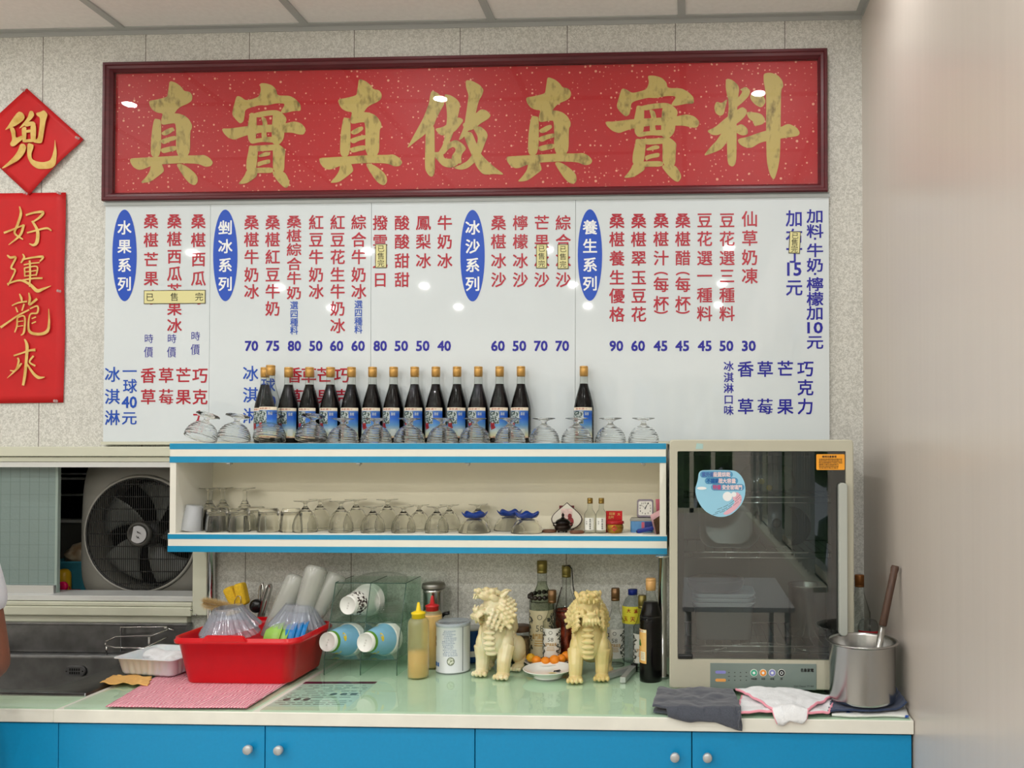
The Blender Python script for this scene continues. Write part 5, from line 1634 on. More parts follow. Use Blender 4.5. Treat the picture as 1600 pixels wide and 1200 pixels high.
obj('sponge', b, mat('yellow_sponge', (226, 184, 44), rough=0.9, var=0.1, vscale=200, bump=0.8, bscale=420), t, world=True)
b = B(); tube(b, [W(377, 940, 2.60), W(392, 968, 2.605), W(403, 1000, 2.61)], 0.0035, 8)
obj('stick', b, mat('pink_stick', (214, 160, 160), rough=0.4), t, world=True)
b = B(); tube(b, [W(365, 952, 2.58), W(367, 938, 2.578), W(371, 931, 2.577), W(376, 932, 2.577), W(376.5, 940, 2.578), W(374, 951, 2.58)], 0.0013, 6)
obj('wire_loop', b, M_steel, t, world=True)
t = thing('bottle_brush', 'beige bristle bottle brush lying behind the red tub beside the post', 'brush', W(345, 945, 2.62))
b = B(); a_, c_ = W(318, 941, 2.545), W(366, 951, 2.585); tube(b, [a_, c_], 0.0018, 6)
obj('wire_stem', b, M_steel, t, world=True)
b = B()
random.seed(2)
for k in range(1100):
    u = k/1100
    p = a_.lerp(c_, u)
    an = k*2.399
    l = 0.0195*(0.7+0.5*random.random())*(0.75 if u < 0.08 else 1)
    d = Vector((-0.35, math.cos(an), math.sin(an)))
    e1 = p+d*l
    w = Vector((0.0007, 0, 0)) if k % 2 else Vector((0.0003, 0.0006, 0.0))
    f = b.faces.new([b.verts.new(v) for v in (p-w, p+w, e1+w*0.3, e1-w*0.3)])
obj('bristles', b, mat('beige_bristle', (206, 178, 124), rough=0.8, var=0.2, vscale=200), t, world=True, recalc=False)
# ================================================================ ACRYLIC CUP RACK + PAPER CUPS
M_acr = thin_glass('green_edged_acrylic', (246, 251, 248), (216, 231, 223), rough=0.02, ior=1.49)
M_acred = mat('dark_green_acrylic_edge', (58, 84, 74), rough=0.15)
rx0, rx1 = G(505, 1055, ZK).x, G(622, 1055, ZK).x
ry0 = 2.443
H3 = 0.262
t = thing('cup_rack', 'green-edged clear acrylic rack holding three stacks of paper cups', 'rack', ((rx0+rx1)/2, ry0, ZK))
def yf(z): return ry0+0.36*max(0, z-0.045)      # front leans back
th = 0.003
prof = [(ry0, 0.0002), (ry0, 0.045), (yf(H3), H3), (2.655, H3), (2.655, 0.0002)]
for x in (rx0, (rx0+rx1)/2-th/2, rx1-th):
    b = B(); poly(b, [Vector((x, y, ZK+z)) for y, z in prof], (th, 0, 0))
    sd = obj('upright_panel', b, M_acr, t, world=True)
    q = B()
    tube(q, [Vector((x+th/2, y-0.0003, ZK+z)) for y, z in prof[:4]], 0.0014, 6)
    obj('dark_edge', q, M_acred, sd, world=True)
for z in (0.048, 0.150, H3):
    for xa, xb in ((rx0+th, (rx0+rx1)/2-th/2), ((rx0+rx1)/2+th/2, rx1-th)):
        b = B(); bx(b, xa, xb, yf(z)+0.001, 2.652, ZK+z-th, ZK+z)
        s_ = obj('shelf_panel', b, M_acr, t, world=True)
        q = B(); tube(q, [(xa, yf(z), ZK+z-th/2), (xb, yf(z), ZK+z-th/2)], 0.0014, 6)
        obj('dark_edge', q, M_acred, s_, world=True)
b = B(); bx(b, rx0, rx1, 2.6555, 2.6575, ZK, ZK+H3)
obj('back_panel', b, M_acr, t, world=True)
M_paper = mat('white_cup_paper', (232, 232, 226), rough=0.5)
M_cblue = mat('light_blue_cup_print', (136, 192, 222), rough=0.45, var=0.10, vscale=14)
M_cgreen = mat('green_cup_print', (92, 146, 48), rough=0.45)
M_cblk = mat('black_pattern_cup_print', (236, 234, 228), rough=0.45, rgb2=(52, 36, 36), vscale=120, sharp=(0.5, 0.54))
M_cyel = mat('yellow_cup_print', (226, 200, 60), rough=0.45)
def cup(label, kind):
    """origin at the base disc centre, base towards -z local... axis along +z towards the rim"""
    t = thing('paper_cup', label, 'paper cup', (0, 0, 0), group='paper cups in the acrylic rack')
    b = B(); lathe(b, [(0, 0.003), (0.0262, 0.003), (0.0270, 0.0), (0.0278, 0.0), (0.0295, 0.013), (0.0478, 0.093), (0.0506, 0.0945), (0.0500, 0.0968), (0.0466, 0.095), (0.0270, 0.006), (0, 0.006)], 40)
    bd = obj('body', b, M_paper, t)
    b = B()
    lathe(b, [(0.0300, 0.0145), (0.0475, 0.0900)], 40)
    sl = obj('printed_sleeve', b, M_cblue if kind == 'blue' else M_paper, bd, recalc=True)
    if kind == 'blue':
        b = B(); lathe(b, [(0.0296, 0.0115), (0.0318, 0.0205)], 40)
        obj('green_band', b, M_cgreen, bd)
        b = B()
        for a, z, s in ((200, 0.036, 0.010), (206, 0.044, 0.007), (60, 0.040, 0.011), (320, 0.038, 0.010), (240, 0.066, 0.005)):
            ra = 0.0302+(z-0.0145)*0.232+0.0006
            vs = []
            for k in range(14):
                u, v = s*1.4*math.cos(2*PI*k/14), s*0.55*math.sin(2*PI*k/14)
                rr = 0.0302+(z+v-0.0145)*0.232+0.0006
                vs.append(b.verts.new((rr*math.cos(R(a)+u/rr), rr*math.sin(R(a)+u/rr), z+v)))
            b.faces.new(vs)
        obj('printed_fruit', b, M_cyel, bd)
    else:
        b = B(); lathe(b, [(0.0299, 0.012), (0.0374, 0.046)], 40)
        obj('printed_pattern', b, M_cblk, bd)
    b = B()
    for k, ch in enumerate('紙容器'): put_glyph(b, ch, lambda u, v: Vector((u, v+0.010-0.008*k, 0.0027)), 0.0055, 0.0055)
    obj('base_print', b, mat('grey_base_print', (176, 176, 168), rough=0.6), bd)
    return t
stacks = [('blue', (511, 1003), (539, 1000), 'lower left'), ('blue', (570, 1004), (597, 999), 'lower right'), ('pattern', (543, 946), (569, 939), 'upper left')]
protos = {}
for kind, (bx_, by_), (rx_, ry_), wh in stacks:
    Yb = 2.445 if kind == 'blue' else 2.492
    a = W(bx_, by_, Yb)
    c = W(rx_, ry_, Yb+0.080)
    d = (c-a).normalized()
    q = Vector((0, 0, 1)).rotation_difference(d)
    for k in range(4):
        lab = ('%s paper cup sticking out of the %s slot of the acrylic rack' % ('light blue printed' if kind == 'blue' else 'black patterned white', wh)) if k == 0 else '%s nested paper cup behind the outermost one in the %s slot of the rack' % (ORD[k], wh)
        if kind not in protos:
            protos[kind] = cup(lab, kind)
            t = protos[kind]
        else: t = dup(protos[kind], (0, 0, 0), (0, 0, 0), lab)
        t.location = a+d*(0.0070*k)
        t.rotation_euler = q.to_euler()
M_lidpl = thin_glass('clear_lid_plastic', (250, 251, 250), (206, 212, 208), rough=0.03)
pr = None
for k in range(5):
    p = Vector(((rx0+rx1)/2+0.050, 2.575, ZK+0.1502+0.0062*k))
    lab = '%s clear plastic cup lid stacked in the upper right slot of the rack' % (['lowest', 'second lowest', 'middle', 'second highest', 'topmost'][k])
    if pr is None:
        pr = thing('flat_lid', lab, 'lid', p, group='clear cup lids in the rack')
        b = B(); lathe(b, [(0.046, 0.0), (0.047, 0.001), (0.046, 0.004), (0.042, 0.007), (0.041, 0.013), (0.030, 0.0145), (0, 0.0145)], 36)
        obj('body', b, M_lidpl, pr)
    else: dup(pr, p, label=lab)
# big clear lid lying on top of the rack
b = B(); lathe(b, fine([(0.082, 0.0), (0.080, 0.006), (0.060, 0.016), (0.03, 0.022), (0, 0.024)], 3), 40)
p = Vector(((rx0+rx1)/2+0.01, 2.585, ZK+H3+0.0005))
bmesh.ops.translate(b, vec=p, verts=b.verts)
for v in b.verts: v.co.y = p.y+(v.co.y-p.y)*0.8
solo('dome_lid', b, M_lidpl, 'large shallow clear dome lid lying on top of the acrylic rack', 'lid', org=p)

# ================================================================ SQUEEZE BOTTLES, CANS
M_sq = thin_glass('soft_squeeze_plastic', (244, 240, 214), (214, 208, 170), rough=0.3, haze=(214, 208, 156), hazef=0.30)
M_sauce = mat('tan_sauce', (226, 184, 116), rough=0.35, sss=0.1)
def squeeze(loc, label, capc, fill):
    t = thing('squeeze_bottle', label, 'squeeze bottle', loc)
    b = B(); lathe(b, [(0, 0), (0.029, 0), (0.0308, 0.002), (0.0308, 0.150), (0.0295, 0.163), (0.024, 0.171), (0.020, 0.172)], 36)
    obj('body', b, M_sq, t)
    b = B(); lathe(b, [(0, 0.0012), (0.0285, 0.0012), (0.0300, 0.003), (0.0300, fill), (0, fill)], 36)
    obj('sauce', b, M_sauce, t)
    b = B(); lathe(b, [(0, 0.172), (0.0195, 0.172), (0.0195, 0.184), (0.021, 0.1845), (0.021, 0.188), (0.012, 0.192), (0.0075, 0.193), (0.0035, 0.217), (0.0022, 0.218), (0, 0.218)], 30, mod=lambda r, z, a: r*(1+0.012*math.cos(24*a)) if 0.173 < z < 0.185 else r)
    obj('cap', b, capc, t)
    return t
sp = G(648, 1061, ZK)
squeeze((sp.x, sp.y+0.031, ZK), 'squeeze bottle with yellow nozzle cap, half full of tan sauce', mat('yellow_cap', (240, 208, 30), rough=0.35), 0.074)
sp = G(669, 1045, ZK)
squeeze((sp.x+0.002, sp.y+0.031, ZK), 'squeeze bottle with red nozzle cap, full of tan sauce, behind the yellow one', mat('red_cap', (200, 40, 44), rough=0.35), 0.160)
sp = G(700, 1053, ZK)
cx_, cy_ = sp.x, sp.y+0.053
t = thing('powder_can', 'white printed powder can with clear plastic lid', 'can', (cx_, cy_, ZK))
b = B(); lathe(b, [(0, 0), (0.0505, 0), (0.0518, 0.001), (0.0505, 0.003), (0.0505, 0.140), (0.0518, 0.1415), (0.0512, 0.143), (0, 0.1425)], 48)
bd = obj('body', b, mat('white_glossy_can', (224, 228, 232), rough=0.3, spec=0.5), t)
b = B(); lathe(b, [(0.0525, 0.136), (0.0535, 0.1445), (0.0528, 0.147), (0.048, 0.1475), (0.046, 0.145), (0, 0.145)], 48)
obj('lid', b, thin_glass('clear_can_lid', (222, 228, 232), (160, 168, 172), rough=0.08, haze=(214, 222, 226), hazef=0.3), t)
b = B()
random.seed(6)
for k in range(16):
    z = 0.126-0.0052*k
    if z < 0.052: break
    cyl_text(b, random.choice(['營養成分每份', '使用方法沖泡', '保存期限標示', '注意事項說明', '蛋白質脂肪鈣', '成分脫脂奶粉']), 0.0509, R(random.uniform(-4, 6)), z, random.uniform(0.026, 0.046), 0.0032)
obj('small_print', b, mat('blue_grey_print', (96, 124, 166), rough=0.5), bd)
b = B()
for k, ch in enumerate('奶粉'): cyl_text(b, ch, 0.0509, R(-63), 0.100-0.017*k, 0.013, 0.014, 0.012, fit=False)
obj('brown_lettering', b, mat('brown_print', (116, 78, 48), rough=0.5), bd)
b = B(); patch(b, 0.0509, R(-72), R(-50), 0.018, 0.030, 6); patch(b, 0.0509, R(-46), R(-38), 0.018, 0.030, 3)
obj('blue_block', b, mat('can_blue_print', (40, 110, 190), rough=0.5), bd)
b = B(); patch(b, 0.0509, R(48), R(51), 0.004, 0.138, 3)
obj('seam_stripe', b, mat('grey_seam', (120, 124, 130), rough=0.4), bd)
b = B()
for r_, dd in ((0.0125, 0.0),):
    vs = []
    for k in range(28):
        u, v = 0.0115*math.cos(2*PI*k/28), 0.0125*math.sin(2*PI*k/28)
        a = R(8)+u/0.0511
        vs.append(b.verts.new((0.0511*math.sin(a), -0.0511*math.cos(a), 0.036+v)))
    b.faces.new(vs)
se = obj('round_seal', b, mat('grey_green_seal', (120, 128, 110), rough=0.5), bd)
b = B()
vs = []
for k in range(28):
    u, v = 0.0090*math.cos(2*PI*k/28), 0.0100*math.sin(2*PI*k/28)
    a = R(8)+u/0.0513
    vs.append(b.verts.new((0.0513*math.sin(a), -0.0513*math.cos(a), 0.036+v)))
b.faces.new(vs)
obj('seal_face', b, mat('pale_seal', (220, 222, 210), rough=0.5, rgb2=(140, 150, 120), vscale=200, sharp=(.5, .55)), bd)
p = W(677, 1000, 2.640)
t = thing('steel_canister', 'tall stainless canister with flat lid at the back behind the squeeze bottles', 'canister', (p.x, 2.640, ZK))
b = B(); lathe(b, [(0, 0), (0.031, 0), (0.032, 0.002), (0.032, 0.213), (0.0335, 0.216), (0.033, 0.226), (0, 0.226)], 36)
obj('body', b, M_steel, t)
b = B(); lathe(b, [(0, 0.2262), (0.036, 0.2262), (0.037, 0.230), (0.037, 0.238), (0.034, 0.244), (0, 0.247)], 36)
obj('lid', b, mat('satin_steel_lid', (150, 148, 142), rough=0.4, metal=0.9), t)
t = thing('black_ladle', 'black plastic spoon end poking up behind the powder can', 'ladle', W(690, 965, 2.59))
b = B(); tube(b, [W(684, 985, 2.592), W(688, 966, 2.592), W(694, 959, 2.590), W(702, 956, 2.588)], [0.004, 0.0045, 0.006, 0.003], 8)
ell(b, W(697, 959, 2.589), (0.012, 0.006, 0.0045), sub=2)
tube(b, [W(684, 985, 2.592), G(682, 1020, ZK+0.003)+Vector((0, 0.0, 0))], 0.004, 8)
obj('spoon', b, M_black, t, world=True)
p = W(737, 1010, 2.625)
t = thing('blue_can', 'blue can with white emblem half hidden behind the powder can and left lion', 'can', (p.x, 2.63, ZK))
b = B(); lathe(b, [(0, 0), (0.030, 0), (0.0315, 0.002), (0.0315, 0.096), (0.033, 0.099), (0, 0.1)], 36)
bd = obj('body', b, mat('deep_blue_can', (16, 66, 130), rough=0.35), t)
b = B(); lathe(b, [(0, 0.0995), (0.034, 0.0995), (0.034, 0.104), (0.032, 0.106), (0, 0.106)], 36)
obj('lid', b, mat('pale_grey_lid', (176, 178, 172), rough=0.4), t)
b = B(); patch(b, 0.0318, R(-60), R(60), 0.018, 0.036, 12)
obj('white_band', b, M_whitelabel, bd)
p = W(809, 1010, 2.60)
t = thing('storage_jar', 'small glass jar with dark wooden lid behind the left lion', 'jar', (p.x, 2.637, ZK))
b = B(); lathe(b, fine([(0, 0), (0.031, 0), (0.034, 0.004), (0.034, 0.080), (0.030, 0.088), (0.029, 0.094)], 2), 36)
obj('glass', b, M_clear, t)
b = B(); lathe(b, [(0, 0.002), (0.031, 0.003), (0.0325, 0.006), (0.0325, 0.072), (0, 0.072)], 36)
obj('contents', b, mat('brown_dried_contents', (128, 104, 70), rough=0.9, var=0.4, vscale=120), t)
b = B(); lathe(b, [(0, 0.0942), (0.0335, 0.0942), (0.0345, 0.097), (0.0345, 0.108), (0.032, 0.111), (0, 0.111)], 36)
obj('lid', b, mat('dark_wood_lid', (84, 60, 40), rough=0.5, var=0.2, vscale=60), t)

# ================================================================ LIQUOR BOTTLES
M_leaf = mat('dark_leaf_print', (70, 74, 66), rough=0.5)
M_goldtxt = mat('gold_print', (186, 146, 66), rough=0.45)
M_olive = mat('olive_gold_cap', (128, 116, 60), rough=0.35, metal=0.6)
M_browncap = mat('brown_gold_cap', (120, 90, 58), rough=0.35, metal=0.6)
def liquor(name, label, loc, s, r, hs, hn, rn, capm, capc, lab_z, big='58', group=None, rot=0.0, caplen=0.036, tint=None, labm=None):
    """s: total height without scaling; r body radius; hs shoulder start; hn neck base; rn neck radius"""
    t = thing(name, label, 'bottle', loc, rotz=rot, group=group)
    b = B(); lathe(b, fine([(0, 0), (r-0.004, 0), (r, 0.004), (r, hs), (r*0.96, hs+0.012), (r*0.72, hs+(hn-hs)*0.6), (rn*1.25, hn), (rn, hn+0.012), (rn, s-caplen)], 3), 36)
    g = obj('glass', b, tint or M_clear, t)
    b = B(); lathe(b, [(0, s-caplen-0.003), (rn+0.0012, s-caplen-0.003), (rn+0.0012, s-caplen+0.004), (rn+0.0004, s-caplen+0.0045), (rn+0.0014, s-caplen+0.005), (rn+0.0016, s-0.006), (rn+0.0008, s-0.0055), (rn+0.0012, s-0.001), (rn, s), (0, s)], 30)
    obj('cap', b, capm, t)
    if lab_z:
        z0, z1 = lab_z
        h = z1-z0
        b = B(); patch(b, r+0.0005, R(-74), R(74), z0, z1, 20)
        lb = obj('label', b, labm or M_whitelabel, t)
        b = B()
        random.seed(int(s*1000))
        for sg in (-1, 1):
            for k in range(26):
                v = z0+h*(0.05+0.9*(k/26))
                a = sg*(0.95+0.25*math.sin(k*1.1))
                if 0.45 < k/26 < 0.62: a = sg*1.12
                q = []
                l, w = random.uniform(0.004, 0.0075)*r/0.03, random.uniform(0.0018, 0.0032)*r/0.03
                th_ = random.uniform(0, PI)
                for m_ in range(8):
                    u_, v_ = l*math.cos(m_*PI/4), w*math.sin(m_*PI/4)
                    u2, v2 = u_*math.cos(th_)-v_*math.sin(th_), u_*math.sin(th_)+v_*math.cos(th_)
                    aa = a+u2/r
                    q.append(b.verts.new(((r+0.0008)*math.sin(aa), -(r+0.0008)*math.cos(aa), min(z1, max(z0, v+v2)))))
                b.faces.new(q)
        obj('leaf_print', b, M_leaf, lb)
        b = B()
        cyl_text(b, big, r+0.0009, 0, z0+h*0.62, r*0.62, h*0.14, 0.0)
        k = 20
        ring = [(1.0, z0+h*0.85)]
        for ro, ri in ((0.20*r, 0.15*r),):
            for m_ in range(k):
                pts = []
                for rr, mm in ((ro, m_), (ro, m_+1), (ri, m_+1), (ri, m_)):
                    u_, v_ = rr*math.cos(2*PI*mm/k), rr*math.sin(2*PI*mm/k)
                    pts.append(b.verts.new(((r+0.0009)*math.sin(u_/r), -(r+0.0009)*math.cos(u_/r), z0+h*0.86+v_)))
                b.faces.new(pts)
        cyl_text(b, '600度', r+0.0009, 0, z0+h*0.13, r*0.7, h*0.05, 0.0) if False else None
        obj('label_figures', b, mat('grey_label_print', (96, 96, 88), rough=0.5), lb)
        b = B()
        cyl_text(b, '金門高粱酒', r+0.0009, 0, z0+h*0.45, r*1.3, h*0.12, 0.012)
        for v in (0.34, 0.29, 0.24): patch(b, r+0.0009, R(-26+40*(v-.24)), R(26-40*(v-.24)), z0+h*v, z0+h*(v+0.018), 6)
        obj('label_lettering', b, M_goldtxt, lb)
    return t
p = W(846, 1000, 2.622)
liq1 = liquor('liquor_bottle', 'large clear liquor bottle wearing a dark bead bracelet, behind the orange plate', (p.x, 2.630, ZK), 0.318, 0.0395, 0.178, 0.232, 0.0150, M_olive, None, (0.022, 0.166), caplen=0.036, labm=mat('aged_cream_label', (206, 196, 160), rough=0.5))
b = B(); lathe(b, [(0, 0.004), (0.036, 0.004), (0.0375, 0.01), (0.0375, 0.178), (0.03, 0.21), (0.0185, 0.235), (0.0142, 0.25), (0.0142, 0.252), (0, 0.252)], 32)
obj('liquor', b, thin_glass('liquor_body', (232, 236, 224), (170, 172, 156), ior=1.12), liq1)
t = thing('bead_bracelet', 'dark wooden bead bracelet hung round the shoulder of the large liquor bottle', 'bracelet', (p.x, 2.630, ZK+0.209))
for k in range(16):
    a = 2*PI*k/16
    b = B(); ell(b, (0.039*math.cos(a), 0.039*math.sin(a), 0.004*math.sin(a+0.5)), 0.0078, sub=2)
    obj('bead', b, mat('dark_wood_bead', (38, 30, 24), rough=0.25), t)
p = W(884, 1000, 2.622)
gin = liquor('ginseng_bottle', 'clear bottle of dark red steeped roots with a black strap hanging from its cap', (p.x-0.001, 2.640, ZK), 0.302, 0.0370, 0.150, 0.218, 0.0135, M_olive, None, None, caplen=0.034)
b = B()
lathe(b, fine([(0, 0.004), (0.033, 0.004), (0.0352, 0.008), (0.0352, 0.150), (0.0345, 0.156), (0, 0.158)], 2), 32)
obj('steeped_roots', b, mat('dark_red_roots', (74, 20, 12), rough=0.25, rgb2=(170, 70, 44), vscale=42, stretch=(1, 1, 0.5), sharp=(0.48, 0.66)), gin)
b = B(); tube(b, [(-0.006, -0.013, 0.300), (0.010, -0.011, 0.303), (0.018, -0.004, 0.292), (0.0225, -0.010, 0.240), (0.030, -0.014, 0.205), (0.0385, -0.016, 0.185), (0.040, -0.016, 0.172)], [0.0024, 0.0024, 0.0018, 0.0018, 0.0022, 0.003, 0.0022], 6)
for z in (0.215, 0.205, 0.195): ell(b, (0.0275+(0.215-z)*0.45, -0.015, z), 0.0042, sub=1)
obj('black_strap', b, M_black, gin)
b = B(); tube(b, [(-0.030, -0.031, 0.13), (-0.030, -0.020, 0.17), (-0.022, -0.012, 0.205), (-0.013, -0.0125, 0.235)], 0.0016, 6)
obj('dark_sliver', b, mat('dark_brown_root', (44, 24, 16), rough=0.5), gin)
# offering plates and oranges
M_china = mat('white_china', (232, 232, 226), rough=0.15, coat=0.3)
def plate(name, label, loc, r, h):
    b = B(); lathe(b, fine([(0, 0.0), (r*0.52, 0.0), (r*0.55, 0.003), (r*0.60, h*0.30), (r*0.86, h*0.72), (r, h*0.95), (r*0.995, h), (r*0.96, h*0.97), (r*0.70, h*0.58), (r*0.5, h*0.40), (0, h*0.38)], 3), 48)
    o = obj(name, b, M_china)
    o.location = loc
    return tag(o, label, 'plate')
sp = G(853, 1063, ZK)
PL1 = Vector((sp.x, sp.y+0.040, ZK))
t = plate('china_plate', 'empty footed white china plate in front of the oranges', PL1, 0.0745, 0.026)
b = B(); poly(b, [Vector((0.012+0.012*math.cos(k*PI/7)+0.003*math.cos(3*k), 0.006*math.sin(k*PI/7), 0.0108)) for k in range(14)])
m_ = obj('yellow_mark', b, mat('faded_yellow_stain', (214, 200, 120), rough=0.5), t)
b = B()
for q in ([(0.014, 0.012), (0.02, 0.024), (0.03, 0.03)], [(0.018, 0.02), (0.027, 0.012)], [(0.024, 0.026), (0.024, 0.016), (0.033, 0.01)], [(0.013, 0.022), (0.034, 0.022)]):
    tube(b, [(x, y, 0.0112+max(0, (math.hypot(x, y)-0.03))*0.1) for x, y in q], 0.0011, 5)
obj('ink_mark', b, M_ink, t)
PL2 = Vector((W(855, 1034, 2.575).x, 2.572, ZK))
plate('china_plate', 'white china plate carrying the small oranges and a small liquor bottle', PL2, 0.0715, 0.020)
ZP = ZK+0.0077
sm = liquor('liquor_bottle', 'small clear liquor bottle with white label standing on the plate of oranges', (W(861.5, 1000, 2.565).x, 2.578, ZP), 0.226, 0.0285, 0.118, 0.152, 0.0118, M_browncap, None, (0.024, 0.112), group=None)
M_or = mat('orange_peel', (238, 140, 26), rough=0.42, bump=0.25, bscale=520, var=0.06, vscale=60)
M_orY = mat('yellow_orange_peel', (226, 172, 34), rough=0.42, bump=0.25, bscale=520, var=0.08, vscale=60)
pr = None
for px, py, Y, r_, m, lab in ((829.5, 1026.5, 2.560, 0.0148, M_orY, 'yellowish small orange at the left edge of the plate'), (838.5, 1029.5, 2.536, 0.0152, M_or, 'small orange on the plate beside the yellowish one'), (852.5, 1031.5, 2.528, 0.0148, M_or, 'small orange at the front of the plate, left of the middle'),
                              (866.5, 1029.5, 2.529, 0.0160, M_or, 'small orange at the front of the plate, right below the bottle label'), (877.5, 1029, 2.545, 0.0145, M_or, 'small orange right of the bottle, between two others'), (885, 1021.5, 2.562, 0.0158, M_or, 'highest small orange at the right edge of the plate')):
    p = W(px, py, Y)
    zc_ = ZP+r_*0.92+0.0045
    d2 = math.hypot(p.x-PL2.x, Y-PL2.y)
    if d2 > 0.045: zc_ += (d2-0.045)*0.42
    t = thing('small_orange', lab, 'orange', (p.x, Y, zc_), group='small oranges on the plate', rot=(R(20*math.sin(px)), R(25*math.cos(px)), px))
    b = B(); ell(b, (0, 0, 0), (r_, r_, r_*0.9), sub=3)
    for v in b.verts:
        if abs(v.co.x)+abs(v.co.y) < 0.004: v.co.z *= 0.90
    obj('fruit', b, m, t)
    b = B(); lathe(b, [(0, r_*0.80), (0.002, r_*0.82), (0.0015, r_*0.86), (0, r_*0.87)], 8)
    obj('stem_end', b, mat('green_stem_end', (90, 90, 40), rough=0.7), t)
# right-hand bottles
p = W(961.5, 1000, 2.610)
liquor('liquor_bottle', 'small clear liquor bottle with brown cap, just right of the right lion', (p.x, 2.610, ZK), 0.236, 0.0290, 0.122, 0.160, 0.0122, M_browncap, None, (0.022, 0.112))
p = W(1003.5, 1000, 2.555)
liquor('liquor_bottle', 'small clear liquor bottle with gold cap, mostly hidden behind the dark syrup bottle', (p.x, 2.555, ZK), 0.224, 0.0275, 0.118, 0.156, 0.0115, M_olive, None, (0.022, 0.110))
p = W(988.5, 1000, 2.637)
t = thing('water_bottle', 'clear ribbed plastic bottle with blue cap and yellow red-lettered label', 'bottle', (p.x, 2.640, ZK))
b = B()
pf = [(0, 0.003), (0.026, 0), (0.0325, 0.006)]
for k in range(9): pf += [(0.033, 0.012+0.012*k), (0.0318, 0.018+0.012*k)]
pf += [(0.033, 0.122), (0.033, 0.165), (0.031, 0.180), (0.022, 0.200), (0.0135, 0.208), (0.0125, 0.213)]
lathe(b, pf, 36)
obj('body', b, thin_glass('clear_pet_plastic', (228, 234, 234), (130, 138, 138), haze=(200, 206, 206), hazef=0.12), t)
b = B(); lathe(b, [(0, 0.211), (0.0150, 0.211), (0.0150, 0.226), (0.0140, 0.228), (0, 0.228)], 30, mod=lambda r, z, a: r*(1+0.01*math.cos(30*a)))
obj('cap', b, mat('blue_bottle_cap', (24, 44, 128), rough=0.35), t)
b = B(); patch(b, 0.0338, R(-85), R(85), 0.124, 0.178, 20)
lb = obj('label', b, mat('yellow_paper_label', (222, 214, 60), rough=0.5), t)
b = B()
for ch, a, z, s in (('大', -18, 0.166, 0.013), ('溪', 20, 0.164, 0.013), ('玉', -36, 0.140, 0.015), ('天', 4, 0.140, 0.016)): cyl_text(b, ch, 0.0342, R(a), z, s, s, 0.02, fit=False)
obj('label_lettering', b, mat('red_brush_lettering', (160, 26, 24), rough=0.5), lb)
sp = G(1016, 1065, ZK)
t = thing('syrup_bottle', 'large dark syrup bottle with tan cap and orange label on the counter beside the dryer', 'bottle', (sp.x, sp.y+0.034, ZK), rotz=R(-58))
BP2 = fine([(0, 0), (0.029, 0), (0.033, 0.004), (0.033, 0.168), (0.0322, 0.182), (0.0285, 0.200), (0.0225, 0.218), (0.0165, 0.236), (0.0138, 0.248), (0.0130, 0.262)], 2)
b = B(); lathe(b, BP2, 36)
obj('glass', b, M_clear, t)
b = B(); lathe(b, [(r-0.0011 if r > 0.001 else 0, z+(0.001 if z < 0.004 else 0)) for r, z in BP2 if z < 0.222]+[(0.0205, 0.2235), (0, 0.2235)], 36)
obj('syrup', b, M_syrup, t)
b = B(); lathe(b, [(0, 0.258), (0.0142, 0.258), (0.0142, 0.262), (0.0148, 0.2625), (0.0150, 0.285), (0.0145, 0.2855), (0.0150, 0.286), (0.0146, 0.291), (0.013, 0.293), (0, 0.293)], 30)
obj('cap', b, mat('tan_cap', (206, 160, 100), rough=0.4, metal=0.2), t)
b = B(); patch(b, 0.0335, R(-52), R(38), 0.050, 0.148, 16)
lb = obj('label', b, mat('orange_printed_label', (226, 150, 54), rough=0.45, rgb2=(232, 214, 150), vscale=18), t)
b = B(); patch(b, 0.0337, R(-50), R(36), 0.139, 0.147, 12); patch(b, 0.0337, R(-2), R(32), 0.058, 0.084, 6)
obj('label_panels', b, mat('pale_label_panel', (232, 222, 190), rough=0.5), lb)
b = B()
cyl_text(b, '桑椹汁', 0.0339, R(-6), 0.143, 0.034, 0.006, 0.01)
for k in range(4): cyl_text(b, '純天然', 0.0339, R(14), 0.079-0.005*k, 0.014, 0.003)
obj('label_lettering', b, mat('dark_red_label_text', (130, 40, 34), rough=0.5), lb)
b = B()
for a, z in ((-8, 0.112), (-14, 0.106), (-3, 0.104)):
    q = [b.verts.new((0.0340*math.sin(R(a)+0.005*math.cos(k*PI/6)/0.034), -0.0340*math.cos(R(a)+0.005*math.cos(k*PI/6)/0.034), z+0.006*math.sin(k*PI/6))) for k in range(12)]
    b.faces.new(q)
obj('leaf_print', b, mat('green_leaf_print', (60, 110, 40), rough=0.5), lb)
# steel clamp tongs lying on the glass
t = thing('steel_clamp', 'V-shaped steel clamp with square arms lying between right lion and syrup bottle', 'clamp', G(985, 1050, ZK))
hz = 0.0068
pv = G(991, 1047, ZK)
for px, py in ((944, 1062), (973, 1067)):
    e_ = G(px, py, ZK)
    d = (pv-e_); L_ = d.length; an = math.atan2(d.y, d.x)
    b = B(); bx(b, 0, L_*0.92, -0.0082, 0.0082, 0.0003, 0.0165, 0.0006, 1)
    bmesh.ops.transform(b, matrix=Matrix.Translation(e_) @ Matrix.Rotation(an, 4, 'Z'), verts=b.verts)
    obj('arm', b, mat('satin_clamp_steel', (190, 192, 190), rough=0.38, metal=0.6), t, world=True)
b = B(); lathe(b, [(0, 0.0003), (0.011, 0.0003), (0.011, 0.0195), (0, 0.0200)], 20, c=pv)
obj('pivot', b, mat('dark_pivot', (50, 50, 50), rough=0.3, metal=0.8), t, world=True)

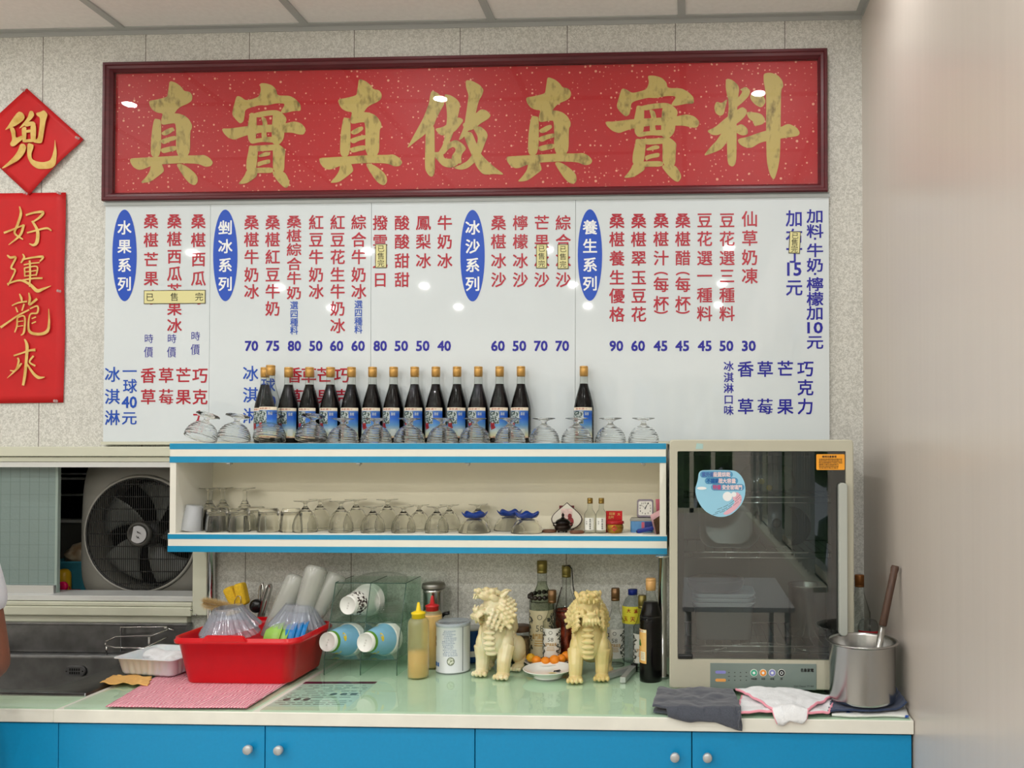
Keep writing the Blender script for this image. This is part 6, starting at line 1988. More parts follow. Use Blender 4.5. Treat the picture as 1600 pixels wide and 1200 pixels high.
# ================================================================ STONE LIONS
M_jade = mat('cream_yellow_stone', (232, 224, 190), rough=0.22, sss=0.2, rgb2=(212, 190, 128), vscale=14, sharp=(0.35, 0.75), coat=0.25)
M_jade2 = mat('yellow_stone', (226, 210, 152), rough=0.22, sss=0.2, rgb2=(204, 178, 106), vscale=14, sharp=(0.35, 0.75), coat=0.25)
def lion(label, loc, rotz, m, hyaw, hpitch, mirror=1):
    t = thing('stone_lion', label, 'statue', loc, rotz=rotz)
    b = B()
    E_ = lambda c, r, rot=None, sub=3: ell(b, c, r, rot, sub)
    # chest, trunk, belly
    E_((0, -0.014, 0.118), (0.036, 0.034, 0.062), Matrix.Rotation(R(-6), 3, 'X'))
    E_((0, 0.030, 0.088), (0.040, 0.055, 0.044), Matrix.Rotation(R(-20), 3, 'X'))
    E_((0, 0.074, 0.070), (0.045, 0.040, 0.044))
    E_((0, -0.012, 0.165), (0.028, 0.027, 0.036))
    # ridged belly plates
    for k in range(8):
        z = 0.068+0.0155*k
        yy = -0.046+0.00022*(k-3)**2*8-0.002
        E_((0, yy-0.0035+(0.004 if k > 5 else 0), z), (0.0205-0.0010*abs(k-3), 0.0090, 0.0072), sub=2)
    # front legs: upper mass, shank, paw with toes
    for s in (-1, 1):
        fx, fy = 0.036*s, -0.020+(0.010 if s == -mirror else -0.012)
        E_((0.037*s, -0.006, 0.085), (0.019, 0.026, 0.040))
        E_((0.041*s, 0.000, 0.108), (0.010, 0.020, 0.036))          # shoulder flame
        E_((0.044*s, 0.006, 0.136), (0.006, 0.010, 0.017))
        for i in range(5): ell(b, (0.0465*s, -0.010+0.006*i, 0.074+0.011*i), 0.0065, sub=2)
        tube(b, [(0.037*s, -0.008, 0.085), (fx, fy+0.004, 0.045), (fx, fy, 0.018)], [0.0245, 0.0205, 0.0185], 12)
        E_((fx, fy-0.006, 0.010), (0.0205, 0.0225, 0.0115))
        for k in range(4): ell(b, (fx+(k-1.5)*0.0118, fy-0.027+0.003*abs(k-1.5), 0.0076), (0.0060, 0.0090, 0.0078), sub=2)
        # hind legs
        E_((0.040*s, 0.078, 0.055), (0.021, 0.034, 0.040))
        tube(b, [(0.043*s, 0.080, 0.045), (0.045*s, 0.092, 0.026), (0.045*s, 0.070, 0.012)], [0.020, 0.014, 0.013], 10)
        E_((0.046*s, 0.062, 0.0095), (0.018, 0.026, 0.0105))
        for k in range(4): ell(b, (0.046*s+(k-1.5)*0.0088, 0.037, 0.0068), (0.0055, 0.0075, 0.0066), sub=2)
    # spine ridge and tail
    for k in range(9):
        u = k/8
        E_((0, 0.028+0.080*u, 0.150-0.042*u), (0.007, 0.008, 0.010), sub=2)
    tube(b, [(0, 0.112, 0.080), (0.012, 0.122, 0.110), (0.010, 0.116, 0.142), (-0.004, 0.108, 0.160)], [0.014, 0.013, 0.012, 0.003], 10)
    # head in its own frame
    HM = Matrix.Translation((0, -0.020, 0.204)) @ Matrix.Rotation(hyaw, 4, 'Z') @ Matrix.Rotation(hpitch, 4, 'X') @ Matrix.Scale(1.10, 4)
    HR = HM.to_3x3().normalized()
    def h(c, r, rot=None, sub=2):
        r = r if isinstance(r, (list, tuple)) else (r, r, r)
        ell(b, HM @ Vector(c), tuple(1.1*q for q in r), HR @ (rot if rot else Matrix.Identity(3)), sub)
    h((0, 0.006, 0.002), (0.030, 0.032, 0.028), sub=3)
    h((0, -0.030, 0.012), (0.021, 0.026, 0.0120), sub=3)         # upper muzzle
    h((0, -0.053, 0.017), (0.0115, 0.008, 0.0085))               # nose
    for s in (-1, 1):
        h((0.008*s, -0.0585, 0.015), 0.0052)
        h((0.0145*s, -0.042, 0.005), (0.0085, 0.015, 0.0065))     # lip folds
        h((0.0155*s, -0.026, 0.027), (0.0115, 0.010, 0.0090))     # brows
        h((0.0145*s, -0.036, 0.0215), 0.0066)                     # eyes
        h((0.0235*s, -0.016, 0.014), (0.008, 0.014, 0.009))
        h((0.006*s, -0.0555, -0.001), (0.0026, 0.0026, 0.0070))   # fangs
        tube(b, [HM @ Vector((0.024*s, 0.002, 0.022)), HM @ Vector((0.031*s, 0.006, 0.038)), HM @ Vector((0.033*s, 0.010, 0.045))], [0.008, 0.006, 0.002], 8)   # ears
    for k in range(5): h(((k-2)*0.0095, -0.010, 0.033-0.0012*abs(k-2)), (0.0075, 0.0125, 0.0070))
    tube(b, [HM @ Vector((0, 0.006, 0.030)), HM @ Vector((0, 0.020, 0.046)), HM @ Vector((0, 0.034, 0.050))], [0.006, 0.005, 0.003], 8)           # horn
    h((0, -0.022, -0.029), (0.0165, 0.0235, 0.0070), Matrix.Rotation(R(16), 3, 'X'), 3)   # lower jaw
    h((0, -0.030, -0.0215), (0.0095, 0.0165, 0.0038), Matrix.Rotation(R(14), 3, 'X'))     # tongue
    h((0, -0.042, -0.029), (0.0130, 0.006, 0.006))
    for s in (-1, 1):
        h((0.0085*s, -0.0425, -0.021), (0.0024, 0.0024, 0.0055))
        h((0.018*s, -0.012, -0.018), (0.007, 0.013, 0.014))
    for k in range(6):                                             # beard
        tube(b, [HM @ Vector(((k-2.5)*0.0065, -0.036+0.0015*abs(k-2.5)**2, -0.033)), HM @ Vector(((k-2.5)*0.0075, -0.036, -0.046)), HM @ Vector(((k-2.5)*0.0085, -0.029, -0.053-0.002*(k % 2)))], [0.0050, 0.0045, 0.0024], 8)
    random.seed(9)
    # mane: rows of flame locks curling out from cheeks, nape and neck
    for row in range(4):
        n = 13
        for k in range(n):
            a = PI*(-0.10+1.2*k/(n-1))
            dx, dz = math.cos(a), math.sin(a)
            if dz < -0.2 and row < 1: continue
            r0 = 0.029+0.0045*row
            c0 = Vector((r0*dx, 0.002+0.0105*row, -0.002+r0*0.95*dz-0.0055*row))
            tip = c0+Vector((0.0125*dx, 0.010, 0.0115*dz-0.005))
            cu = tip+Vector((0.002*dx-0.003*dz, 0.001, 0.005))
            tube(b, [HM @ c0, HM @ (c0*0.4+tip*0.6), HM @ tip, HM @ cu], [0.0074, 0.0078, 0.0066, 0.0044], 8)
    for s in (-1, 1):                                              # side locks hanging over the neck
        for row in range(4):
            for k in range(4):
                c0 = Vector((s*(0.026+0.002*k), -0.010+0.0125*k, -0.012-0.0115*row))
                tip = c0+Vector((s*0.007, 0.003, -0.011))
                tube(b, [HM @ c0, HM @ ((c0+tip)/2+Vector((s*0.005, 0, 0))), HM @ tip, HM @ (tip+Vector((s*0.004, -0.001, 0.003)))], [0.0062, 0.0058, 0.0044, 0.0026], 8)
    o = obj('body', b, m, t)
    rm = o.modifiers.new('r', 'REMESH'); rm.mode = 'VOXEL'; rm.voxel_size = 0.0016; rm.use_smooth_shade = True
    sm_ = o.modifiers.new('s', 'SMOOTH'); sm_.iterations = 2; sm_.factor = 0.5
    # dark mouth hollow is real: the gap between the jaws
    return t
p = W(774, 1040, 2.470)
L1 = lion('pale cream stone lion statue facing left with raised open mouth, beside the powder can', (p.x, 2.472, ZK), R(-8), M_jade, R(-42), R(-26), 1)
p = W(921, 1040, 2.440)
L2 = lion('yellower stone lion statue facing forward, between the plates and the steel clamp', (p.x, 2.440, ZK), R(2), M_jade2, R(12), R(-24), -1)
for l_ in (L1, L2): l_.scale = (1.04, 1.04, 1.04)
# ================================================================ DISH DRYER
M_dry = mat('warm_grey_enamel', (186, 183, 164), rough=0.35, var=0.02, vscale=10)
M_smokegl = bpy.data.materials.new('smoked_door_glass')
def _smoke(m):
    m.use_nodes = True
    nt = m.node_tree; N, L = nt.nodes, nt.links
    N.remove(N['Principled BSDF'])
    tr = N.new('ShaderNodeBsdfTransparent'); tr.inputs[0].default_value = lin((222, 228, 226))
    gl = N.new('ShaderNodeBsdfGlossy'); gl.inputs['Roughness'].default_value = 0.012; gl.inputs['Color'].default_value = (1, 1, 1, 1)
    fr = N.new('ShaderNodeFresnel'); fr.inputs[0].default_value = 2.0
    mx = N.new('ShaderNodeMixShader')
    ge = N.new('ShaderNodeNewGeometry')
    iv = N.new('ShaderNodeMath'); iv.operation = 'SUBTRACT'; iv.inputs[0].default_value = 1.0
    ml = N.new('ShaderNodeMath'); ml.operation = 'MULTIPLY'
    L.new(ge.outputs['Backfacing'], iv.inputs[1]); L.new(fr.outputs[0], ml.inputs[0]); L.new(iv.outputs[0], ml.inputs[1])
    L.new(ml.outputs[0], mx.inputs[0]); L.new(tr.outputs[0], mx.inputs[1]); L.new(gl.outputs[0], mx.inputs[2])
    L.new(mx.outputs[0], N['Material Output'].inputs['Surface'])
_smoke(M_smokegl)
M_dryin = mat('dark_dryer_lining', (126, 132, 132), rough=0.4, metal=0.3)
YD, YDB = 2.292, 2.672
dx0, dx1 = W(1046, 800, YD).x, W(1334, 800, YD).x
dz0, dz1 = ZK+0.016, W(1190, 687, YD).z
def dX(px): return W(px, 860, YD).x
def dZ(py): return W(1190, py, YD).z
gx0, gx1, gz0, gz1 = dX(1058.5), dX(1322), dZ(1031), dZ(705)
t = DRY = thing('dish_dryer', 'big warm-grey dish dryer cabinet with smoked glass door on the counter at right', 'dish dryer', ((dx0+dx1)/2, YD, ZK))
b = B()
bx(b, dx0, dx0+0.012, YD+0.004, YDB, dz0, dz1-0.004, 0.004); bx(b, dx1-0.012, dx1, YD+0.004, YDB, dz0, dz1-0.004, 0.004)
bx(b, dx0, dx1, YD+0.004, YDB, dz1-0.014, dz1, 0.006, 3); bx(b, dx0+0.002, dx1-0.002, YD+0.01, YDB, dz0, dz0+0.060, 0.003)
# front frame
loft(b, [[Vector((x, YD+0.01, z)) for x, z in rrect(dx0, dx1, dz0, dz1, 0.012)], [Vector((x, YD+0.002, z)) for x, z in rrect(dx0, dx1, dz0, dz1, 0.012)], [Vector((x, YD, z)) for x, z in rrect(dx0+0.003, dx1-0.003, dz0+0.003, dz1-0.003, 0.010)],
         [Vector((x, YD, z)) for x, z in rrect(gx0, gx1, gz0, gz1, 0.003)], [Vector((x, YD+0.014, z)) for x, z in rrect(gx0, gx1, gz0, gz1, 0.003)]], False, False, smooth=False)
obj('body', b, M_dry, t, world=True)
b = B()
bx(b, dx0+0.013, dx1-0.013, YDB-0.012, YDB-0.002, dz0+0.061, dz1-0.015)
bx(b, dx0+0.0125, dx0+0.0145, YD+0.015, YDB-0.012, dz0+0.061, dz1-0.015); bx(b, dx1-0.0145, dx1-0.0125, YD+0.015, YDB-0.012, dz0+0.061, dz1-0.015)
bx(b, dx0+0.0146, dx1-0.0146, YD+0.015, YDB-0.0125, dz0+0.0605, dz0+0.0625)
obj('lining', b, M_dryin, t, world=True)
b = B(); bx(b, gx0+0.001, gx1-0.001, YD+0.004, YD+0.008, gz0+0.001, gz1-0.001)
door = obj('door', b, M_smokegl, t, world=True)
b = B()
bx(b, gx0+0.001, gx0+0.018, YD+0.0085, YD+0.013, gz0+0.002, gz1-0.002); bx(b, dX(1300), gx1-0.001, YD+0.0085, YD+0.013, gz0+0.002, gz1-0.002)
bx(b, gx0+0.018, dX(1300), YD+0.0085, YD+0.013, gz1-0.012, gz1-0.002); bx(b, gx0+0.018, dX(1300), YD+0.0085, YD+0.013, gz0+0.002, gz0+0.014)
bx(b, gx0+0.002, gx0+0.042, YD-0.004, YD+0.006, gz0+0.001, gz0+0.012, 0.002)
obj('door_edge', b, mat('black_door_edge', (20, 22, 22), rough=0.3), door, world=True)
b = B()
hx0_, hx1_ = dX(1309), dX(1322.5)
loft(b, [[Vector((x, YD-0.022, z)) for x, z in rrect(hx0_+0.002, hx1_-0.002, dZ(989), dZ(755), 0.008)], [Vector((x, YD-0.018, z)) for x, z in rrect(hx0_, hx1_, dZ(990.5), dZ(754), 0.010)], [Vector((x, YD+0.003, z)) for x, z in rrect(hx0_, hx1_, dZ(990.5), dZ(754), 0.010)]])
obj('handle', b, mat('pale_grey_handle', (176, 180, 172), rough=0.35), door, world=True)
# control panel
b = B(); bx(b, dX(1109.5), dX(1275), YD-0.0015, YD+0.001, W(1190, 1077, YD).z, W(1190, 1036.5, YD).z, 0.0006, 1)
cp = obj('control_panel', b, mat('teal_grey_panel', (122, 136, 130), rough=0.35), t, world=True)
def disc(b, px, py, r, y, n=28):
    c = W(px, py, YD)
    poly(b, [Vector((c.x+r*math.cos(2*PI*k/n), y, c.z+r*math.sin(2*PI*k/n))) for k in range(n)], (0, 0.0012, 0))
for px, col_, nm in ((1178, (74, 172, 140), 'green_button'), (1192.3, (236, 150, 60), 'orange_button'), (1206.5, (136, 140, 200), 'violet_button'), (1221, (30, 34, 34), 'black_button')):
    b = B(); disc(b, px, 1051, 0.0100, YD-0.0022)
    obj('button_ring', b, M_whitelabel, cp, world=True)
    b = B(); disc(b, px, 1051, 0.0086, YD-0.0030)
    obj(nm, b, mat(nm, col_, rough=0.3), cp, world=True)
b = B()
for px in (1178, 1192.3, 1206.5): disc(b, px, 1051, 0.0036, YD-0.0036, 12)
c = W(1221, 1051, YD)
Lf, Rt = brush([(c.x+0.0036*math.cos(a), c.z+0.0036*math.sin(a)) for a in [k*PI/7 for k in range(15)]], [0.0014]*15)
ribbon(b, Lf, Rt, lambda u, v: Vector((u, YD-0.0037, v)))
obj('button_icons', b, M_white, cp, world=True)
for py, col_, nm in ((1050, (140, 140, 206), 'violet_indicator'), (1062.5, (236, 166, 90), 'orange_indicator')):
    c = W(1126, py, YD)
    b = B(); poly(b, [Vector((c.x+x, YD-0.0020, c.z+z)) for x, z in rrect(-0.0145, 0.0145, -0.0040, 0.0040, 0.0039)], (0, 0.0008, 0))
    obj(nm, b, mat(nm, col_, rough=0.4), cp, world=True)
b = B()
for px in (1139, 1148, 1157, 1166):
    for py in (1050.5, 1062.5): disc(b, px, py, 0.0014, YD-0.0020, 8)
    c = W(px, 1056.5, YD); bx(b, c.x-0.0025, c.x+0.0025, YD-0.0019, YD-0.0015, c.z-0.0007, c.z+0.0007)
for px, s in ((1178, '烘乾機'), (1192.3, '烘碗'), (1206.5, '殺菌'), (1221, '開')): wall_glyph(b, s, px, 1060.5, 2.9*len(s), 3.0, YD, 0.01, True); 
wall_glyph(b, '名象家電', 1261, 1047, 20, 5.4, YD, 0.03, True)
wall_glyph(b, 'Dish Cleaner TT-989', 1256, 1072, 30, 2.4, YD, 0.0, True)
for v in b.verts:
    if v.co.y > YD-0.0006: v.co.y -= 0.0019
obj('panel_print', b, M_ink, cp, world=True)
# stickers on the door
M_stk = mat('light_blue_sticker', (150, 204, 228), rough=0.35)
out_ = [(0,0)]
def stk(px, py): return (px, py)
A_st = A(1080, 720, 12.0)
shape = [(130,330),(135,250),(165,195),(230,175),(760,175),(850,200),(940,280),(1000,400),(1020,540),(1005,680),(950,810),(860,920),(750,1010),(620,1052),(500,1052),(380,1015),(270,950),(180,850),(110,720),(78,600),(80,500),(105,430)]
b = B(); poly(b, [Vector((W(*A_st(p), YD+0.003).x, YD+0.0032, W(*A_st(p), YD+0.003).z)) for p in smooth_poly(shape)], (0, 0.0006, 0))
st = obj('round_sticker', b, M_stk, t, world=True)
def st_poly(pts, col_, nm, y, sm=True):
    b = B()
    pts = smooth_poly(pts) if sm else pts
    poly(b, [Vector((W(*A_st(p), YD+0.003).x, y, W(*A_st(p), YD+0.003).z)) for p in pts])
    return obj(nm, b, mat(nm, col_, rough=0.4), st, world=True)
st_poly([(590,985),(740,880),(830,770),(760,700),(850,570),(950,660),(940,780),(860,890),(740,985),(640,1020)], (226, 176, 190), 'pink_swoosh', YD+0.0028)
for (x0, x1, y0, y1), s1, c1, s2 in (((165, 780, 195, 318), '紫外線', (70, 104, 170), '殺菌烘乾'), ((255, 878, 315, 438), '不鏽鋼', (20, 90, 160), '超大容量'), ((372, 995, 435, 558), '特優', (190, 80, 130), '安全玻璃門')):
    st_poly(rrect(x0, x1, y0, y1, 60, 4), (84, 150, 190), 'blue_capsule', YD+0.0027, False)
    for s, xa, xb, col_, nm, in ((s1, x0+35, x0+35+(230 if len(s1) == 3 else 150), c1, 'capsule_word'), (s2, x1-60-(310 if len(s2) == 4 else 350), x1-45, (238, 214, 216), 'capsule_word')):
        b = B(); wall_glyph(b, s, A_st(((xa+xb)/2, 0))[0], A_st((0, (y0+y1)/2))[1], (xb-xa)/12, 7.4, YD, 0.03, True)
        bmesh.ops.translate(b, vec=(0, 0.0023, 0), verts=b.verts)
        obj(nm, b, mat(nm, col_, rough=0.4), st, world=True)
b = B()
for cx_, cy_, r_ in ((680, 670, 88), (800, 632, 48)):
    poly(b, [Vector((W(*A_st((cx_+r_*math.cos(k*PI/12), cy_+r_*math.sin(k*PI/12))), YD).x, YD+0.0024, W(*A_st((cx_+r_*math.cos(k*PI/12), cy_+r_*math.sin(k*PI/12))), YD).z)) for k in range(24)])
poly(b, [Vector((W(*A_st(p), YD).x, YD+0.0024, W(*A_st(p), YD).z)) for p in [(108+90+90*math.cos(k*PI/10), 515+28*math.sin(k*PI/10)) for k in range(20)]])
obj('printed_plates', b, M_white, st, world=True)
b = B()
for (xa, ya), (xb, yb), n in (((500, 905), (910, 640), 19), ((460, 965), (910, 690), 19), ((415, 1008), (930, 730), 21)):
    for k in range(n):
        if (k*7) % 5 == 3: continue
        u = k/(n-1)
        x, y = xa+(xb-xa)*u, ya+(yb-ya)*u+40*math.sin(PI*u)
        poly(b, [Vector((W(*A_st((x+dx_, y+dy_)), YD).x, YD+0.0024, W(*A_st((x+dx_, y+dy_)), YD).z)) for dx_, dy_ in ((-8, 4), (6, -6), (9, 4), (-4, 12))])
obj('small_print', b, M_ink, st, world=True)
b = B(); c = W(1298, 722, YD)
poly(b, [Vector((c.x+x, YD+0.0032, c.z+z)) for x, z in rrect(-0.0385, 0.0385, -0.0215, 0.0215, 0.003)], (0, 0.0006, 0))
ws = obj('warning_sticker', b, mat('orange_warning_sticker', (244, 164, 44), rough=0.4), t, world=True)
b = B()
wall_glyph(b, '使用注意事項', 1296, 713.6, 22, 3.2, YD, 0.03, True)
random.seed(12)
lines_ = ['本機使用前請詳閱說明書內容', '清潔時請先拔除電源插頭以免', '請勿放置塑膠等不耐熱之物品', '運轉中請勿開啟箱門', '避免紫外線直射眼睛及皮膚', '兒童請勿靠近操作']
for k, s in enumerate(lines_): wall_glyph(b, s, 1298-(0 if k in (0, 1, 2) else 3), 717.6+2.75*k, 36 if k < 3 else 30, 2.0, YD, 0.01, True)
bmesh.ops.translate(b, vec=(0, 0.0029, 0), verts=b.verts)
obj('warning_print', b, M_ink, ws, world=True)
b = B(); c = W(1092, 697, YD); poly(b, [Vector((c.x+x, YD-0.0006, c.z+z)) for x, z in ((-0.009, -0.008), (0.011, -0.008), (0.012, 0.006), (-0.006, 0.008))], (0, 0.0005, 0))
obj('tape_scrap', b, mat('pale_blue_tape', (164, 196, 192), rough=0.5), t, world=True)
for px in (1080, 1300):
    x = dX(px)
    for y in (YD+0.04, YDB-0.04):
        b = B(); lathe(b, [(0, ZK+0.0002), (0.016, ZK+0.0002), (0.018, dz0), (0, dz0)], 20, c=(x, y, 0))
        obj('foot', b, M_black, t, world=True)
# racks
for zpy in (777, 863, 1010):
    yr = YD+0.035
    zr_ = W(1190, zpy, yr).z
    b = B()
    xa, xb = dx0+0.016, dx1-0.016
    for y in (yr, YDB-0.03): tube(b, [(xa, y, zr_), (xb, y, zr_)], 0.0024, 6)
    tube(b, [(xa, yr, zr_-0.015), (xb, yr, zr_-0.015)], 0.0014, 6)
    for k in range(19):
        x = xa+0.008+(xb-xa-0.016)*k/18
        tube(b, [(x, yr, zr_-0.001), (x, YDB-0.03, zr_-0.001)], 0.0013, 5)
    for k in range(5):
        x = xa+(xb-xa)*(k+0.5)/5
        tube(b, [(x, yr, zr_), (x, yr, zr_-0.015)], 0.0011, 5)
    obj('wire_shelf', b, M_chrome, t, world=True)
# contents
def rz_(py): return W(1190, py, YD+0.035).z+0.0026
yi = YD+0.16
p = W(1140, 830, YD+0.10)
t = thing('baking_dish', 'dark round-cornered dish standing on edge on the middle dryer shelf, below the round sticker', 'dish', (p.x, YD+0.10, rz_(863)), rot=(R(-12), 0, 0))
b = B()
def rr(k, y, dz=0): return [Vector((x, y, z+dz)) for x, z in rrect(-0.088*k, 0.088*k, 0.076-0.076*k, 0.076+0.076*k, 0.045, 8)]
loft(b, [rr(0.78, 0.035), rr(0.86, 0.034), rr(0.97, 0.002), rr(1.0, 0.0), rr(1.0, -0.003), rr(0.95, -0.003), rr(0.83, 0.030), rr(0.76, 0.031)])
obj('body', b, mat('dark_green_glass_dish', (58, 72, 68), rough=0.15), t)
for k, (px, rr_, lab, tilt) in enumerate(((1212, 0.066, 'dark round pan lid standing on the middle dryer shelf', -14), (1236, 0.058, 'second dark round pan lid leaning behind the first on the middle dryer shelf', -18))):
    y = YD+0.12+0.055*k
    p = W(px, 830, y)
    t = thing('pan_lid', lab, 'lid', (p.x, y, rz_(863)+rr_), rot=(R(90+tilt), 0, 0), group='pan lids in the dryer')
    b = B(); lathe(b, fine([(rr_, 0), (rr_*0.97, 0.004), (rr_*0.7, 0.014), (rr_*0.3, 0.021), (0, 0.022)], 3), 40)
    obj('body', b, mat('dark_grey_lid', (62, 66, 68), rough=0.25, metal=0.3), t)
    b = B(); lathe(b, [(0.006, 0.022), (0.006, 0.032), (0.013, 0.036), (0.012, 0.042), (0, 0.043)], 20)
    obj('knob', b, M_black, t)
pr = None
for k in range(5):
    p = Vector((W(1152, 900, YD+0.12).x+0.0165*k, YD+0.14, rz_(1010)))
    break
p = W(1113, 890, YD+0.11)
t = thing('frying_pan', 'dark shallow pan on top of the white trays in the dryer', 'pan', (p.x+0.01, YD+0.13, rz_(1010)+0.137))
b = B(); lathe(b, fine([(0.080, 0.032), (0.083, 0.033), (0.079, 0.012), (0.06, 0.0), (0, 0.0)], 3)[::-1]+fine([(0.079, 0.031), (0.074, 0.012), (0.058, 0.003), (0, 0.003)], 3), 40)
obj('body', b, mat('dark_pan', (44, 42, 42), rough=0.3, metal=0.3), t)
pr = None
for k in range(3):
    lab = 'grey-white plastic tray stacked under the dark pan in the dryer, %s' % ['lowest', 'middle one', 'topmost'][k]
    pz = rz_(1010)+0.0985+0.0125*k
    if pr is None:
        pr = t = thing('serving_tray', lab, 'tray', (0, 0, 0), group='trays in the dryer')
        b = B()
        def tl(k_, z): return [Vector((x, y, z)) for x, y in rrect(-0.088*k_, 0.088*k_, -0.075*k_, 0.075*k_, 0.02)]
        loft(b, [tl(0.88, 0), tl(0.9, 0.001), tl(1.0, 0.011), tl(1.02, 0.012), tl(0.98, 0.012), tl(0.88, 0.003)])
        obj('body', b, mat('grey_white_tray', (200, 206, 212), rough=0.4), t)
    else: t = dup(pr, (0, 0, 0), label=lab)
    t.location = (W(1130, 900, YD+0.13).x, YD+0.14, pz)
# stand box the trays rest on
p = W(1130, 950, YD+0.14)
t = thing('storage_box', 'clear-sided white box under the trays on the bottom dryer shelf', 'box', (p.x, YD+0.16, rz_(1010)))
b = B()
def sb(k_, z): return [Vector((x, y, z)) for x, y in rrect(-0.086*k_, 0.086*k_, -0.072*k_, 0.072*k_, 0.015)]
loft(b, [sb(0.9, 0), sb(0.92, 0.002), sb(1.0, 0.095), sb(1.02, 0.097), sb(0.98, 0.097), sb(0.9, 0.003)])
obj('body', b, thin_glass('hazy_box_plastic', (170, 176, 178), (110, 116, 118), rough=0.1, haze=(170, 178, 182), hazef=0.35), t)
p = W(1264, 960, YD+0.16)
t = thing('steel_pot', 'tall steel pot at the right on the bottom dryer shelf behind the glass', 'pot', (p.x, YD+0.19, rz_(1010)))
b = B(); lathe(b, [(0, 0), (0.052, 0), (0.055, 0.003), (0.055, 0.142), (0.059, 0.145), (0.057, 0.147), (0.053, 0.143), (0.053, 0.005), (0, 0.005)], 40)
obj('body', b, M_steel, t)
t = thing('oval_platter', 'oval steel platter with looped handles leaning at the front of the bottom dryer shelf', 'platter', (W(1190, 1000, YD+0.06).x, YD+0.062, rz_(1010)+0.001), rot=(R(-64), 0, 0))
b = B()
def ov(k_, z): return [Vector((0.125*k_*math.cos(2*PI*i/56), 0.041+0.041*k_*math.sin(2*PI*i/56), z)) for i in range(56)]
loft(b, [ov(0.8, 0.006), ov(0.86, 0.006), ov(0.97, 0.0), ov(1.0, 0.001), ov(0.98, 0.002), ov(0.86, 0.0075), ov(0.8, 0.0075)])
obj('body', b, M_steel, t)
for s in (-1, 1):
    b = B(); tube(b, [(s*0.116, 0.025, 0.001), (s*0.136, 0.030, 0.004), (s*0.136, 0.052, 0.004), (s*0.116, 0.057, 0.001)], 0.0028, 8)
    obj('handle', b, M_chrome, t)
b = fl_bowl()
t = thing('fluted_bowl', 'clear fluted bowl tipped on the bottom dryer shelf behind the platter', 'bowl', (W(1122, 985, YD+0.2).x, YD+0.26, rz_(1010)+0.004), rot=(0, R(0), 0))
obj('body', b, M_crysp, t)
t.scale = (0.8, 0.8, 0.9)
b = B()
random.seed(14)
g = ell(b, (0, 0, 0.045), (0.085, 0.05, 0.045), sub=4)
for v in b.verts:
    v.co += v.co.normalized()*0.012*noise.noise(v.co*28)
    v.co.z = max(0.0, v.co.z)
o = solo('plastic_bag', b, thin_glass('crinkled_clear_bag', (226, 228, 222), (120, 126, 122), rough=0.05, haze=(206, 206, 196), hazef=0.12), 'crinkled clear plastic bag on the top dryer shelf right of the round sticker', 'bag')
o.location = (W(1200, 777, YD+0.12).x, YD+0.14, rz_(777))
pr = None
for px, py in ((1190, 752), (1202, 762)):
    q = W(px, py, YD+0.125)
    lab = 'yellow round tag inside the clear bag, %s' % ('upper left one' if px == 1190 else 'lower right one')
    b = B(); lathe(b, [(0, -0.001), (0.0085, -0.001), (0.0085, 0.001), (0, 0.001)], 20, M=Matrix.Rotation(R(80), 4, 'X'))
    o = solo('round_tag', b, mat('mustard_tag', (214, 176, 60), rough=0.5), lab, 'tag', 'yellow tags in the bag')
    o.location = (q.x, q.y, q.z)

# ================================================================ POT WITH LADLE, BOTTLES BY THE RIGHT WALL
PZ = ZK+0.0185
pc = Vector((W(1347, 1050, 2.205).x, 2.205, PZ))
t = thing('steel_pot', 'stainless steel pot with rolled rim standing on the navy cloth at the right', 'pot', pc)
b = B(); lathe(b, [(0, 0.0), (0.078, 0.0), (0.0835, 0.004), (0.0845, 0.010), (0.0845, 0.146), (0.0870, 0.149), (0.0915, 0.1505), (0.0925, 0.153), (0.0905, 0.155), (0.0850, 0.154), (0.0830, 0.149), (0.0830, 0.012), (0.080, 0.004), (0, 0.004)], 64)
obj('body', b, mat('satin_steel_pot', (176, 176, 174), rough=0.22, metal=1.0, var=0.06, vscale=9, stretch=(1, 1, 0.1)), t)
top_ = W(1399, 884, 2.235); mid_ = W(1379, 978, 2.215); low_ = pc+Vector((0.018, -0.010, 0.010))
t = thing('long_ladle', 'long ladle with dark wooden handle leaning out of the steel pot', 'ladle', low_)
b = B(); tube(b, [low_+Vector((0, 0, 0.002)), mid_+(low_-mid_)*0.5, mid_+(low_-mid_)*0.02], [0.0085, 0.0085, 0.0092], 12)
ell(b, low_+Vector((-0.006, 0, 0.012)), (0.02, 0.018, 0.010), sub=2)
obj('steel_shaft', b, M_steel, t, world=True)
b = B(); d = (top_-mid_)
tube(b, [mid_, mid_+d*0.02, mid_+d*0.5, mid_+d*0.86, mid_+d*0.865, mid_+d*0.96, top_], [0.009, 0.0105, 0.0098, 0.0100, 0.0094, 0.0112, 0.0095], 14)
obj('wooden_handle', b, mat('dark_wood_handle', (76, 54, 42), rough=0.5, var=0.25, vscale=50, stretch=(4, 4, 0.5)), t, world=True)
p = W(1343, 940, 2.60)
t = thing('rice_wine_bottle', 'clear glass bottle with brown cap in the corner behind the steel pot', 'bottle', (p.x, 2.60, ZK))
b = B(); lathe(b, fine([(0, 0), (0.029, 0), (0.0325, 0.004), (0.0325, 0.155), (0.030, 0.175), (0.018, 0.215), (0.0135, 0.235), (0.0130, 0.250)], 3), 36)
obj('glass', b, M_clear, t)
b = B(); lathe(b, [(0, 0.247), (0.0145, 0.247), (0.0145, 0.252), (0.0140, 0.2525), (0.0145, 0.253), (0.0145, 0.282), (0.0135, 0.284), (0, 0.284)], 28)
obj('cap', b, mat('copper_brown_cap', (150, 96, 50), rough=0.35, metal=0.5), t)
p = W(1359, 985, 2.46)
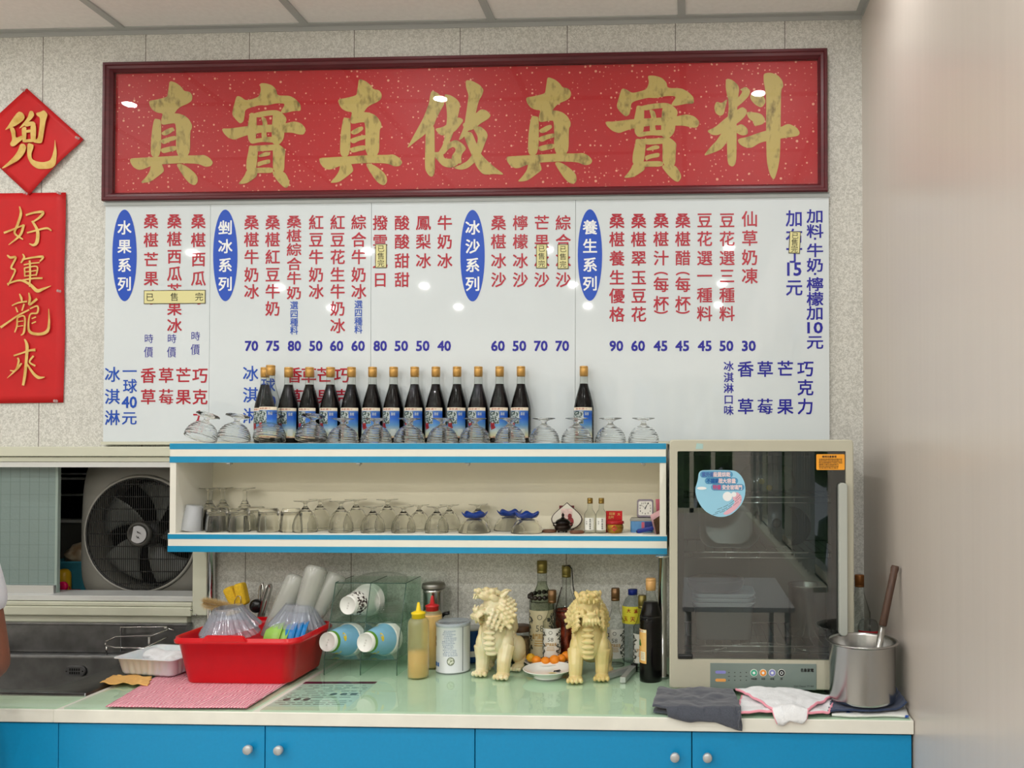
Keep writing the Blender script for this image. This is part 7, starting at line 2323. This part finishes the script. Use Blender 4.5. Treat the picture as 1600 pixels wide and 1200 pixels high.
t = thing('soda_bottle', 'wrinkled clear plastic bottle with red and white label behind the steel pot', 'bottle', (p.x-0.004, 2.46, ZK))
b = B(); lathe(b, fine([(0, 0), (0.026, 0), (0.030, 0.006), (0.030, 0.10), (0.0285, 0.106), (0.030, 0.112), (0.030, 0.150), (0.026, 0.166), (0.019, 0.174), (0, 0.177)], 2), 36, mod=lambda r, z, a: r*(1+0.02*math.sin(5*a+z*120)) if 0.02 < z < 0.175 else r)
obj('body', b, thin_glass('clear_crinkled_pet', (236, 238, 240), (150, 154, 158), rough=0.04), t)
b = B(); patch(b, 0.0308, R(-75), R(80), 0.112, 0.146, 16)
lb = obj('label', b, M_whitelabel, t)
b = B(); patch(b, 0.0311, R(-75), R(80), 0.139, 0.146, 14); patch(b, 0.0311, R(-10), R(70), 0.118, 0.121, 10)
obj('red_print', b, mat('label_red_print', (186, 44, 52), rough=0.5), lb)

# ================================================================ BOX FAN AND THINGS BEHIND THE HATCH
M_fan = mat('grey_fan_plastic', (112, 110, 102), rough=0.4)
M_fand = mat('dark_grey_fan_grill', (30, 30, 28), rough=0.4)
YFAN = 2.815
fc = W(222.5, 834, YFAN)
t = thing('box_fan', 'grey box fan with round grille standing behind the hatch opening', 'fan', (fc.x, YFAN, WZ0))
b = B()
n = 72
sq = lambda k, y: [Vector((fc.x+u+0.03*max(0, v/0.27)**2*(-u/0.228), y, fc.z+0.032+v)) for u, v in superell(n, 0.226*k, 0.268*k, 6)]
ci = lambda r, y: [Vector((fc.x+r*math.cos(2*PI*k/n), y, fc.z+r*math.sin(2*PI*k/n))) for k in range(n)]
loft(b, [sq(0.985, YFAN+0.13), sq(1, YFAN+0.12), sq(1, YFAN+0.02), sq(0.985, YFAN+0.006), sq(0.96, YFAN), ci(0.2085, YFAN-0.004), ci(0.204, YFAN-0.004), ci(0.204, YFAN+0.13)], False, False)
obj('housing', b, M_fan, t, world=True)
b = B()
tube(b, [Vector((fc.x+0.199*math.cos(2*PI*k/64), YFAN-0.006, fc.z+0.199*math.sin(2*PI*k/64))) for k in range(64)], 0.0058, 8, closed=True)
obj('ring', b, mat('lighter_grey_ring', (136, 134, 126), rough=0.3), t, world=True)
b = B()
for k in range(53):
    x = -0.188+0.376*k/52
    h_ = math.sqrt(max(0, 0.194**2-x*x))
    tube(b, [(fc.x+x, YFAN-0.012, fc.z-h_), (fc.x+x, YFAN-0.012, fc.z+h_)], 0.0014, 4, caps=False)
for k in range(9):
    z = -0.172+0.344*k/8
    h_ = math.sqrt(max(0, 0.194**2-z*z))
    tube(b, [(fc.x-h_, YFAN-0.010, fc.z+z), (fc.x+h_, YFAN-0.010, fc.z+z)], 0.0019, 4, caps=False)
tube(b, [Vector((fc.x+0.193*math.cos(2*PI*k/56), YFAN-0.008, fc.z+0.193*math.sin(2*PI*k/56))) for k in range(56)], 0.0042, 6, closed=True)
gr = obj('grille', b, M_fand, t, world=True)
b = B(); lathe(b, [(0, 0), (0.044, 0), (0.045, -0.006), (0.040, -0.012), (0.034, -0.0135), (0.031, -0.010), (0, -0.010)], 40, M=Matrix.Rotation(R(-90), 4, 'X'), c=(fc.x, YFAN-0.010, fc.z))
hb = obj('hub_cap', b, mat('dark_hub', (52, 51, 47), rough=0.4), t, world=True)
hubpts = [(0.030*math.cos(a), 0.030*math.sin(a)) for a in [R(-140+q*13) for q in range(21)]]
b = B(); poly(b, [Vector((fc.x+u, YFAN-0.0245, fc.z+v)) for u, v in hubpts], (0, 0.0015, 0))
bg = obj('badge', b, mat('silver_badge', (176, 176, 178), rough=0.35), hb, world=True)
b = B()
for s, u, v, w, h_ in (('順光', 0.004, 0.006, 0.016, 0.008), ('SK', 0.001, -0.010, 0.013, 0.009)): put_glyph(b, s, lambda x, y: Vector((fc.x+u+x*0.85-y*0.3, YFAN-0.0249, fc.z+v+y*0.85-x*0.35)), w, h_, 0.02, True)
obj('badge_print', b, M_ink, bg, world=True)
M_blade = mat('grey_white_blade', (104, 106, 101), rough=0.3)
for k in range(5):
    a0 = R(72*k+62)
    b = B()
    L1_, L2_ = [], []
    gN = 10
    grid = []
    for i in range(gN+1):
        r_ = 0.040+0.138*i/gN
        row = []
        for j in range(7):
            a = a0+R(-22+44*j/6)*(0.75+0.35*i/gN)+0.45*(i/gN)
            row.append(b.verts.new((fc.x+r_*math.cos(a), YFAN+0.055+0.030*(j/6-0.5), fc.z+r_*math.sin(a))))
        grid.append(row)
    for i in range(gN):
        for j in range(6):
            f = b.faces.new((grid[i][j], grid[i+1][j], grid[i+1][j+1], grid[i][j+1])); f.smooth = True
    o = obj('blade', b, M_blade, t, world=True)
    md = o.modifiers.new('s', 'SOLIDIFY'); md.thickness = 0.002
b = B(); lathe(b, [(0, 0), (0.042, 0), (0.042, 0.05), (0, 0.055)], 32, M=Matrix.Rotation(R(-90), 4, 'X'), c=(fc.x, YFAN+0.03, fc.z))
obj('motor', b, M_fand, t, world=True)
# stand the fan on the sill board
b = B(); bx(b, -3.29, -1.0, 2.80, 3.25, WZ0-0.06, fc.z-0.236)
solo('back_counter', b, mat('dark_back_counter', (58, 58, 54), rough=0.5), 'dark counter behind the hatch on which the fan stands', 'counter', org=(-2, 2.8, WZ0-0.06))
zb = fc.z-0.236
# dark rack behind
t = thing('storage_rack', 'dark rack with pale shelf edges behind the hatch, left of the fan', 'rack', (W(112, 800, 3.1).x, 3.12, zb))
xa, xb = W(60, 800, 3.1).x, W(185, 800, 3.1).x
b = B(); bx(b, xa, xb, 3.10, 3.24, W(112, 860, 3.1).z-0.12, W(112, 817, 3.1).z)
obj('cabinet_front', b, mat('brown_grey_panel', (110, 108, 100), rough=0.5), t, world=True)
b = B(); bx(b, xa, xb, 3.16, 3.24, W(112, 817, 3.1).z, 1.6); bx(b, xa, xa+0.02, 3.1, 3.24, zb, 1.6); bx(b, xb-0.02, xb, 3.1, 3.24, zb, 1.6); bx(b, xa+0.02, xb-0.02, 3.17, 3.24, zb, W(112, 860, 3.1).z-0.12)
obj('dark_box', b, mat('near_black', (14, 15, 16), rough=0.25), t, world=True)
for py, hh in ((740.5, 0.005), (748, 0.008), (773.5, 0.005), (814.5, 0.010)):
    z = W(112, py, 3.09).z
    b = B(); bx(b, xa, xb, 3.085, 3.16, z-hh/2, z+hh/2)
    obj('shelf_edge', b, mat('pale_shelf_edge', (226, 226, 218), rough=0.5), t, world=True)
# small plastic things in front of the rack
p = W(115, 905, 2.93)
t = thing('blue_basket', 'teal blue ribbed plastic basket behind the hatch beside the fan', 'basket', (p.x-0.02, 2.98, zb), rotz=R(6))
b = B()
def bk(k_, z, rib=0): return [Vector((x*(1-rib*(i % 2)), y*(1-rib*(i % 2)), z)) for i, (x, y) in enumerate(superell(64, 0.075*k_, 0.06*k_, 5))]
loft(b, [bk(0.86, 0), bk(0.88, 0.003, 0.02), bk(0.98, 0.115, 0.02), bk(1.04, 0.118), bk(1.04, 0.124), bk(0.97, 0.124), bk(0.85, 0.006)])
obj('body', b, mat('teal_plastic', (70, 150, 168), rough=0.35), t)
b = B()
g = ell(b, (0, 0, 0), (0.055, 0.045, 0.04), sub=3)
for v in b.verts: v.co += v.co.normalized()*0.012*noise.noise(v.co*40)
o = solo('snack_bag', b, mat('crinkled_brown_bag', (190, 176, 150), rough=0.3, rgb2=(120, 84, 44), vscale=22), 'crinkled clear bag with brown contents on top of the blue basket', 'bag')
o.location = (p.x-0.01, 2.98, zb+0.145); o.rotation_euler = (0, R(-20), 0)
p = W(90, 890, 2.86)
t = thing('yellow_bottle', 'rounded yellow plastic bottle end behind the hatch at the edge of the sash', 'bottle', (p.x-0.004, 2.895, zb))
b = B(); lathe(b, fine([(0, 0), (0.021, 0), (0.023, 0.004), (0.023, 0.075), (0.019, 0.092), (0.010, 0.100), (0, 0.102)], 2), 28)
obj('body', b, mat('warm_yellow_plastic', (224, 176, 30), rough=0.35), t)
p = W(104, 910, 2.85)
t = thing('red_scoop', 'dark red plastic scoop with round pink end standing in front of the yellow bottle', 'scoop', (p.x, 2.845, zb))
b = B()
bx(b, -0.016, 0.022, -0.008, 0.05, 0.0005, 0.030, 0.004)
tube(b, [(0.022, -0.006, 0.004), (0.030, -0.006, 0.010), (0.018, -0.006, 0.048)], 0.0022, 6)
tube(b, [(0.028, -0.006, 0.006), (0.05, 0.0, 0.030)], 0.002, 6)
obj('body', b, mat('dark_red_plastic', (150, 20, 34), rough=0.35), t)
b = B(); lathe(b, [(0, 0.006), (0.016, 0.006), (0.018, 0.003), (0.018, -0.006), (0.016, -0.009), (0, -0.009)], 28, M=Matrix.Rotation(R(90), 4, 'X'), c=(-0.001, -0.014, 0.048))
obj('round_end', b, mat('hot_pink_plastic', (214, 22, 84), rough=0.35), t)

# ================================================================ TABLE REFLECTED IN THE DRYER DOOR
t = thing('dining_table', 'plain pale table standing out in the room, seen only reflected in the dryer door', 'table', (0.15, 0.15, 0))
b = B(); bx(b, -0.04, 0.50, -0.35, 0.58, 0.72, 0.745, 0.004)
obj('tabletop', b, mat('pale_grey_tabletop', (206, 206, 204), rough=0.5), t, world=True)
for x in (-0.01, 0.47):
    for y in (-0.31, 0.54):
        b = B(); tube(b, [(x, y, 0), (x, y, 0.72)], 0.016, 12)
        obj('leg', b, M_alu, t, world=True)

# ================================================================ PERSON AT THE SINK (only an arm shows at the left edge)
M_skin = mat('tanned_skin', (132, 84, 64), rough=0.55, sss=0.1, var=0.06, vscale=60)
M_shirt = mat('white_shirt', (222, 224, 230), rough=0.85, bump=0.2, bscale=60)
M_hair = mat('black_hair', (20, 18, 18), rough=0.5, bump=0.4, bscale=160, stretch=(1, 1, 0.2))
M_trous = mat('dark_trousers', (46, 48, 54), rough=0.9)
def skin_mesh(name, verts, edges, radii, m, parent, root=0, label=None, lv=2):
    me = bpy.data.meshes.new(name)
    me.from_pydata([Vector(v) for v in verts], edges, [])
    o = bpy.data.objects.new(name, me)
    COL.objects.link(o)
    sk = o.modifiers.new('skin', 'SKIN'); sk.use_smooth_shade = True
    for i, r_ in enumerate(radii):
        d = me.skin_vertices[0].data[i]
        d.radius = r_ if isinstance(r_, tuple) else (r_, r_)
        d.use_root = (i == root)
    sb_ = o.modifiers.new('sub', 'SUBSURF'); sb_.levels = lv; sb_.render_levels = lv
    me.materials.append(m)
    o.parent = parent
    if label: o['label'] = label
    return o
el = W(-5, 1050, 1.965)            # the elbow seen at the left edge
PX = el.x-0.30
per = thing('person', 'person in white short-sleeved shirt at the sink, only one arm inside the left edge', 'person', (PX, 1.85, 0))
# joints relative to the person's base (x right, y towards the sink, z up)
ex, ey, ez = el.x-PX-0.012, 0.115, el.z+0.004
V = [(0, 0, 0.90), (0, 0.02, 1.05), (0, 0.04, 1.22), (0, 0.06, 1.35), (0, 0.075, 1.43), (0, 0.10, 1.50), (0, 0.115, 1.565), (0, 0.12, 1.63),
     (0.17, 0.06, 1.355), (ex*0.90, 0.095, (1.355+ez)/2+0.02), (ex, ey, ez), (ex-0.15, ey+0.11, ez+0.0), (ex-0.30, ey+0.16, ez-0.02), (ex-0.34, ey+0.18, ez-0.025),
     (-0.17, 0.06, 1.355), (-0.26, 0.12, 1.15), (-0.28, 0.17, 0.96), (-0.27, 0.28, 0.94), (-0.25, 0.37, 0.935), (-0.245, 0.40, 0.93),
     (0.10, 0, 0.86), (0.105, 0.01, 0.48), (0.105, -0.02, 0.10), (0.105, 0.10, 0.035), (-0.10, 0, 0.86), (-0.105, 0.01, 0.48), (-0.105, -0.02, 0.10), (-0.105, 0.10, 0.035)]
Ed = [(0,1),(1,2),(2,3),(3,4),(4,5),(5,6),(6,7),(3,8),(8,9),(9,10),(10,11),(11,12),(12,13),(3,14),(14,15),(15,16),(16,17),(17,18),(18,19),(0,20),(20,21),(21,22),(22,23),(0,24),(24,25),(25,26),(26,27)]
Rd = [(0.15,0.11),(0.13,0.10),(0.145,0.11),(0.13,0.10),0.055,(0.07,0.085),(0.078,0.095),(0.055,0.07), 0.062,0.050,0.043,0.038,0.029,0.034, 0.062,0.050,0.043,0.038,0.029,0.034, 0.085,0.058,0.042,0.036,0.085,0.058,0.042,0.036]
body = skin_mesh('body', V, Ed, Rd, M_skin, per)
def hand(cx, cy, cz, sgn):
    vs, es, rs = [(cx, cy, cz), (cx-0.012*sgn*0, cy+0.035, cz-0.006), (cx, cy+0.07, cz-0.012)], [(0,1),(1,2)], [(0.026,0.016),(0.036,0.014),(0.038,0.012)]
    o1 = [skin_mesh('palm', vs, es, rs, M_skin, per)]
    for k, (off, ln) in enumerate(((-0.028, 0.062), (-0.009, 0.074), (0.010, 0.070), (0.028, 0.055))):
        x = cx+off
        skin_mesh('finger', [(x, cy+0.062, cz-0.012), (x, cy+0.075+ln*0.35, cz-0.018), (x, cy+0.078+ln*0.65, cz-0.034), (x, cy+0.078+ln*0.8, cz-0.052)], [(0,1),(1,2),(2,3)], [0.0095,0.009,0.0085,0.0075], M_skin, per)
    skin_mesh('thumb', [(cx+0.022*sgn, cy+0.018, cz-0.006), (cx+0.044*sgn, cy+0.042, cz-0.016), (cx+0.046*sgn, cy+0.070, cz-0.028)], [(0,1),(1,2)], [0.0125,0.0105,0.0085], M_skin, per)
hand(ex-0.37, ey+0.185, ez-0.026, -1)
hand(-0.24, 0.405, 0.928, 1)
# shirt with short sleeves
sv = [(0, 0, 0.86), (0, 0.02, 1.05), (0, 0.04, 1.22), (0, 0.06, 1.36), (0, 0.072, 1.415), (0.17, 0.06, 1.36), (ex*0.80, 0.090, 1.24), (ex*0.935, 0.100, W(2, 955, 1.93).z-0.035), (-0.17, 0.06, 1.36), (-0.235, 0.095, 1.24), (-0.255, 0.12, 1.14)]
skin_mesh('shirt', sv, [(0,1),(1,2),(2,3),(3,4),(3,5),(5,6),(6,7),(3,8),(8,9),(9,10)], [(0.165,0.125),(0.15,0.118),(0.16,0.125),(0.145,0.115),(0.075,0.075),0.080,0.075,0.071,0.078,0.072,0.066], M_shirt, per, label='white short-sleeved shirt')
skin_mesh('trousers', [(0, 0, 0.93), (0, 0, 0.86), (0.10, 0, 0.80), (0.105, 0.01, 0.46), (0.105, -0.02, 0.09), (-0.10, 0, 0.80), (-0.105, 0.01, 0.46), (-0.105, -0.02, 0.09)], [(0,1),(1,2),(2,3),(3,4),(1,5),(5,6),(6,7)], [(0.155,0.118),(0.16,0.125),0.098,0.072,0.062,0.098,0.072,0.062], M_trous, per)
b = B()
ell(b, (0, 0.095, 1.605), (0.088, 0.100, 0.098), sub=3)
for v in list(b.verts):
    if v.co.y > 0.155 and v.co.z < 1.645: v.co.y = 0.155
    if v.co.z < 1.53: v.co.z = 1.53
obj('hair', b, M_hair, per)
b = B()
for s in (-1, 1): ell(b, (0.078*s, 0.115, 1.575), (0.012, 0.02, 0.03), sub=2)
ell(b, (0, 0.215, 1.572), (0.013, 0.018, 0.022), sub=2); ell(b, (0, 0.205, 1.545), (0.024, 0.010, 0.007), sub=2)
obj('face_features', b, M_skin, per)
b = B()
for s in (-1, 1): ell(b, (0.032*s, 0.197, 1.600), (0.012, 0.008, 0.008), sub=2)
obj('eyes', b, M_ink, per)
for s in (-1, 1):
    b = B(); ell(b, (0.105*s, 0.06, 0.04), (0.05, 0.13, 0.038), sub=3)
    for v in b.verts: v.co.z = max(0.001, v.co.z)
    obj('shoe', b, M_black, per)
